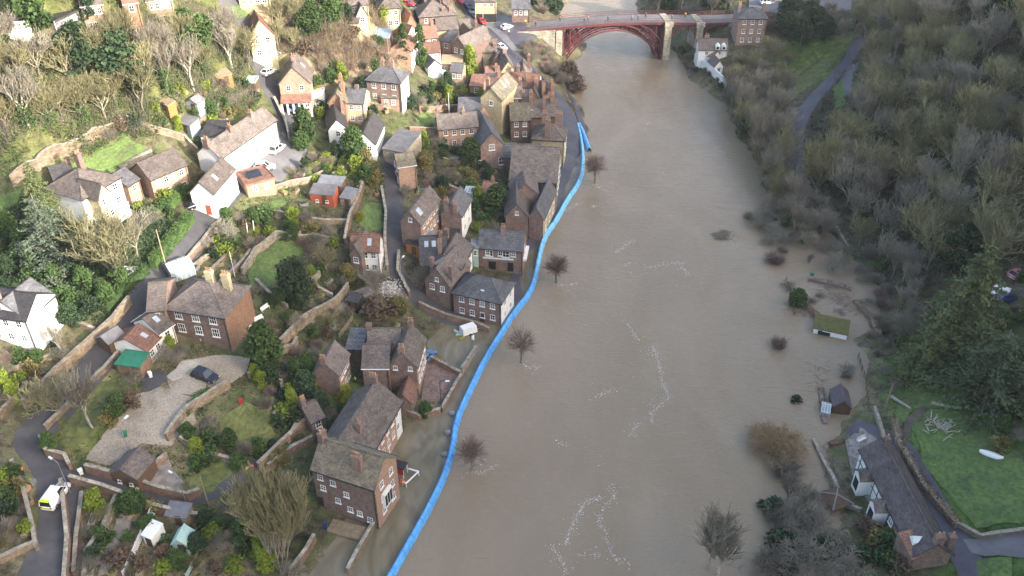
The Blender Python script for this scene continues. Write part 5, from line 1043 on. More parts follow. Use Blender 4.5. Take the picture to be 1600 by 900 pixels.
def greenhouse(A, B, C, h_, r_, label):
    ze = hit(*A, h_)[2]; a = plane(*A, ze)[:2]; b_ = plane(*B, ze)[:2]; xd = b_ - a; w_ = np.linalg.norm(xd); xd /= w_; yd = np.array([-xd[1], xd[0]]); c = (a + b_) / 2 + yd * C / 2
    r = empty('greenhouse', (*c, ze - h_), math.atan2(xd[1], xd[0]), label, 'greenhouse'); x, y = w_ / 2, C / 2; g = MB(); e = .03
    g.add([(-x, -y, 0), (x, -y, 0), (x, y, 0), (-x, y, 0), (-x, -y, h_), (x, -y, h_), (x, y, h_), (-x, y, h_), (-x, 0, h_ + r_), (x, 0, h_ + r_)], [(0, 1, 5, 4), (1, 2, 6, 9, 5), (2, 3, 7, 6), (3, 0, 4, 8, 7), (4, 5, 9, 8), (6, 7, 8, 9)])
    g.build('glazing', mat('greenhouse_glass', (.34, .40, .43), (.22, .27, .29), .8, .12, spec=.7), r); f = MB(); n_ = max(3, int(w_ / .8))
    for i in range(n_ + 1):
        q = -x + i * w_ / n_
        for s in (-1, 1): f.tube((q, s * y, 0), (q, s * y, h_), .035, .035, 4); f.tube((q, s * (y + .01), h_ + .02), (q, 0, h_ + r_ + .02), .035, .035, 4)
    for s in (-1, 1): f.tube((-x, s * y, h_), (x, s * y, h_), .05, .05, 4)
    f.tube((-x, 0, h_ + r_), (x, 0, h_ + r_), .05, .05, 4); f.build('frame', M_frame, r); return r
greenhouse((267,428), (303,415), 4.0, 2.0, 1.0, 'long greenhouse with white ribs against the garden wall of the brick mansion')
greenhouse((1283,643), (1297,646), 2.6, 1.3, .8, 'small greenhouse standing in flood water beside the brown shed')
greenhouse((725,300), (738,302), 3.0, 1.6, .7, 'white framed greenhouse in the walled garden behind the riverside houses')
cp = house('carport', 'green sheet roofed carport below the white annex', (181,568), (218,573), (227,552), 2.4, .2, 'mono', cat='carport', wm=M_wallbrick, rm=M_green)
# hipped gazebo with pale ridges
p = hit(1302, 790); r = empty('gazebo', (p[0], p[1], -.2), .35, 'square gazebo with four pale hip ridges standing in flood water', 'gazebo'); g = MB(); q = 1.9
g.slab([(-q, -q, 1.6), (q, -q, 1.6), (0, 0, 2.5)], .1); g.slab([(q, -q, 1.6), (q, q, 1.6), (0, 0, 2.5)], .1); g.slab([(q, q, 1.6), (-q, q, 1.6), (0, 0, 2.5)], .1); g.slab([(-q, q, 1.6), (-q, -q, 1.6), (0, 0, 2.5)], .1); g.build('roof', M_wood, r)
for sx in (-1, 1):
    for sy in (-1, 1): m_ = MB(); m_.tube((sx * q, sy * q, 1.62), (0, 0, 2.55), .1, .1, 5); m_.build('ridge', M_lead, r); m_ = MB(); m_.box(sx * 1.7 - .07, sx * 1.7 + .07, sy * 1.7 - .07, sy * 1.7 + .07, -.5, 1.6); m_.build('post', M_woodpale, r)
# timber staging beside the tall house, red river gate
p0 = hit(516, 822); p1 = hit(574, 842); a = math.atan2(*(p1 - p0)[[1, 0]]); L_ = float(np.linalg.norm((p1 - p0)[:2])); r = empty('timber_staging', (p0[0], p0[1], 0), a, 'yellow-brown timber staging along the foot of the tall flooded house', 'staging'); m_ = MB()
for i in range(7): m_.box(0, L_, -1.0 + i * .3, -.75 + i * .3, .75, .82)
m_.build('deck', M_woodpale, r); m_ = MB(); m_.box(0, L_, -1.05, -1.0, .2, .74); m_.build('fascia', M_woodpale, r)
for i in range(4): m_ = MB(); m_.box(i * (L_ - .3) / 3, i * (L_ - .3) / 3 + .14, -.98, -.84, -1, .75); m_.build('post', M_wood, r)
m_ = MB(); m_.box(-.55, -.02, -1.0, -.5, .2, 2.0); m_.build('gate_post', paint('navy', (.03,.04,.14)), r)
p = hit(625, 742); r = empty('entrance_canopy', (p[0], p[1], -.3), -.35, 'dark red canopy with white handrail standing over the flooded terrace', 'canopy'); m_ = MB(); m_.box(-2.3, 1.2, -.8, .8, 2.3, 2.5); m_.build('canopy_roof', M_dark, r); m_ = MB(); m_.box(-2.2, 1.1, -.85, -.8, 1.2, 2.3); m_.build('canopy_front', M_red, r)
for sx in (-2.1, 1.0):
    for sy in (-.7, .7): m_ = MB(); m_.box(sx - .06, sx + .06, sy - .06, sy + .06, -.5, 2.3); m_.build('post', M_frame, r)
m_ = MB(); m_.path([(1.2, .7, 1.2), (3.0, .7, 1.2), (2.2, -2.2, 1.2), (1.5, -2.0, 1.2)], .13, 6); m_.build('handrail', M_frame, r)
for q in ((3, .7), (2.2, -2.2), (1.5, -2.0)): m_ = MB(); m_.tube((*q, -.5), (*q, 1.2), .06, .06, 6); m_.build('post', M_frame, r)
m_ = MB(); N = 14
for i in range(N): t0, t1 = 2 * math.pi * i / N, 2 * math.pi * (i + 1) / N; m_.tube((1.5 + .42 * math.cos(t0), -2.05, 1.2 + .42 * math.sin(t0)), (1.5 + .42 * math.cos(t1), -2.05, 1.2 + .42 * math.sin(t1)), .11, .11, 6)
o = m_.build('life_ring', M_hivisorange, None, tuple(r.location), -.35); tag(o, 'orange life ring hanging on the white handrail', 'life ring')
# pale box and debris in the flooded yard
p = hit(732, 522); r = empty('trailer', (p[0], p[1], -.3), .5, 'pale box trailer stranded in the flooded car park', 'trailer'); m_ = MB(); m_.box(-1.5, 1.5, -.9, .9, .5, 1.9, taper=.08); m_.build('body', M_white, r); m_ = MB(); m_.tube((1.4, 0, .5), (2.6, 0, .45), .06, .06, 6); m_.build('drawbar', M_steel, r)
for s in (-1, 1): link('wheel', wheel_meshes()[0], r, (0, s * .95, .33))
for i, (du, dv, c, lb) in enumerate(((-14, 4, M_mint, 'mint green'), (-10, 10, M_leafyellow, 'mustard'), (8, 9, M_frame, 'white'), (-18, -2, M_foam, 'chalky'))):
    p = hit(732 + du, 522 + dv); m_ = MB(); m_.box(-.7, .7, -.12, .12, 0, .25); m_.box(-.5, .5, .14, .34, 0, .2); tag(m_.build('barrier_board', c, None, (p[0], p[1], .02), i * .8), lb + ' board heaped beside the pale trailer', 'board', 'boards by the trailer')
# ------------------------------------------------------------------ the iron bridge
zdk = 11.0; PL = plane(884, 47, zdk)[:2]; PR = plane(1034, 40, zdk)[:2]; xd = PR - PL; SPAN = float(np.linalg.norm(xd)); xd /= SPAN
br = empty('iron_bridge', (*((PL + PR) / 2), 0), math.atan2(xd[1], xd[0]), 'dark red cast iron arch bridge with stone abutments over the flooded river', 'bridge')
Wd = 7.5; S2 = SPAN / 2
def camber(x): return 11.0 + 1.35 * (1 - min(1, (x / (S2 + 14)) ** 2))
dk = MB(); xs = np.linspace(-S2 - 13, S2 + 28, 46)
for a, b_ in zip(xs[:-1], xs[1:]):
    za, zb = camber(a), camber(b_)
    vs = [(a, 0, za - .35), (b_, 0, zb - .35), (b_, Wd, zb - .35), (a, Wd, za - .35), (a, 0, za), (b_, 0, zb), (b_, Wd, zb), (a, Wd, za)]
    dk.add(vs, [(0, 3, 2, 1), (4, 5, 6, 7), (0, 1, 5, 4), (2, 3, 7, 6)])
dk.build('deck', mat('bridge_road', (.16,.15,.15), (.11,.105,.105), .5, .85), br)
fa = MB()
for a, b_ in zip(xs[:-1], xs[1:]):
    for y0 in (-.12, Wd): vs = [(a, y0, camber(a) - .7), (b_, y0, camber(b_) - .7), (b_, y0 + .12, camber(b_) - .7), (a, y0 + .12, camber(a) - .7), (a, y0, camber(a) + .08), (b_, y0, camber(b_) + .08), (b_, y0 + .12, camber(b_) + .08), (a, y0 + .12, camber(a) + .08)]; fa.add(vs, [(0, 3, 2, 1), (4, 5, 6, 7), (0, 1, 5, 4), (2, 3, 7, 6)])
fa.build('fascia', M_iron, br)
for y0 in (-.05, Wd + .05):
    rl = MB()
    for a, b_ in zip(xs[:-1], xs[1:]):
        for dz in (.7, 1.25): rl.tube((a, y0, camber(a) + dz), (b_, y0, camber(b_) + dz), .05, .05, 4)
        for q in np.linspace(a, b_, 4)[:-1]: rl.tube((q, y0, camber(q)), (q, y0, camber(q) + 1.3), .03, .03, 4)
    rl.build('railing', M_iron, br)
RISE = 10.2; AR = (S2 ** 2 + RISE ** 2) / (2 * RISE)
def arc(x, off=0.0):
    rr = AR + off; v_ = rr * rr - x * x; return (RISE - AR) + math.sqrt(max(v_, 0))
for i in range(5):
    y0 = .3 + i * (Wd - .6) / 4; rb = MB(); xx = np.linspace(-S2, S2, 33)
    for a, b_ in zip(xx[:-1], xx[1:]): rb.tube((a, y0, arc(a) - .1), (b_, y0, arc(b_) - .1), .24, .24, 5)
    for off, lim in ((1.6, 1.0), (3.2, 1.0)):
        prev = None
        for a in np.linspace(-S2 - off * .55, S2 + off * .55, 41):
            z = arc(a, off) ; ok = 0 < z < camber(a) - .6 and abs(a) < S2 + 1.2
            if ok and prev: rb.tube(prev, (a, y0, z), .17, .17, 5)
            prev = (a, y0, z) if ok else None
    for k in range(-11, 12):
        a = k * S2 / 11.5; z0 = arc(a); t = math.atan2(a, z0 - (RISE - AR)); e = (a + math.sin(t) * 3.2, y0, z0 + math.cos(t) * 3.2)
        f = min(1.0, (camber(a) - .6 - z0) / max(.01, e[2] - z0)) if e[2] > camber(a) - .6 else 1
        if f > .1: rb.tube((a, y0, z0 - .1), (a + (e[0] - a) * f, y0, z0 + (e[2] - z0) * f), .11, .11, 4)
    for s in (-1, 1):
        rb.tube((s * (S2 + .6), y0, -.5), (s * (S2 + .6), y0, 10.6), .2, .2, 5); rb.tube((s * (S2 - 1.6), y0, arc(S2 - 1.6)), (s * (S2 - 1.6), y0, 10.7), .15, .15, 5)
        cxx, cz, rr = s * (S2 - 3.6), 8.7, 1.35
        for q in range(16): t0, t1 = q * math.pi / 8, (q + 1) * math.pi / 8; rb.tube((cxx + rr * math.cos(t0), y0, cz + rr * math.sin(t0)), (cxx + rr * math.cos(t1), y0, cz + rr * math.sin(t1)), .1, .1, 4)
    rb.build('rib', M_iron, br)
bc = MB()
for a in np.linspace(-S2 + 1, S2 - 1, 13): bc.tube((a, .3, arc(a) + .1), (a, Wd - .3, arc(a) + .1), .1, .1, 4)
bc.build('cross_brace', M_iron, br)
M_abut = mat('abutment_stone', (.40,.36,.28), (.20,.18,.14), .5, .95, .5, brick=1.2, stretch=(1,1,.35))
ab = MB(); ab.box(-S2 - 3.2, -S2 - .9, -.6, Wd + .6, -6, 10.9, taper=.15); ab.build('pier', M_abut, br)
ab = MB(); ab.box(-S2 - 15, -S2 - 3.3, -.35, Wd + .3, -3, 10.55); ab.box(-S2 - 9.5, -S2 - 8, -1.0, -.3, -3, 9.8, taper=.1); ab.box(-S2 - 15, -S2 - 3.3, -.45, 0, 10.55, 11.2); ab.build('abutment', M_abut, br)
ab = MB(); ab.box(-S2 - 3.4, -S2 + .9, -1.2, Wd + 1, -5, .5, taper=.1); ab.build('pier_foot', M_abut, br)
for q in (S2 + 1.0, S2 + 11.2): ab = MB(); ab.box(q, q + 2.3, -.7, Wd + .6, -5, camber(q) + .15, taper=.12); ab.box(q - .2, q + 2.5, -.9, .3, camber(q) - 1.2, camber(q) + .2); ab.build('pier', M_abut, br)
for q0 in (S2 + 3.5, S2 + 13.7):
    for y0 in (.2, Wd - .2):
        rb = MB(); R2 = 3.9
        for off in (0, .9):
            for k in range(12): t0, t1 = math.pi * k / 12, math.pi * (k + 1) / 12; rb.tube((q0 + 3.85 - (R2 + off * .0) * math.cos(t0), y0, 6.2 + off + (R2 - off * .1) * math.sin(t0)), (q0 + 3.85 - R2 * math.cos(t1), y0, 6.2 + off + (R2 - off * .1) * math.sin(t1)), .18, .18, 4)
        rb.build('side_arch', M_iron, br)
ab = MB(); ab.box(S2 + 21.5, S2 + 29, -.4, Wd + .4, -2, 10.7); ab.build('abutment', M_abut, br)
def bridge_pt(x, y): c_, s_ = xd[0], xd[1]; o = (PL + PR) / 2; return (o[0] + x * c_ - y * s_, o[1] + x * s_ + y * c_)
bp_ = [(-24,3,'dark clothes near the town end'),(-16,5,'grey coat beside the far railing'),(-9,2,'navy coat walking alone left of the crown'),(-7.6,3,'black coat beside another walker'),(-1.5,2.5,'black clothes right at the crown'),(6,2,'blue coat leaning on the near railing'),(8,2.5,'dark coat in a pair by the near railing'),(11,4.5,'brown coat in the middle of the roadway'),(19,3,'grey clothes above the first stone pier')]
bc_ = [M_dark, M_lead, paint('navy', (.03,.04,.14)), M_dark, M_dark, paint('coat_blue', (.05,.10,.25), .8), M_dark, M_wood, M_lead]
for (x, y, t), c in zip(bp_, bc_): q = bridge_pt(x, y); person(0, 0, 'person in %s on the bridge' % t, top=c, z=camber(x), p=q, rz=random.uniform(0, 6), group='people crossing the iron bridge')
q = bridge_pt(24, 5); person(0, 0, 'person in orange hi-vis on the bridge by a white sign', top=M_hivisorange, z=camber(24), p=q, group='people crossing the iron bridge')
q = bridge_pt(-27, 4); person(0, 0, 'person in pale yellow jacket at the town end of the bridge', top=M_hivis, z=float(terr(*q)) + .3, p=q)

# ------------------------------------------------------------------ the blue flood barrier
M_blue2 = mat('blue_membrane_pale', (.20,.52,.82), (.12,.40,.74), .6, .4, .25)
ps = resample([tuple(p[:2]) for p in smooth_line([plane(u, v, 0.0)[:2] for u, v in BAR], 2)], 1.0)
prof = [(-.5, -.5), (-.42, .5), (-.22, 1.05), (.02, 1.15), (.20, 1.0), (.5, .35), (.66, -.6)]
vs = []; fs = []; K = len(prof); a_ = [offset_line(ps, -o_) for o_, _ in prof]
for i in range(len(ps)):
    j1 = random.uniform(-.05, .05); pz = .06 * math.sin(i * 1.9)
    for k, (o_, z) in enumerate(prof): vs.append((a_[k][i][0] + random.uniform(-.06, .06), a_[k][i][1] + random.uniform(-.06, .06), z * (1 + j1 * .8) + (pz if 1 < k < 5 else 0)))
for i in range(len(ps) - 1):
    for k in range(K - 1): q = i * K + k; fs.append((q, q + 1, q + K + 1, q + K))
fb = empty('flood_barrier', (0, 0, 0), 0, 'long bright blue membrane flood barrier curving along the drowned river road', 'flood barrier')
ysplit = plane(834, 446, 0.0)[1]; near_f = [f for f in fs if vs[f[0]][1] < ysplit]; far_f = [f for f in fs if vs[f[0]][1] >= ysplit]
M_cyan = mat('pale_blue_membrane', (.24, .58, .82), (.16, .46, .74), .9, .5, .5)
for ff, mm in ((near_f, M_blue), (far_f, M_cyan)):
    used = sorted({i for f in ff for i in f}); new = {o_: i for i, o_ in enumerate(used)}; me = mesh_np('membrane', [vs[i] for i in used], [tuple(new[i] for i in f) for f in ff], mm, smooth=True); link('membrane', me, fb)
sm_ = MB()
for i in range(0, len(ps) - 1, 4):
    pr_ = [(a_[k][i][0], a_[k][i][1], vs[i * K + k][2] + .03) for k in range(2, K)]; sm_.path(pr_, .035, 4)
sm_.build('seam', mat('blue_seam', (.03,.20,.52), None, 2), fb)
px2 = [(921,236),(916,222),(910,205),(905,196)]; ps2 = resample([plane(u, v, .2)[:2] for u, v in px2], 1.0); vs = []; fs = []; a2 = [offset_line(ps2, -o_ * 1.1) for o_, _ in prof]
for i in range(len(ps2)):
    for k, (o_, z) in enumerate(prof): vs.append((*a2[k][i], z * 1.0 + random.uniform(-.05, .08)))
for i in range(len(ps2) - 1):
    for k in range(K - 1): q = i * K + k; fs.append((q, q + 1, q + K + 1, q + K))
tag(link('barrier_end_sheet', mesh_np('barrier_end_sheet', vs, fs, M_blue2, smooth=True)), 'loose paler blue sheet at the upstream end of the barrier', 'sheet')
for u, v, lb in ((707,650,'left of the upper bend'),(700,680,'beside the middle of the flooded road'),(695,714,'next to the river tree by the dark canopy')):
    p = hit(u, v); m_ = MB(); m_.blob((0, 0, .35), .65, .5, .4, 0, 9, 5); m_.tube((-.5, 0, .5), (.5, 0, .62), .1, .1, 6); tag(m_.build('pump', M_lead, None, (p[0], p[1], -.1)), 'small grey pump against the barrier ' + lb, 'pump', 'pumps along the flood barrier')

# ------------------------------------------------------------------ garden walls, fences, hedges
GW = 'walls of the terraced gardens'
for px, hh, lb, m in [
 ([(72,672),(112,632),(165,580),(208,532),(222,500)], .9, 'tan stone wall along the river side of the main road', M_wallstone),
 ([(40,640),(90,590),(140,545),(180,508),(205,476)], 1.8, 'high ochre stone wall on the uphill side of the main road', M_wallstone),
 ([(270,438),(305,395),(335,358),(352,342)], .8, 'brick wall beside the road up to the white terrace', M_wallbrick),
 ([(100,760),(110,850),(104,930)], 1.6, 'brick-red wall at the roadside right of the white van', M_wallbrick),
 ([(113,757),(160,770),(240,800),(300,815),(330,815)], 1.8, 'long low brick wall under the stepped path', M_wallbrick),
 ([(137,738),(190,752),(250,772),(295,782),(315,775)], 1.6, 'brick wall above the stepped path beside the cabin', M_wallbrick),
 ([(130,775),(122,840),(118,900)], .9, 'thin wall inside the road-side garden bed', M_wallbrick),
 ([(185,782),(165,830),(138,870),(135,910)], 1.3, 'curving pale stone wall between two bottom gardens', M_stone),
 ([(67,690),(75,712),(105,720),(112,735)], 1.4, 'curved brick gate wall with white cap stones', M_wallbrick),
 ([(22,727),(40,770),(55,830),(60,862)], 1.2, 'wall on the bend of the road opposite the white van', M_wallstone),
 ([(0,880),(30,865),(62,852)], 1.0, 'tumbled stone wall below the bend garden', M_wallstone),
 ([(0,655),(20,635),(45,610)], 1.2, 'sunlit rubble wall beside the gravel turning place', M_wallstone),
 ([(262,690),(290,650),(320,630),(360,605)], 1.5, 'stone retaining wall below the gravel drive', M_wallstone),
 ([(390,592),(410,565),(460,545),(465,535)], 1.2, 'low rubble wall beside the dark car drive', M_wallstone),
 ([(405,735),(440,700),(490,655)], 1.5, 'brick wall beside the path with two walkers', M_wallbrick),
 ([(283,690),(330,715),(390,730)], 1.1, 'garden wall between vegetable beds and the rough lawn', M_wallstone),
 ([(380,430),(400,398),(432,372),(472,372)], 1.5, 'pale curved wall behind the oval lawn', M_stone),
 ([(440,545),(480,505),(525,480),(545,455)], 2.0, 'tall stone wall climbing past the yew tree', M_wallstone),
 ([(460,470),(475,455),(500,430)], 1.0, 'low edging wall beside the clipped yew', M_stone),
 ([(20,290),(60,265),(105,240),(150,215),(195,200)], 2.0, 'long sunlit pink stone wall above the walled lawn', M_wallstone),
 ([(188,268),(215,252),(238,240)], 1.0, 'stone terrace wall with balustrade under the walled lawn', M_stone),
 ([(200,190),(240,205),(290,220),(310,240)], 1.2, 'stone wall of the ruined terrace above the salmon cottage', M_wallstone),
 ([(597,300),(604,340),(602,385),(606,425)], 1.5, 'mossy stone wall down the lawn side of the lane', M_stone),
 ([(624,400),(622,430),(640,465)], 1.4, 'brick wall on the house side of the lane foot', M_wallbrick),
 ([(540,385),(548,345),(560,320),(568,295)], 1.8, 'rusty brick wall between the red shed garden and the small lawn', M_wallbrick),
 ([(428,300),(450,292),(485,285),(505,275)], 1.2, 'stone wall in front of the bungalow lawns', M_wallstone),
 ([(655,480),(700,500),(745,512),(765,522)], 1.3, 'brick wall in front of the flooded hall', M_wallbrick),
 ([(665,560),(720,588)], 1.0, 'low wall between the flooded car park and paved yard', M_wallbrick),
 ([(722,585),(745,550)], 1.6, 'stone wall end standing in water near the barrier', M_stone),
 ([(690,645),(722,590)], 1.0, 'thin wall on the river side of the paved yard', M_wallbrick),
 ([(618,640),(655,655),(688,645)], 1.0, 'low wall at the bottom of the paved yard', M_wallbrick),
 ([(545,900),(560,870),(588,822)], 1.6, 'straight stone wall running into the flood below the tall house', M_wallstone),
 ([(455,900),(480,868),(493,845)], 1.5, 'short broken wall at the edge of the bottom tree', M_wallbrick),
 ([(430,160),(445,190),(452,215)], 1.3, 'wall on the shaded side of the steep lane', M_wallstone),
 ([(655,175),(700,172),(755,175)], 1.4, 'pale brick garden wall behind the walled lawn', M_wallbrick),
 ([(735,112),(715,120),(680,118)], 1.6, 'mint-lit wall below the bright green tree', M_white),
 ([(1085,95),(1098,106),(1118,122),(1134,136)], 2.2, 'long white wall along the river below the white cottage', M_white),
 ([(1365,640),(1375,670),(1380,690)], .7, 'dark garden edge wall beside the flooded lawn', M_wallstone),
 ([(1400,690),(1440,760),(1490,820),(1530,842),(1600,832)], .8, 'ochre bank wall around the big lawn', M_wallstone),
 ([(1255,308),(1300,345),(1325,390)], .6, 'drowned track wall under the right bank trees', M_stone),
 ([(1270,690),(1292,735),(1318,790),(1345,800)], .6, 'half-drowned wall in front of the cottage row', M_stone),

 ([(505,300),(522,276),(545,264)], .9, 'low terrace wall stepping up beside the bungalow lawns', M_wallstone),
 ([(400,440),(425,465),(450,482)], .7, 'low wall between the oval lawn and the clipped yew', M_stone),
 ([(290,430),(330,400),(352,372)], .8, 'upper terrace wall in the beds beside the greenhouse', M_wallstone),
 ([(318,440),(350,408),(378,380)], .8, 'middle terrace wall in the beds beside the greenhouse', M_wallstone),
 ([(340,450),(372,420),(392,395)], .8, 'lower terrace wall in the beds beside the greenhouse', M_wallstone),
 ([(430,335),(470,345),(510,350),(548,350)], 1.0, 'stone wall under the red shed terrace', M_wallstone),
 ([(450,375),(490,372),(530,380)], .9, 'ruined dark wall right of the oval lawn', M_wallstone),
 ([(480,430),(500,455),(520,465)], .8, 'short terrace wall right of the clipped yew', M_stone),
 ([(560,300),(575,270),(582,245)], 1.2, 'stone wall left of the lane head', M_wallstone),
 ([(640,205),(690,208),(720,214)], 1.0, 'low wall in front of the brick terrace pair', M_wallbrick),
 ([(660,240),(700,255),(745,250)], 1.0, 'overgrown wall in the walled gardens above the warehouse', M_wallstone),
 ([(690,290),(735,310),(780,306)], 1.0, 'brick wall in the walled gardens beside the greenhouse', M_wallbrick),
 ([(570,165),(600,172),(640,168)], 1.1, 'garden wall below the twin-chimneyed brick house', M_wallbrick),
 ([(430,655),(445,625),(440,600)], 1.0, 'edging wall around the upper end of the rough lawn', M_wallstone),
 ([(455,690),(470,660),(478,640)], 1.4, 'brick wall behind the yard with the red bin', M_wallbrick),
 ([(420,735),(460,705),(490,690)], 1.3, 'brick wall on the far side of the walkers path', M_wallbrick),
 ([(215,775),(240,735),(262,715)], 1.0, 'brick edge wall of the gravel yard behind the cabin', M_wallbrick),
 ([(0,590),(40,575),(80,560)], .8, 'garden wall below the white house on the edge of town', M_wallstone),
 ([(95,500),(130,512),(150,520)], .9, 'brick terrace wall right of the white house', M_wallbrick),
 ([(350,170),(380,150),(405,145)], .9, 'rubble terrace wall beside the dark garden store', M_wallstone),
 ([(300,200),(330,185),(345,165)], .9, 'rubble terrace wall above the blue-grey garden shed', M_wallstone),
]: wall(px, hh, lb, m, group=None, capm=M_stone if m is not M_white else M_white)
hedge([(240,420),(268,385),(300,345)], 2.2, 1.6, 'clipped green hedge between the two lanes above the big bare tree', M_leaf)
hedge([(165,490),(195,455),(230,425)], 1.8, 1.5, 'shaggy ivy hedge along the uphill side of the main road', M_leaf)
hedge([(225,345),(262,330),(290,300)], 2.0, 2.0, 'broad green hedge below the salmon cottage', M_leaf)
hedge([(1395,660),(1405,700),(1445,765),(1495,825)], 1.1, 1.2, 'brown-green clipped hedge curving beside the right bank track', M_bramble)
hedge([(290,650),(310,625),(330,612)], 1.0, 1.0, 'low hedge at the corner of the gravel drive', M_leaf)
hedge([(478,270),(500,262),(520,268)], 1.3, 1.2, 'round-topped hedge behind the bungalow lawn', M_leafbright)
hedge([(1240,468),(1262,485),(1278,500)], 1.25, 1.0, 'drowned brown hedge left of the mossy cabin', M_bramble)
hedge([(1262,440),(1295,446),(1330,456)], 1.0, 1.0, 'drowned hedge line behind the mossy cabin', M_twigred)
hedge([(1335,475),(1362,500),(1372,525)], 1.0, 1.2, 'half-drowned hedge between the mossy cabin and the wood', M_bramble)
hedge([(1282,610),(1284,640),(1288,665)], .9, .9, 'drowned scrub beside the flooded greenhouse', M_twigred)
def fence(px, h_, label, m, gap=.28, th=.04, name='garden_fence', lattice=False):
    p_ = resample([hit(u, v)[:2] for u, v in px], 1.8); r = empty(name, (p_[0][0], p_[0][1], 0), 0, label, 'fence'); o = p_[0]; pm_ = MB(); bm__ = MB()
    for a, b_ in zip(p_[:-1], p_[1:]):
        za, zb = float(terr(*a)), float(terr(*b_)); A3 = np.array([*(a - o), za]); B3 = np.array([*(b_ - o), zb])
        for k in range(1, int(h_ / gap) + 1): bm__.tube(A3 + [0, 0, k * gap], B3 + [0, 0, k * gap], th, th, 4)
        if lattice:
            for t in np.linspace(0, .9, 6): q = A3 + (B3 - A3) * t; bm__.tube(q, q + [0, 0, h_], th, th, 4)
    for a in p_: pm_ = MB(); q = (*(a - o), float(terr(*a))); pm_.tube(q, (q[0], q[1], q[2] + h_ + .15), .06, .06, 5); pm_.build('post', m, r)
    bm__.build('rail', m, r); return r
fence([(195,905),(215,860),(240,800)], 1.6, 'white lattice fence between the bottom gardens', M_frame, .3, .05, lattice=True)
fence([(255,905),(262,860),(262,825)], .9, 'grey wire fence round the chicken lawn', M_wood)
fence([(292,905),(310,870),(328,840)], 1.1, 'fence with green slats beside the playhouse garden', M_mint, .2)
fence([(1310,118),(1330,108)], 1.0, 'short rail fence where the woodland tracks split', M_wood)
fence([(790,78),(820,105),(850,130),(868,152)], 1.1, 'black iron railings along the river side of the descending road', M_dark, .35, .035, 'railings')
fence([(512,505),(545,480)], 1.2, 'timber fence along the terraced beds beside the black shed', M_woodpale, .3)
fence([(530,530),(552,500)], 1.2, 'split timber fence up the slope behind the brick cottage', M_woodpale, .3)
fence([(1228,440),(1236,465),(1240,495)], 1.5, 'thin fence standing in flood water left of the mossy cabin', M_wood, .45)
fence([(1340,560),(1352,600),(1356,640)], 1.3, 'wire fence in flood water along the lawn edge', M_wood, .4)
fence([(1190,150),(1230,135),(1295,80)], 1.0, 'thin rail fence above the right bank meadow', M_wood, .5)

# ------------------------------------------------------------------ vehicles
blk = ('black', (.012,.014,.022)); wht = ('white', (.75,.76,.77)); sil = ('silver', (.42,.43,.45)); blu = ('blue', (.10,.20,.38)); red = ('red', (.42,.03,.04)); navy = ('navy', (.03,.04,.14)); grey = ('grey', (.12,.125,.13))
car(322,592,-22,blk,'black estate car parked on the gravel drive','suv')
car(90,780,82,wht,'white van with yellow hi-vis tail on the bottom road','van',stripe=M_hivis)
car(200,432,50,sil,'silver car under the spreading bare tree','suv')
car(308,324,40,blk,'black car outside the white annex garage','hatch')
car(414,265,12,wht,'white car on the hardstanding below the white terrace','suv')
car(434,236,70,wht,'white estate parked nose to the hedge at the road bend','suv')
car(480,171,60,wht,'white car beside the gabled brick house','suv')
car(459,171,75,blu,'light blue car beside the gabled brick house','hatch')
car(426,86,10,grey,'grey car beside the tall pale hillside house','hatch')
car(421,116,60,wht,'white car squeezed against the steep lane','hatch')
car(412,283,15,red,'red car in front of the solar panel building','hatch')
car(668,561,60,blu,'light blue and white car at the edge of the flooded yard','hatch')
car(731,14,-55,navy,'dark car first in the row at the top of the high street','hatch')
car(738,21,-55,wht,'white car second in the row on the high street','hatch')
car(746,29,-55,sil,'silver car third in the row on the high street','hatch')
car(753,37,-55,red,'red car at the near end of the high street row','hatch')
car(638,9,-20,red,'red car in the sunny yard behind the tiled house','hatch')
car(648,16,-10,sil,'silver car in the sunny yard behind the tiled house','hatch')
car(625,24,0,grey,'dark car between the pale villa and the yard','hatch')
car(718,5,-40,red,'red car at the very top of the high street','hatch')
car(784,77,-50,wht,'white car alone on the descending river road','hatch')
car(792,45,40,wht,'white car beside bins on the square','hatch')
for i, (u, v, a, c, t) in enumerate(((1198,6,10,wht,'white car at the town end of the far car park'),(1245,8,15,wht,'long white car in the middle of the far car park'),(1228,14,5,wht,'white car half behind the car park wall'),(1293,19,12,sil,'silver car alone by the dark trees of the far car park'),(1215,2,15,grey,'grey car in the back row of the far car park'))): car(u, v, a, c, t, 'suv' if i < 2 else 'hatch')
car(1588,432,30,('pink', (.35,.16,.18)),'faded red car in the hillside garden on the right bank','hatch')
car(1572,470,10,navy,'dark car beside the white lean-to on the right bank','hatch')

# ------------------------------------------------------------------ people, lamps, small things
person(388,741,'person in yellow hi-vis jacket on the lower footpath',top=M_hivis,rz=.6,group=None)
person(396,738,'person in red and yellow hi-vis beside another on the lower footpath',top=M_red,rz=.3)
person(556,600,'person in bright yellow jacket between the two brick houses',top=M_hivis,rz=2)
person(38,742,'person in orange hi-vis at the road bend',top=M_hivisorange,rz=1)
person(795,55,'person in white top near the square bins',top=M_frame,rz=1)
lamp_post(690,645,7.0,'black Victorian style street lamp standing beside the paved yard',m=M_dark,style='arm',arm=1.0)
lamp_post(110,770,6.0,'street lamp leaning over the path entrance by the white van',rz=2.6)
lamp_post(292,790,6.0,'street lamp at the lower end of the stepped path',rz=2.6)
lamp_post(628,445,5.5,'street lamp at the foot of the narrow lane',rz=1.2)
lamp_post(766,500,6.5,'dark street lamp in front of the white-ended hall',m=M_dark,rz=2.8)
lamp_post(203,710,6.0,'thin street lamp behind the timber cabin',rz=1.2)
lamp_post(452,222,6.0,'street lamp by the white car at the road bend',rz=2)
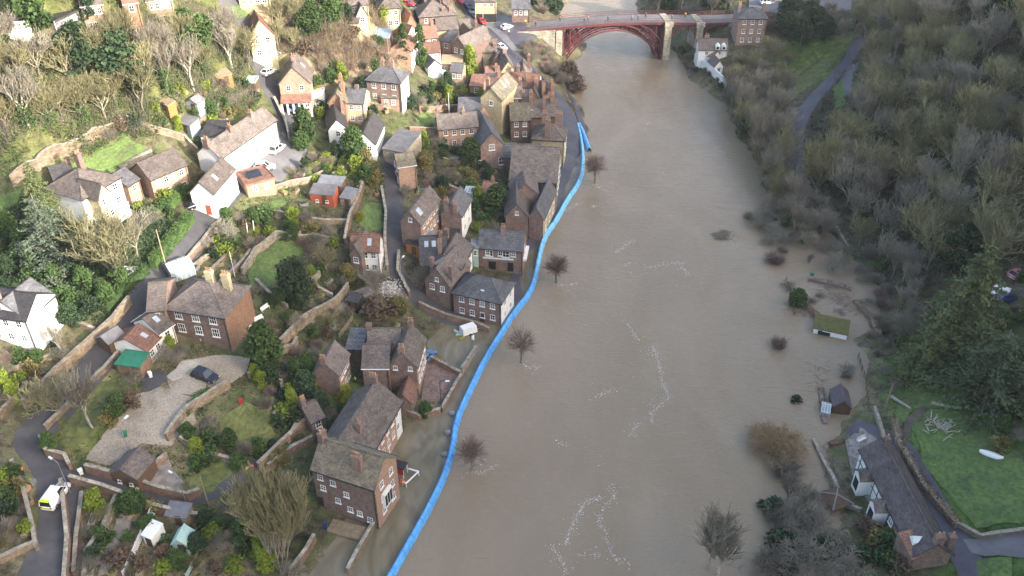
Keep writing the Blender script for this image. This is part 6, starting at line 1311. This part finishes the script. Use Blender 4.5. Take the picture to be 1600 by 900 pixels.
pole(260,418,8.0,'wooden utility pole at the hedge below the clipped lane')
pole(326,790,6.0,'wooden pole beside the vegetable beds',cross=False)
pole(367,432,5.5,'white flagpole with gold finial above the terraced beds','flagpole',M_frame,.08,False)
pole(608,95,7.5,'pale pole between the two cypresses and the outbuilding',cross=False)
pole(702,180,6.0,'white pole in the sunlit garden behind the terrace','flagpole',M_frame,.08,False)
pole(1382,640,6.0,'grey pole leaning beside the flooded lawn edge',cross=False)
for u, v, s, lb in ((388,372,3.4,'left'),(398,368,3.4,'right')): p = hit(u, v); m_ = MB(); m_.tube((0, 0, -.2), (.2, 0, s), .09, .08, 6); tag(m_.build('marker_post', M_frame, None, (p[0], p[1], float(terr(p[0], p[1])))), 'white upright post, %s one of the pair in the terraced garden' % lb, 'post', 'pair of white posts')
# bins, pots, benches
def bin_(u, v, m, lb):
    p = hit(u, v); r = empty('wheelie_bin', (p[0], p[1], float(terr(p[0], p[1])) + .1), random.uniform(0, 6), lb, 'bin'); b_ = MB(); b_.box(-.28, .28, -.3, .3, 1.0, .1, taper=.06); b_.build('body', m, r); l = MB(); l.box(-.31, .31, -.34, .34, 1.0, 1.1, taper=.05); l.build('lid', m, r)
bin_(197,683,M_green,'green bin behind the timber cabin'); bin_(236,590,M_frame,'white bin beside the gravel drive'); bin_(128,742,M_frame,'pale bin in the gateway by the bottom road'); bin_(240,812,M_mint,'mint bin beside the white tall shed'); bin_(265,885,paint('toy_blue', (.04,.16,.55)),'bright blue bin in the playhouse garden'); bin_(487,660,M_red,'red bin in the yard behind the long terrace'); bin_(1268,432,M_green,'green bin floating off the right bank'); bin_(377,632,M_red,'red bin on the rough lawn below the drive')
def bench(u, v, rz, lb, m=None):
    p = hit(u, v); r = empty('garden_bench', (p[0], p[1], float(terr(p[0], p[1])) + .12), rz, lb, 'bench'); m = m or M_frame
    for nm, bx_ in (('seat', (-.9, .9, -.25, .25, .42, .48)), ('backrest', (-.9, .9, .22, .28, .5, .95))): b_ = MB(); b_.box(*bx_); b_.build(nm, m, r)
    for sx in (-.8, .8):
        for sy in (-.2, .2): b_ = MB(); b_.box(sx - .04, sx + .04, sy - .04, sy + .04, 0, .42); b_.build('leg', m, r)
bench(322,532,.1,'white bench against the front of the brick mansion'); bench(388,515,1.2,'white bench at the corner of the brick mansion'); bench(415,485,1.0,'white curved seat on the terrace near the clipped yew'); bench(405,502,.8,'white seat beside the rubble wall of the mansion terrace'); bench(1345,690,.5,'white bench on the terrace of the cottage row')
def upturned(u, v, lb, m, m2, rz, L_=3.0):
    p = hit(u, v); b_ = MB(); secs = []
    for t in np.linspace(-1, 1, 9): w_ = .62 * math.sqrt(max(.02, 1 - t * t * .9)); secs.append([(t * L_ / 2, -w_, .05), (t * L_ / 2, -w_ * .8, .35), (t * L_ / 2, 0, .52), (t * L_ / 2, w_ * .8, .35), (t * L_ / 2, w_, .05)])
    loft(b_, secs); return tag(b_.build('rowing_boat', m, None, (p[0], p[1], float(max(terr(p[0], p[1]), 0)) + .1), rz), lb, 'boat')
upturned(1548,712,'white upturned boat on the edge of the big lawn',M_frame,M_dark,-.5,3.4)
upturned(1306,693,'dark small boat beside the cottage terrace at the water edge',M_wood,M_dark,.2,2.6)
p = hit(1472,672); m_ = MB(); rr = random.Random(4)
for i in range(60): a = rr.uniform(0, 6.28); d = rr.uniform(.2, 3); m_.tube((d * math.cos(a), d * math.sin(a), .1), (d * math.cos(a) + rr.uniform(-1.6, 1.6), d * math.sin(a) + rr.uniform(-1.2, 1.2), rr.uniform(.2, 1.1)), .1, .05, 5)
tag(m_.build('brushwood_pile', M_barkpale, None, (p[0], p[1], float(terr(p[0], p[1])) + .1)), 'grey heap of cut branches on the upper lawn', 'log pile')
for u, v, u2, v2, lb in ((1392,622,1422,640,'pale fallen trunk on the lower lawn'),(1455,632,1500,640,'mossy felled trunk between the two lawns')): a = hit(u, v); b_ = hit(u2, v2); m_ = MB(); m_.tube((0, 0, .35), tuple(b_ - a + [0, 0, .3]), .3, .2, 8); tag(m_.build('fallen_trunk', M_barkpale, None, tuple(a)), lb, 'log')
def planter(u, v, m, lb, gr):
    p = hit(u, v); z = float(terr(p[0], p[1]))
    if blocked(p[0], p[1])[0]: return
    r = empty('planter', (p[0], p[1], z), random.uniform(0, 3), lb, 'planter', gr); a_, b_ = random.uniform(.4, 1.1), random.uniform(.3, .5); q = MB(); q.box(-a_, a_, -b_, b_, -.3, .5, taper=-.04); q.build('tub', m, r); q = MB(); q.blob((0, 0, .5), a_ * .9, b_ * .9, .35, 0, 8, 4); q.build('planting', random.choice([M_leaf, M_leafbright, M_soil, M_leafdark]), r)
for (u0, u1, v0, v1), n_, t in (((440,600,250,330),16,'above the red shed'),((300,400,350,440),12,'beside the mansion greenhouse'),((640,770,150,320),24,'in the walled gardens behind the riverside houses'),((405,500,560,720),18,'below the mansion terrace'),((120,330,780,900),16,'in the bottom gardens'),((0,50,740,860),6,'in the road bend garden'),((480,620,420,520),12,'round the clipped yew'),((430,640,120,230),16,'round the orange brick gables'),((270,400,130,220),12,'on the steep slope above the white terrace')):
    for i in range(n_): planter(random.uniform(u0, u1), random.uniform(v0, v1), random.choice([M_pot, M_woodpale, M_stone, M_lead]), 'small planted tub ' + t, 'garden tubs ' + t)
p = hit(322, 838); r = empty('trampoline', (p[0], p[1], float(terr(p[0], p[1]))), 0, 'black round trampoline in the corner of the playhouse garden', 'trampoline'); q = MB(); q.tube((0, 0, .75), (0, 0, .8), 1.5, 1.5, 20); q.build('mat', M_dark, r); q = MB()
for i in range(20): t0, t1 = i * math.pi / 10, (i + 1) * math.pi / 10; q.tube((1.55 * math.cos(t0), 1.55 * math.sin(t0), .78), (1.55 * math.cos(t1), 1.55 * math.sin(t1), .78), .08, .08, 5)
for i in range(6): t0 = i * math.pi / 3; q.tube((1.5 * math.cos(t0), 1.5 * math.sin(t0), -.1), (1.5 * math.cos(t0), 1.5 * math.sin(t0), .78), .04, .04, 5)
q.build('frame', M_steel, r)
# foam streaks riding on the current
def foam(lines, n, seed):
    g = np.random.default_rng(seed); V = []; F_ = []
    for ln in lines:
        ps_ = resample([plane(u, v, 0.0)[:2] for u, v in ln], .25)
        for q in ps_:
            for _ in range(n):
                c = q + g.normal(size=2) * g.choice([.15, .35, .8]); s = abs(g.normal()) * .03 + .012; a0 = g.uniform(0, 6.28); k = len(V); m__ = 6
                for i in range(m__): t = a0 + 6.283 * i / m__; V.append((c[0] + s * math.cos(t) * g.uniform(.6, 1.5), c[1] + s * math.sin(t) * g.uniform(.6, 1.3), .012))
                F_.append(tuple(range(k, k + m__)))
    return V, F_
FO = [[(980,505),(990,520),(1000,532)],[(1020,540),(1030,570),(1037,600),(1045,622),(1030,632),(1018,645)],[(930,620),(945,615),(960,608)],[(955,755),(960,775),(945,790),(935,815),(945,830),(955,865),(970,880)],[(935,780),(918,780),(905,800),(890,830),(885,850)],[(862,850),(868,865),(880,880),(888,895)],[(1000,660),(985,680)],[(870,690),(885,697)],[(1018,645),(1020,660)],[(905,868),(940,866)],[(880,330),(905,318)],[(925,325),(932,320)],[(985,410),(975,415)],[(1010,418),(1060,410),(1075,430)],[(960,395),(990,375)],[(1010,195),(1015,190)],[(815,568),(826,574),(845,573)],[(738,737),(755,738),(775,728)],[(869,443),(880,446),(900,444)],[(930,287),(940,297),(950,299)],[(925,322),(935,322)]]
V, F_ = foam(FO, 7, 3); V2, F2 = foam([[(u + random.uniform(-8, 8), v + random.uniform(-3, 3)), (u + random.uniform(-25, 25), v + random.uniform(-8, 8))] for u, v in [(random.uniform(880, 1080), random.uniform(200, 880)) for _ in range(34)]], 1, 8)
k = len(V); tag(link('river_foam', mesh_np('river_foam', V + V2, F_ + [tuple(i + k for i in f) for f in F2], M_foam)), kind='stuff')
# ------------------------------------------------------------------ trees of note
for u, v, k_, h_, lb in ((929,286,'fuzzy0',8.6,'small round-headed river tree nearest the end of the barrier'),(869,442,'fuzzy1',8.2,'small round-headed river tree beside the brick house with white sign board'),(815,567,'fuzzy2',7.8,'small round-headed river tree off the corner of the flooded hall'),(738,735,'fuzzy3',8.0,'small round-headed river tree nearest the tall flooded house')):
    p = plane(u, v, 0.0); plant_at((p[0], p[1], -.1), k_, h_, lb, 'four pollarded trees standing in the river', 1.0)
plant(440,888,'multi0',18.5,'big many-stemmed bare tree beside the tall flooded house',wide=.85)
plant(185,445,'olive0',15,'wide spreading bare tree in front of the cream villa',wide=1.5)
plant(215,400,'grey1',10,'smaller leaning bare tree behind the wide spreading one',wide=1.3)
plant(90,420,'bluefir0',15,'silvery blue-green conifer beside the cream villa',wide=1.05)
plant(75,350,'spruce0',13,'dark green conifer behind the silvery blue one',wide=1.0)
plant(461,474,'yew0',9.5,'dark clipped egg-shaped yew beside the oval lawn',wide=1.0)
plant(145,668,'pale2',11,'pale-barked bare tree on the rough bank below the main road',wide=1.35)
plant(95,650,'olive2',8,'tangled bare tree overhanging the main road wall',wide=1.5)
plant(100,560,'pale0',7,'white-stemmed birch beside the white house',wide=.8)
plant(355,380,'orchard0',6.5,'bare garden tree by the brick mansion greenhouse')
plant(420,585,'ever0',10,'soft green feathery tree below the mansion terrace',wide=.8)
plant(480,620,'ever1',5,'dark rounded holly beside the yellow shrub',wide=1.2)
plant(500,645,'ever1',4,'second dark rounded bush by the brick cottage',wide=1.2)
plant(555,250,'ever0',7.5,'big rounded green tree left of the lane head',wide=1.0)
plant(570,262,'gold0',4.5,'orange-gold shrub tree under the big rounded green tree')
plant(572,285,'ever2',4.5,'green bush below the orange-gold shrub tree')
plant(645,232,'yellow0',4.0,'lime yellow shrub behind the square brick house')
plant(665,270,'gold0',5.5,'straw-coloured tree against the square brick house',wide=.9)
plant(568,262,'ever1',3,'small dark bush at the side of the lane')
plant(562,345,'yellow0',2.2,'vivid yellow round bush on the small lawn')
plant(540,625,'yellow0',3.0,'bright yellow-green bush at the foot of the long terrace')
plant(512,608,'yellow0',2.0,'yellow bush against the small brick cottage')
plant(735,122,'bright0',8.5,'bright lime conical tree in the upper gardens',wide=.75)
plant(700,135,'ever1',4,'dark bush left of the bright lime tree')
plant(702,160,'bright0',4.5,'small square-topped lime bush below the bright lime tree',wide=.8)
plant(632,100,'cypress0',10,'left one of two tall cypresses by the white terrace',wide=.85)
plant(658,105,'cypress0',11,'right one of two tall cypresses by the white terrace',wide=.75)
plant(664,105,'bright0',5,'lime shrub at the foot of the right cypress',wide=.6)
plant(478,225,'ever0',8,'thick green tree at the road bend below the parked cars',wide=.9)
plant(470,235,'ever2',5,'bushy evergreen beside the road bend tree')
plant(60,48,'ever0',12,'broad evergreen in front of the hilltop modern building',wide=1.1)
plant(145,38,'ever1',8,'dark tree beside the pink hilltop house',wide=.6)
plant(545,40,'ever1',5,'tall dark shrub by the small cream gabled house',wide=.7)
plant(600,40,'bright0',5,'pale green shrub beneath the bleached villa')
plant(735,255,'ever0',6,'big green shrub in front of the one-window brick gable',wide=1.2)
plant(775,330,'ever0',6,'large evergreen behind the double-gabled brick house',wide=1.3)
plant(800,345,'ever1',4,'dark evergreen beside the double-gabled brick house')
plant(588,495,'rust0',3.2,'pink-brown rounded bush behind the slate lean-to',wide=1.7)
plant(625,490,'gold0',4,'yellow-green weeping bush beside the flooded car park',wide=1.1)
plant(590,470,'grey0',8,'bare tree with white blossom side in the middle gardens',wide=1.2)
p = hit(607, 462); g = np.random.default_rng(9); tag(link('blossom_shrub', quads_mesh('blossom_shrub', g.normal(size=(500, 3)) * [1.2, 1.0, .8] + [0, 0, 2.0], .13, M_foam), None, (p[0], p[1], float(terr(p[0], p[1])))), 'white blossoming shrub at the lane foot', 'shrub')
plant(510,425,'olive3',7,'olive-twigged bare tree left of the white cottage',wide=1.1)
plant(545,440,'gold0',4,'ochre bush in front of the white cottage')
plant(665,450,'twiggy0',5,'bare grey bush below the orange timber shed')
plant(665,652,'ever0',3.2,'green shrub on the flooded corner of the long terrace')
plant(82,706,'ever0',3.5,'rounded green bush inside the curved gate wall')
# right bank specimens
plant(1485,560,'spruce0',25,'tallest yellow-tipped spruce above the right bank lawn',wide=1.15)
plant(1535,625,'cedar0',15,'broad dark cedar beside the upper lawn',wide=1.25)
plant(1440,585,'spruce0',14,'lower dark spruce at the edge of the flooded garden',wide=1.3)
plant(1575,600,'cedar0',11,'dark evergreen behind the broad cedar',wide=1.2)
plant(1520,575,'orchard1',8,'pale branched bare tree standing against the dark cedar',wide=1.2)
plant(1395,612,'orchard0',4,'spiky bare sapling at the lawn corner by the flood',wide=.7)
plant(1245,480,'ever0',4,'green bush standing in the flooded garden',wide=1.3)
plant(1215,545,'twiggy1',3,'small dark snag in the flood left of the mossy cabin')
plant(1210,412,'twiggy1',3,'broken drowned branch off the right bank',wide=1.5)
plant(1128,370,'orchard0',1.6,'drowned branches far out in the river',wide=3.2)
plant(1320,590,'orchard1',4,'leaning bare apple tree in the flood by red-brown debris')
plant(1322,592,'rust0',1.4,'red-brown bush drowned under the bare apple tree')
plant(1242,630,'shrub1',1.5,'small dark bush alone in the flood left of the greenhouse')
plant(1212,712,'willow0',6.0,'tawny willow clump standing in the river',wide=1.5)
plant(1195,700,'willow0',4.8,'second tawny willow clump behind the first in the river',wide=1.5)
plant(1225,745,'twiggy0',3.2,'thin bare branches drowned below the willow clumps',wide=1.4)
plant(1105,890,'pale1',12,'tall pale bare stems at the bottom of the river',wide=1.2)
plant(1120,905,'pale2',10,'pale bare tree beside the tall stems at the bottom of the river',wide=1.3)
plant(1240,830,'orchard0',7,'dense grey bare tree in the flood below the gazebo',wide=1.25)
plant(1270,890,'orchard1',8,'wide grey bare tree at the bottom of the flooded bank',wide=1.4)
plant(1215,905,'orchard0',6,'low grey bare tree at the bottom edge of the river bank',wide=1.4)
plant(1330,905,'orchard1',5,'sprawling bare tree in front of the brick end of the cottages',wide=1.3)
plant(1210,810,'ever1',3,'dark ivy-clad stump in the flood',wide=1.2)
for u, v, k_, lb in ((1375,870,'shrub1','dark evergreen shrub below the cottage porches'),(1385,850,'shrub0','green shrub beside the brick cottage wall'),(1365,845,'goldshrub0','ochre shrub in the cottage garden'),(1390,885,'shrub0','green shrub at the cottage gable end'),(1405,890,'rust0','russet shrub near the cottage gable end'),(1352,830,'rust0','brown shrub at the cottage water edge'),(1345,870,'shrub1','dark shrub at the flooded foot of the cottage garden'),(1560,700,'goldshrub0','golden shrub by the upturned boat')): plant(u, v, k_, 2.2, lb, wide=1.2)
# ------------------------------------------------------------------ woods and gardens, each tree its own object
AV = []
WL = {'olive': 'olive-twigged bare tree in the sunlit wood on the town hillside', 'grey': 'grey-brown bare tree in the sunlit wood on the town hillside', 'pale': 'pale-stemmed bare tree in the sunlit wood on the town hillside', 'ivyolive': 'ivy-clad olive bare tree in the sunlit wood on the town hillside', 'ivypale': 'ivy-clad pale bare tree in the sunlit wood on the town hillside', 'ivygrey': 'ivy-clad grey bare tree in the sunlit wood on the town hillside', 'ever': 'evergreen among bare trees on the town hillside'}
scatter([(-30,120),(60,115),(170,105),(200,130),(170,190),(110,215),(40,240),(-30,260)], 64, ['olive0','olive1','olive2','olive3','ivyolive0','olive0','ivygrey0','grey1','ivypale0','ever1'], (8,12), WL, 'trees of the town hillside wood', 3.0, (1.1,1.4), seed=11)
scatter([(150,95),(250,85),(330,75),(375,80),(395,115),(330,135),(290,155),(215,185),(180,195)], 54, ['olive0','grey0','grey1','pale0','pale1','ivypale0','ivygrey0','olive3','ivyolive0','ever2'], (8.5,13), WL, 'trees of the town hillside wood', 3.0, (1.0,1.3), seed=12)
scatter([(415,5),(540,0),(520,40),(470,80),(440,95),(420,60)], 26, ['olive1','olive2','ever0','ivyolive0','ever2'], (5,8), WL, 'trees of the town hillside wood', 3.2, (1.1,1.4), seed=13)
SH = {'shrub': 'green shrub on the town hillside under the bare wood', 'twiggy': 'leafless bush on the town hillside under the bare wood', 'rust': 'russet shrub on the town hillside under the bare wood', 'ever': 'squat evergreen under the town hillside wood'}
scatter([(-20,200),(110,190),(200,180),(300,140),(390,120),(400,160),(320,170),(240,180),(110,240),(-20,270)], 40, ['shrub0','shrub1','shrub2','twiggy2','rust0','twiggy0'], (3,5.5), SH, 'hillside shrubs', 2.4, seed=14)
scatter([(-20,340),(60,380),(140,430),(200,440),(160,490),(100,520),(20,440),(-20,420)], 26, ['shrub0','shrub1','shrub0','ever0','ever1'], (3,5), {'shrub': 'ivy-green shrub in the overgrown garden below the conifers', 'ever': 'evergreen bush in the overgrown garden below the conifers'}, 'overgrown garden shrubs', 2.2, seed=15)
BR = {'twiggy': 'dry leafless bush on the bramble slope under the pale houses', 'rust': 'russet bush on the bramble slope under the pale houses', 'shrub': 'green bush on the bramble slope under the pale houses'}
scatter([(430,90),(470,60),(560,60),(620,80),(600,108),(540,125),(470,125)], 40, ['twiggy0','twiggy1','twiggy2','rust0','shrub0'], (3.5,5.5), BR, 'bramble slope bushes', 2.2, seed=16)
RW = {k_: '%s in the shaded wood climbing the right bank' % t for k_, t in (('olive','olive-twigged bare tree'),('grey','grey-brown bare tree'),('pale','pale-stemmed bare tree'),('ivygrey','ivy-clad grey bare tree'),('ivyolive','ivy-clad olive bare tree'),('spruce','dark spruce'),('ever','dark evergreen'),('ivypale','ivy-clad pale bare tree'))}
trackav = [[(1225,330),(1225,190),(1280,110),(1330,60),(1352,60),(1354,160),(1305,225),(1280,265),(1266,330)]]
scatter([(1340,20),(1600,-20),(1720,60),(1720,300),(1640,420),(1530,440),(1400,440),(1330,375),(1265,310),(1265,200),(1330,120)], 128, ['olive0','olive1','olive2','olive3','grey0','grey1','grey2','ivygrey0','ivyolive0','pale1','ivypale0'], (10,14.5), RW, 'trees of the right bank wood', 4.2, (1.0,1.35), avoid=trackav, seed=17)
scatter([(1340,20),(1600,-20),(1720,60),(1720,300),(1640,420),(1500,440),(1400,420),(1300,330)], 14, ['ever1','spruce0','ever1'], (6,10), RW, 'trees of the right bank wood', 3.5, (1.0,1.2), avoid=trackav, seed=18)
BK = {k_: '%s on the river bank below the woodland track' % t for k_, t in (('olive','olive-twigged bare tree'),('grey','grey bare tree'),('pale','pale-stemmed bare tree'),('ivygrey','ivy-clad grey tree'),('ivyolive','ivy-clad olive tree'),('ivypale','ivy-clad pale tree'),('twiggy','leafless bush'),('shrub','green bush'))}
scatter([(1130,140),(1160,150),(1225,170),(1232,320),(1252,360),(1215,340),(1165,230)], 40, ['grey0','grey1','ivygrey0','ivyolive0','olive2','grey2','ivypale0'], (8,12), BK, 'trees of the drowned right bank', 2.6, (.9,1.2), zmin=-1.2, seed=19)
scatter([(1175,250),(1215,300),(1262,330),(1300,375),(1262,395),(1205,340)], 16, ['grey0','ivygrey0','orchard0','grey2','orchard1'], (6,10), {k_: '%s standing in flood water below the end of the drowned track' % t for k_, t in (('grey','grey bare tree'),('ivygrey','ivy-clad grey tree'),('orchard','low branching bare tree'))}, 'trees standing in the flood', 2.6, (.9,1.2), zmin=-3, seed=31)
scatter([(1150,330),(1215,345),(1290,385),(1340,410),(1300,430),(1220,410)], 14, ['orchard0','twiggy0','grey1','orchard1','twiggy2'], (2.5,6), {'orchard': 'low branching tree drowned off the end of the woodland track', 'twiggy': 'drowned leafless bush off the end of the woodland track', 'grey': 'thin grey tree drowned off the end of the woodland track'}, 'drowned scrub off the track', 2.6, (.9,1.5), zmin=-3, seed=34)
scatter([(1340,420),(1385,450),(1385,620),(1350,600),(1360,500)], 12, ['twiggy0','orchard1','twiggy1'], (2,4.5), {'orchard': 'low bare tree along the ragged water edge under the wood', 'twiggy': 'leafless bush along the ragged water edge under the wood'}, 'scrub along the water edge', 2.0, (1.0,1.6), zmin=-3, seed=35)
scatter([(1225,440),(1290,440),(1370,480),(1360,505),(1270,490),(1215,480)], 9, ['orchard0','twiggy0','orchard1','twiggy1'], (1.6,3.2), {'orchard': 'low drowned branches by the mossy cabin', 'twiggy': 'drowned leafless bush by the mossy cabin'}, 'drowned bushes by the cabin', 2.0, (1.2,2.0), zmin=-3, seed=32)
scatter([(1160,790),(1250,780),(1320,830),(1330,900),(1180,900)], 12, ['orchard0','orchard1','grey1','shrub1'], (3.5,6), {'orchard': 'low grey bare tree in the drowned copse at the bottom of the bank', 'grey': 'taller bare tree in the drowned copse at the bottom of the bank', 'shrub': 'dark evergreen shrub in the drowned copse at the bottom of the bank'}, 'drowned copse', 2.4, (1.0,1.4), zmin=-3, seed=33)
scatter([(1150,110),(1200,90),(1240,110),(1215,150),(1160,140)], 14, ['olive0','olive2','grey1','twiggy2'], (5,8), BK, 'trees of the drowned right bank', 3.5, (1.1,1.4), seed=20)
scatter([(1340,380),(1420,430),(1440,540),(1400,560),(1385,470)], 12, ['grey2','olive3','twiggy0','ivygrey0'], (6,10), {k_: '%s at the foot of the right bank wood beside the flood' % t for k_, t in (('grey','grey bare tree'),('olive','olive bare tree'),('twiggy','leafless bush'),('ivygrey','ivy-clad tree'))}, 'trees at the flood edge', 3.2, seed=21)
scatter([(1010,22),(1060,0),(1140,-20),(1145,25),(1090,28),(1040,30)], 14, ['ever1','ever1','grey0','ivygrey0','spruce0'], (6,9), {'grey': 'grey bare tree on the far bank behind the iron bridge', 'ivygrey': 'ivy-clad tree on the far bank behind the iron bridge', 'spruce': 'spruce on the far bank behind the iron bridge', 'ever': 'dark evergreen on the far bank behind the iron bridge'}, 'trees behind the bridge', 3.5, seed=22)
scatter([(1200,30),(1320,28),(1330,55),(1260,75),(1205,60)], 14, ['ever1','ever1','grey1','twiggy1'], (5,8), {'ever': 'dark evergreen below the far car park', 'grey': 'grey bare tree below the far car park', 'twiggy': 'brown leafless bush below the far car park'}, 'trees below the far car park', 3.5, seed=23)
scatter([(800,78),(850,75),(872,100),(888,140),(868,128),(835,100)], 22, ['twiggy2','twiggy0','twiggy1','orchard0'], (4,5.5), {'twiggy': 'leafless bush on the bank between river road and stone abutment', 'orchard': 'bare tree on the bank between river road and stone abutment'}, 'bank bushes by the abutment', 2.0, seed=24)
scatter([(880,100),(897,105),(906,145),(893,150)], 10, ['twiggy1','twiggy1','rust0'], (5,7), {'twiggy': 'brown twiggy bush on the spit below the bridge pier', 'rust': 'russet bush on the spit below the bridge pier'}, 'bushes on the spit', 1.6, zmin=-1, seed=25)
scatter([(1048,72),(1075,80),(1120,118),(1140,140),(1120,140),(1080,112)], 16, ['twiggy1','twiggy0','shrub1'], (2.5,3.5), {'twiggy': 'leafless bush between the white wall and the river', 'shrub': 'dark shrub between the white wall and the river'}, 'bushes under the white wall', 1.8, zmin=-.8, seed=26)
scatter([(830,2),(868,0),(872,25),(840,32)], 8, ['ever1','grey0','twiggy1'], (5,7), {'grey': 'grey bare tree on the town bank upstream of the bridge', 'twiggy': 'leafless bush on the town bank upstream of the bridge', 'ever': 'evergreen on the town bank upstream of the bridge'}, 'trees upstream of the bridge', 3, seed=27)
GD = lambda t: {'shrub': 'green shrub ' + t, 'rust': 'russet shrub ' + t, 'twiggy': 'leafless bush ' + t, 'ever': 'evergreen bush ' + t, 'goldshrub': 'ochre shrub ' + t, 'yellowshrub': 'yellow shrub ' + t, 'orchard': 'small bare fruit tree ' + t, 'bright': 'lime green bush ' + t}
MIX = ['shrub0','shrub0','ever0','ever2','shrub1','twiggy0','twiggy2','twiggy0','twiggy1','orchard0','orchard1','ever1','shrub2','shrub2','bright0','rust0','goldshrub0']
for i, (pl, n_, t) in enumerate([
 ([(400,460),(500,400),(600,440),(560,500),(470,560),(420,540)], 26, 'in the gardens round the clipped yew'),
 ([(400,560),(500,540),(480,640),(440,690),(400,640)], 26, 'in the gardens below the mansion terrace'),
 ([(300,340),(450,330),(550,380),(480,400),(430,370),(380,400),(330,400)], 38, 'in the terraced gardens below the red shed'),
 ([(440,250),(560,240),(600,290),(540,300),(450,280)], 30, 'in the gardens above the red shed'),
 ([(640,210),(750,220),(770,300),(720,320),(660,300)], 44, 'in the walled gardens behind the riverside houses'),
 ([(640,150),(740,130),(760,160),(690,180),(640,180)], 34, 'in the upper gardens under the bright lime tree'),
 ([(480,130),(570,130),(590,190),(500,190)], 24, 'around the orange brick gables'),
 ([(600,330),(625,380),(620,300),(640,300)], 6, 'in the strip beside the lane'),
 ([(740,310),(790,300),(800,360),(745,370)], 14, 'behind the double-gabled house'),
 ([(285,690),(400,640),(440,720),(390,730),(330,760)], 20, 'around the rough lawns and vegetable beds'),
 ([(0,740),(25,740),(55,850),(0,870)], 9, 'in the roadside bend garden'),
 ([(120,780),(250,800),(240,900),(120,900)], 16, 'in the bottom gardens by the lattice fence'),
 ([(250,800),(340,815),(330,900),(250,900)], 10, 'in the playhouse garden'),
 ([(340,800),(460,820),(470,900),(330,900)], 18, 'under the many-stemmed bare tree'),
 ([(0,560),(90,545),(120,600),(60,640),(0,640)], 16, 'in the front garden of the white house'),
 ([(230,540),(300,545),(280,565),(240,580)], 7, 'on the mansion terrace'),
 ([(200,310),(320,250),(330,300),(240,350)], 12, 'in front of the salmon cottage'),
 ([(60,620),(220,580),(210,640),(100,700)], 12, 'on the rough bank below the main road'),
 ([(520,640),(560,650),(500,700),(470,690)], 8, 'behind the long terrace'),
 ([(1560,420),(1600,410),(1620,520),(1560,530)], 8, 'in the hillside garden on the right bank'),
 ([(1545,640),(1620,640),(1640,720),(1575,700)], 10, 'beyond the upper right lawn'),
 ([(290,170),(400,160),(310,235),(270,200)], 18, 'in the steep gardens above the white terrace'),
]): scatter(pl, n_, MIX, (2.6,4.6), GD(t), 'garden plants ' + t, 1.7, seed=40 + i)
# uncountable growth
cover('hillside_ivy', [([(-40,60),(390,60),(400,170),(300,190),(110,260),(-40,330)], 1)], 1500, M_leaf, .14, hr=(.3,1.3), seed=60)
cover('hillside_undergrowth', [([(-40,20),(390,20),(400,170),(300,190),(110,250),(-40,280)], .7), ([(410,-20),(640,-10),(620,100),(430,130)], .3)], 2200, M_lawndry, .13, seed=61)
cover('hillside_stems', [([(-40,40),(390,40),(400,170),(300,190),(110,250),(-40,300)], .75), ([(410,-20),(560,-10),(540,60),(430,110)], .25)], 1800, M_twiggrey, .1, twigs=True, hr=(.6,1.9), clump=12, seed=67)
cover('bramble', [([(430,60),(640,50),(620,105),(540,125),(440,120)], 1)], 900, M_bramble, .12, twigs=True, hr=(.5,1.3), seed=62)
cover('ivy_undergrowth', [([(-40,330),(230,330),(300,380),(180,500),(-40,500)], .4), ([(1265,200),(1340,20),(1760,-20),(1760,460),(1400,450)], .6)], 2600, M_leafdark, .15, seed=63)
cover('dead_undergrowth', [([(1265,200),(1340,20),(1760,-20),(1760,460),(1400,450)], .75), ([(1130,140),(1230,170),(1250,340),(1170,230)], .25)], 2200, M_twiggrey, .1, twigs=True, hr=(.6,1.8), clump=12, seed=64)
cover('garden_undergrowth', [([(290,340),(600,230),(640,470),(470,560),(400,720),(290,700)], .5), ([(620,130),(800,130),(800,400),(640,320)], .25), ([(60,560),(330,560),(340,900),(60,900)], .25)], 2600, M_leaf, .09, hr=(.1,.5), clump=14, seed=65)
cover('dry_undergrowth', [([(290,340),(600,230),(640,470),(470,560),(400,720),(290,700)], .5), ([(620,130),(800,130),(800,400),(640,320)], .25), ([(60,560),(330,560),(340,900),(60,900)], .25)], 1500, M_bramble, .08, hr=(.1,.45), clump=12, seed=66)

g_ = np.random.default_rng(77); sg = []
for pl, n_ in (([(1255,430),(1320,450),(1375,500),(1350,500),(1280,470)], 260), ([(1230,470),(1275,490),(1290,505),(1225,490)], 120), ([(1270,690),(1285,685),(1350,800),(1335,805)], 140), ([(1265,560),(1300,570),(1290,620),(1262,610)], 50), ([(1130,360),(1160,365),(1155,380),(1110,376)], 40)):
    w_ = np.array([plane(u, v, 0.0)[:2] for u, v in pl])
    for _ in range(n_):
        t = g_.dirichlet(np.ones(len(w_)) * .8); c = t @ w_; a_r = g_.uniform(0, 6.28); l_ = g_.uniform(.3, 1.6); sg.append((c[0], c[1], -.05, c[0] + math.cos(a_r) * l_, c[1] + math.sin(a_r) * l_, g_.uniform(.02, .5), .05, .025))
tag(link('flood_debris', seg_mesh('flood_debris', sg, M_twigred)), kind='stuff')
# ------------------------------------------------------------------ the thin winter air
if HAZE:
    m = bpy.data.materials.new('haze_air'); m.use_nodes = True; n = m.node_tree.nodes; n.remove(n['Principled BSDF']); v_ = n.new('ShaderNodeVolumePrincipled'); v_.inputs['Color'].default_value = (.93, .95, 1, 1); v_.inputs['Density'].default_value = HAZE; v_.inputs['Anisotropy'].default_value = 0.2
    m.node_tree.links.new(v_.outputs[0], n['Material Output'].inputs['Volume']); lo = float(GZ.min()) - 1; hb = MB(); hb.box(-2600, 2600, -1600, 3100, lo, 135); tag(hb.build('haze', m), kind='stuff')
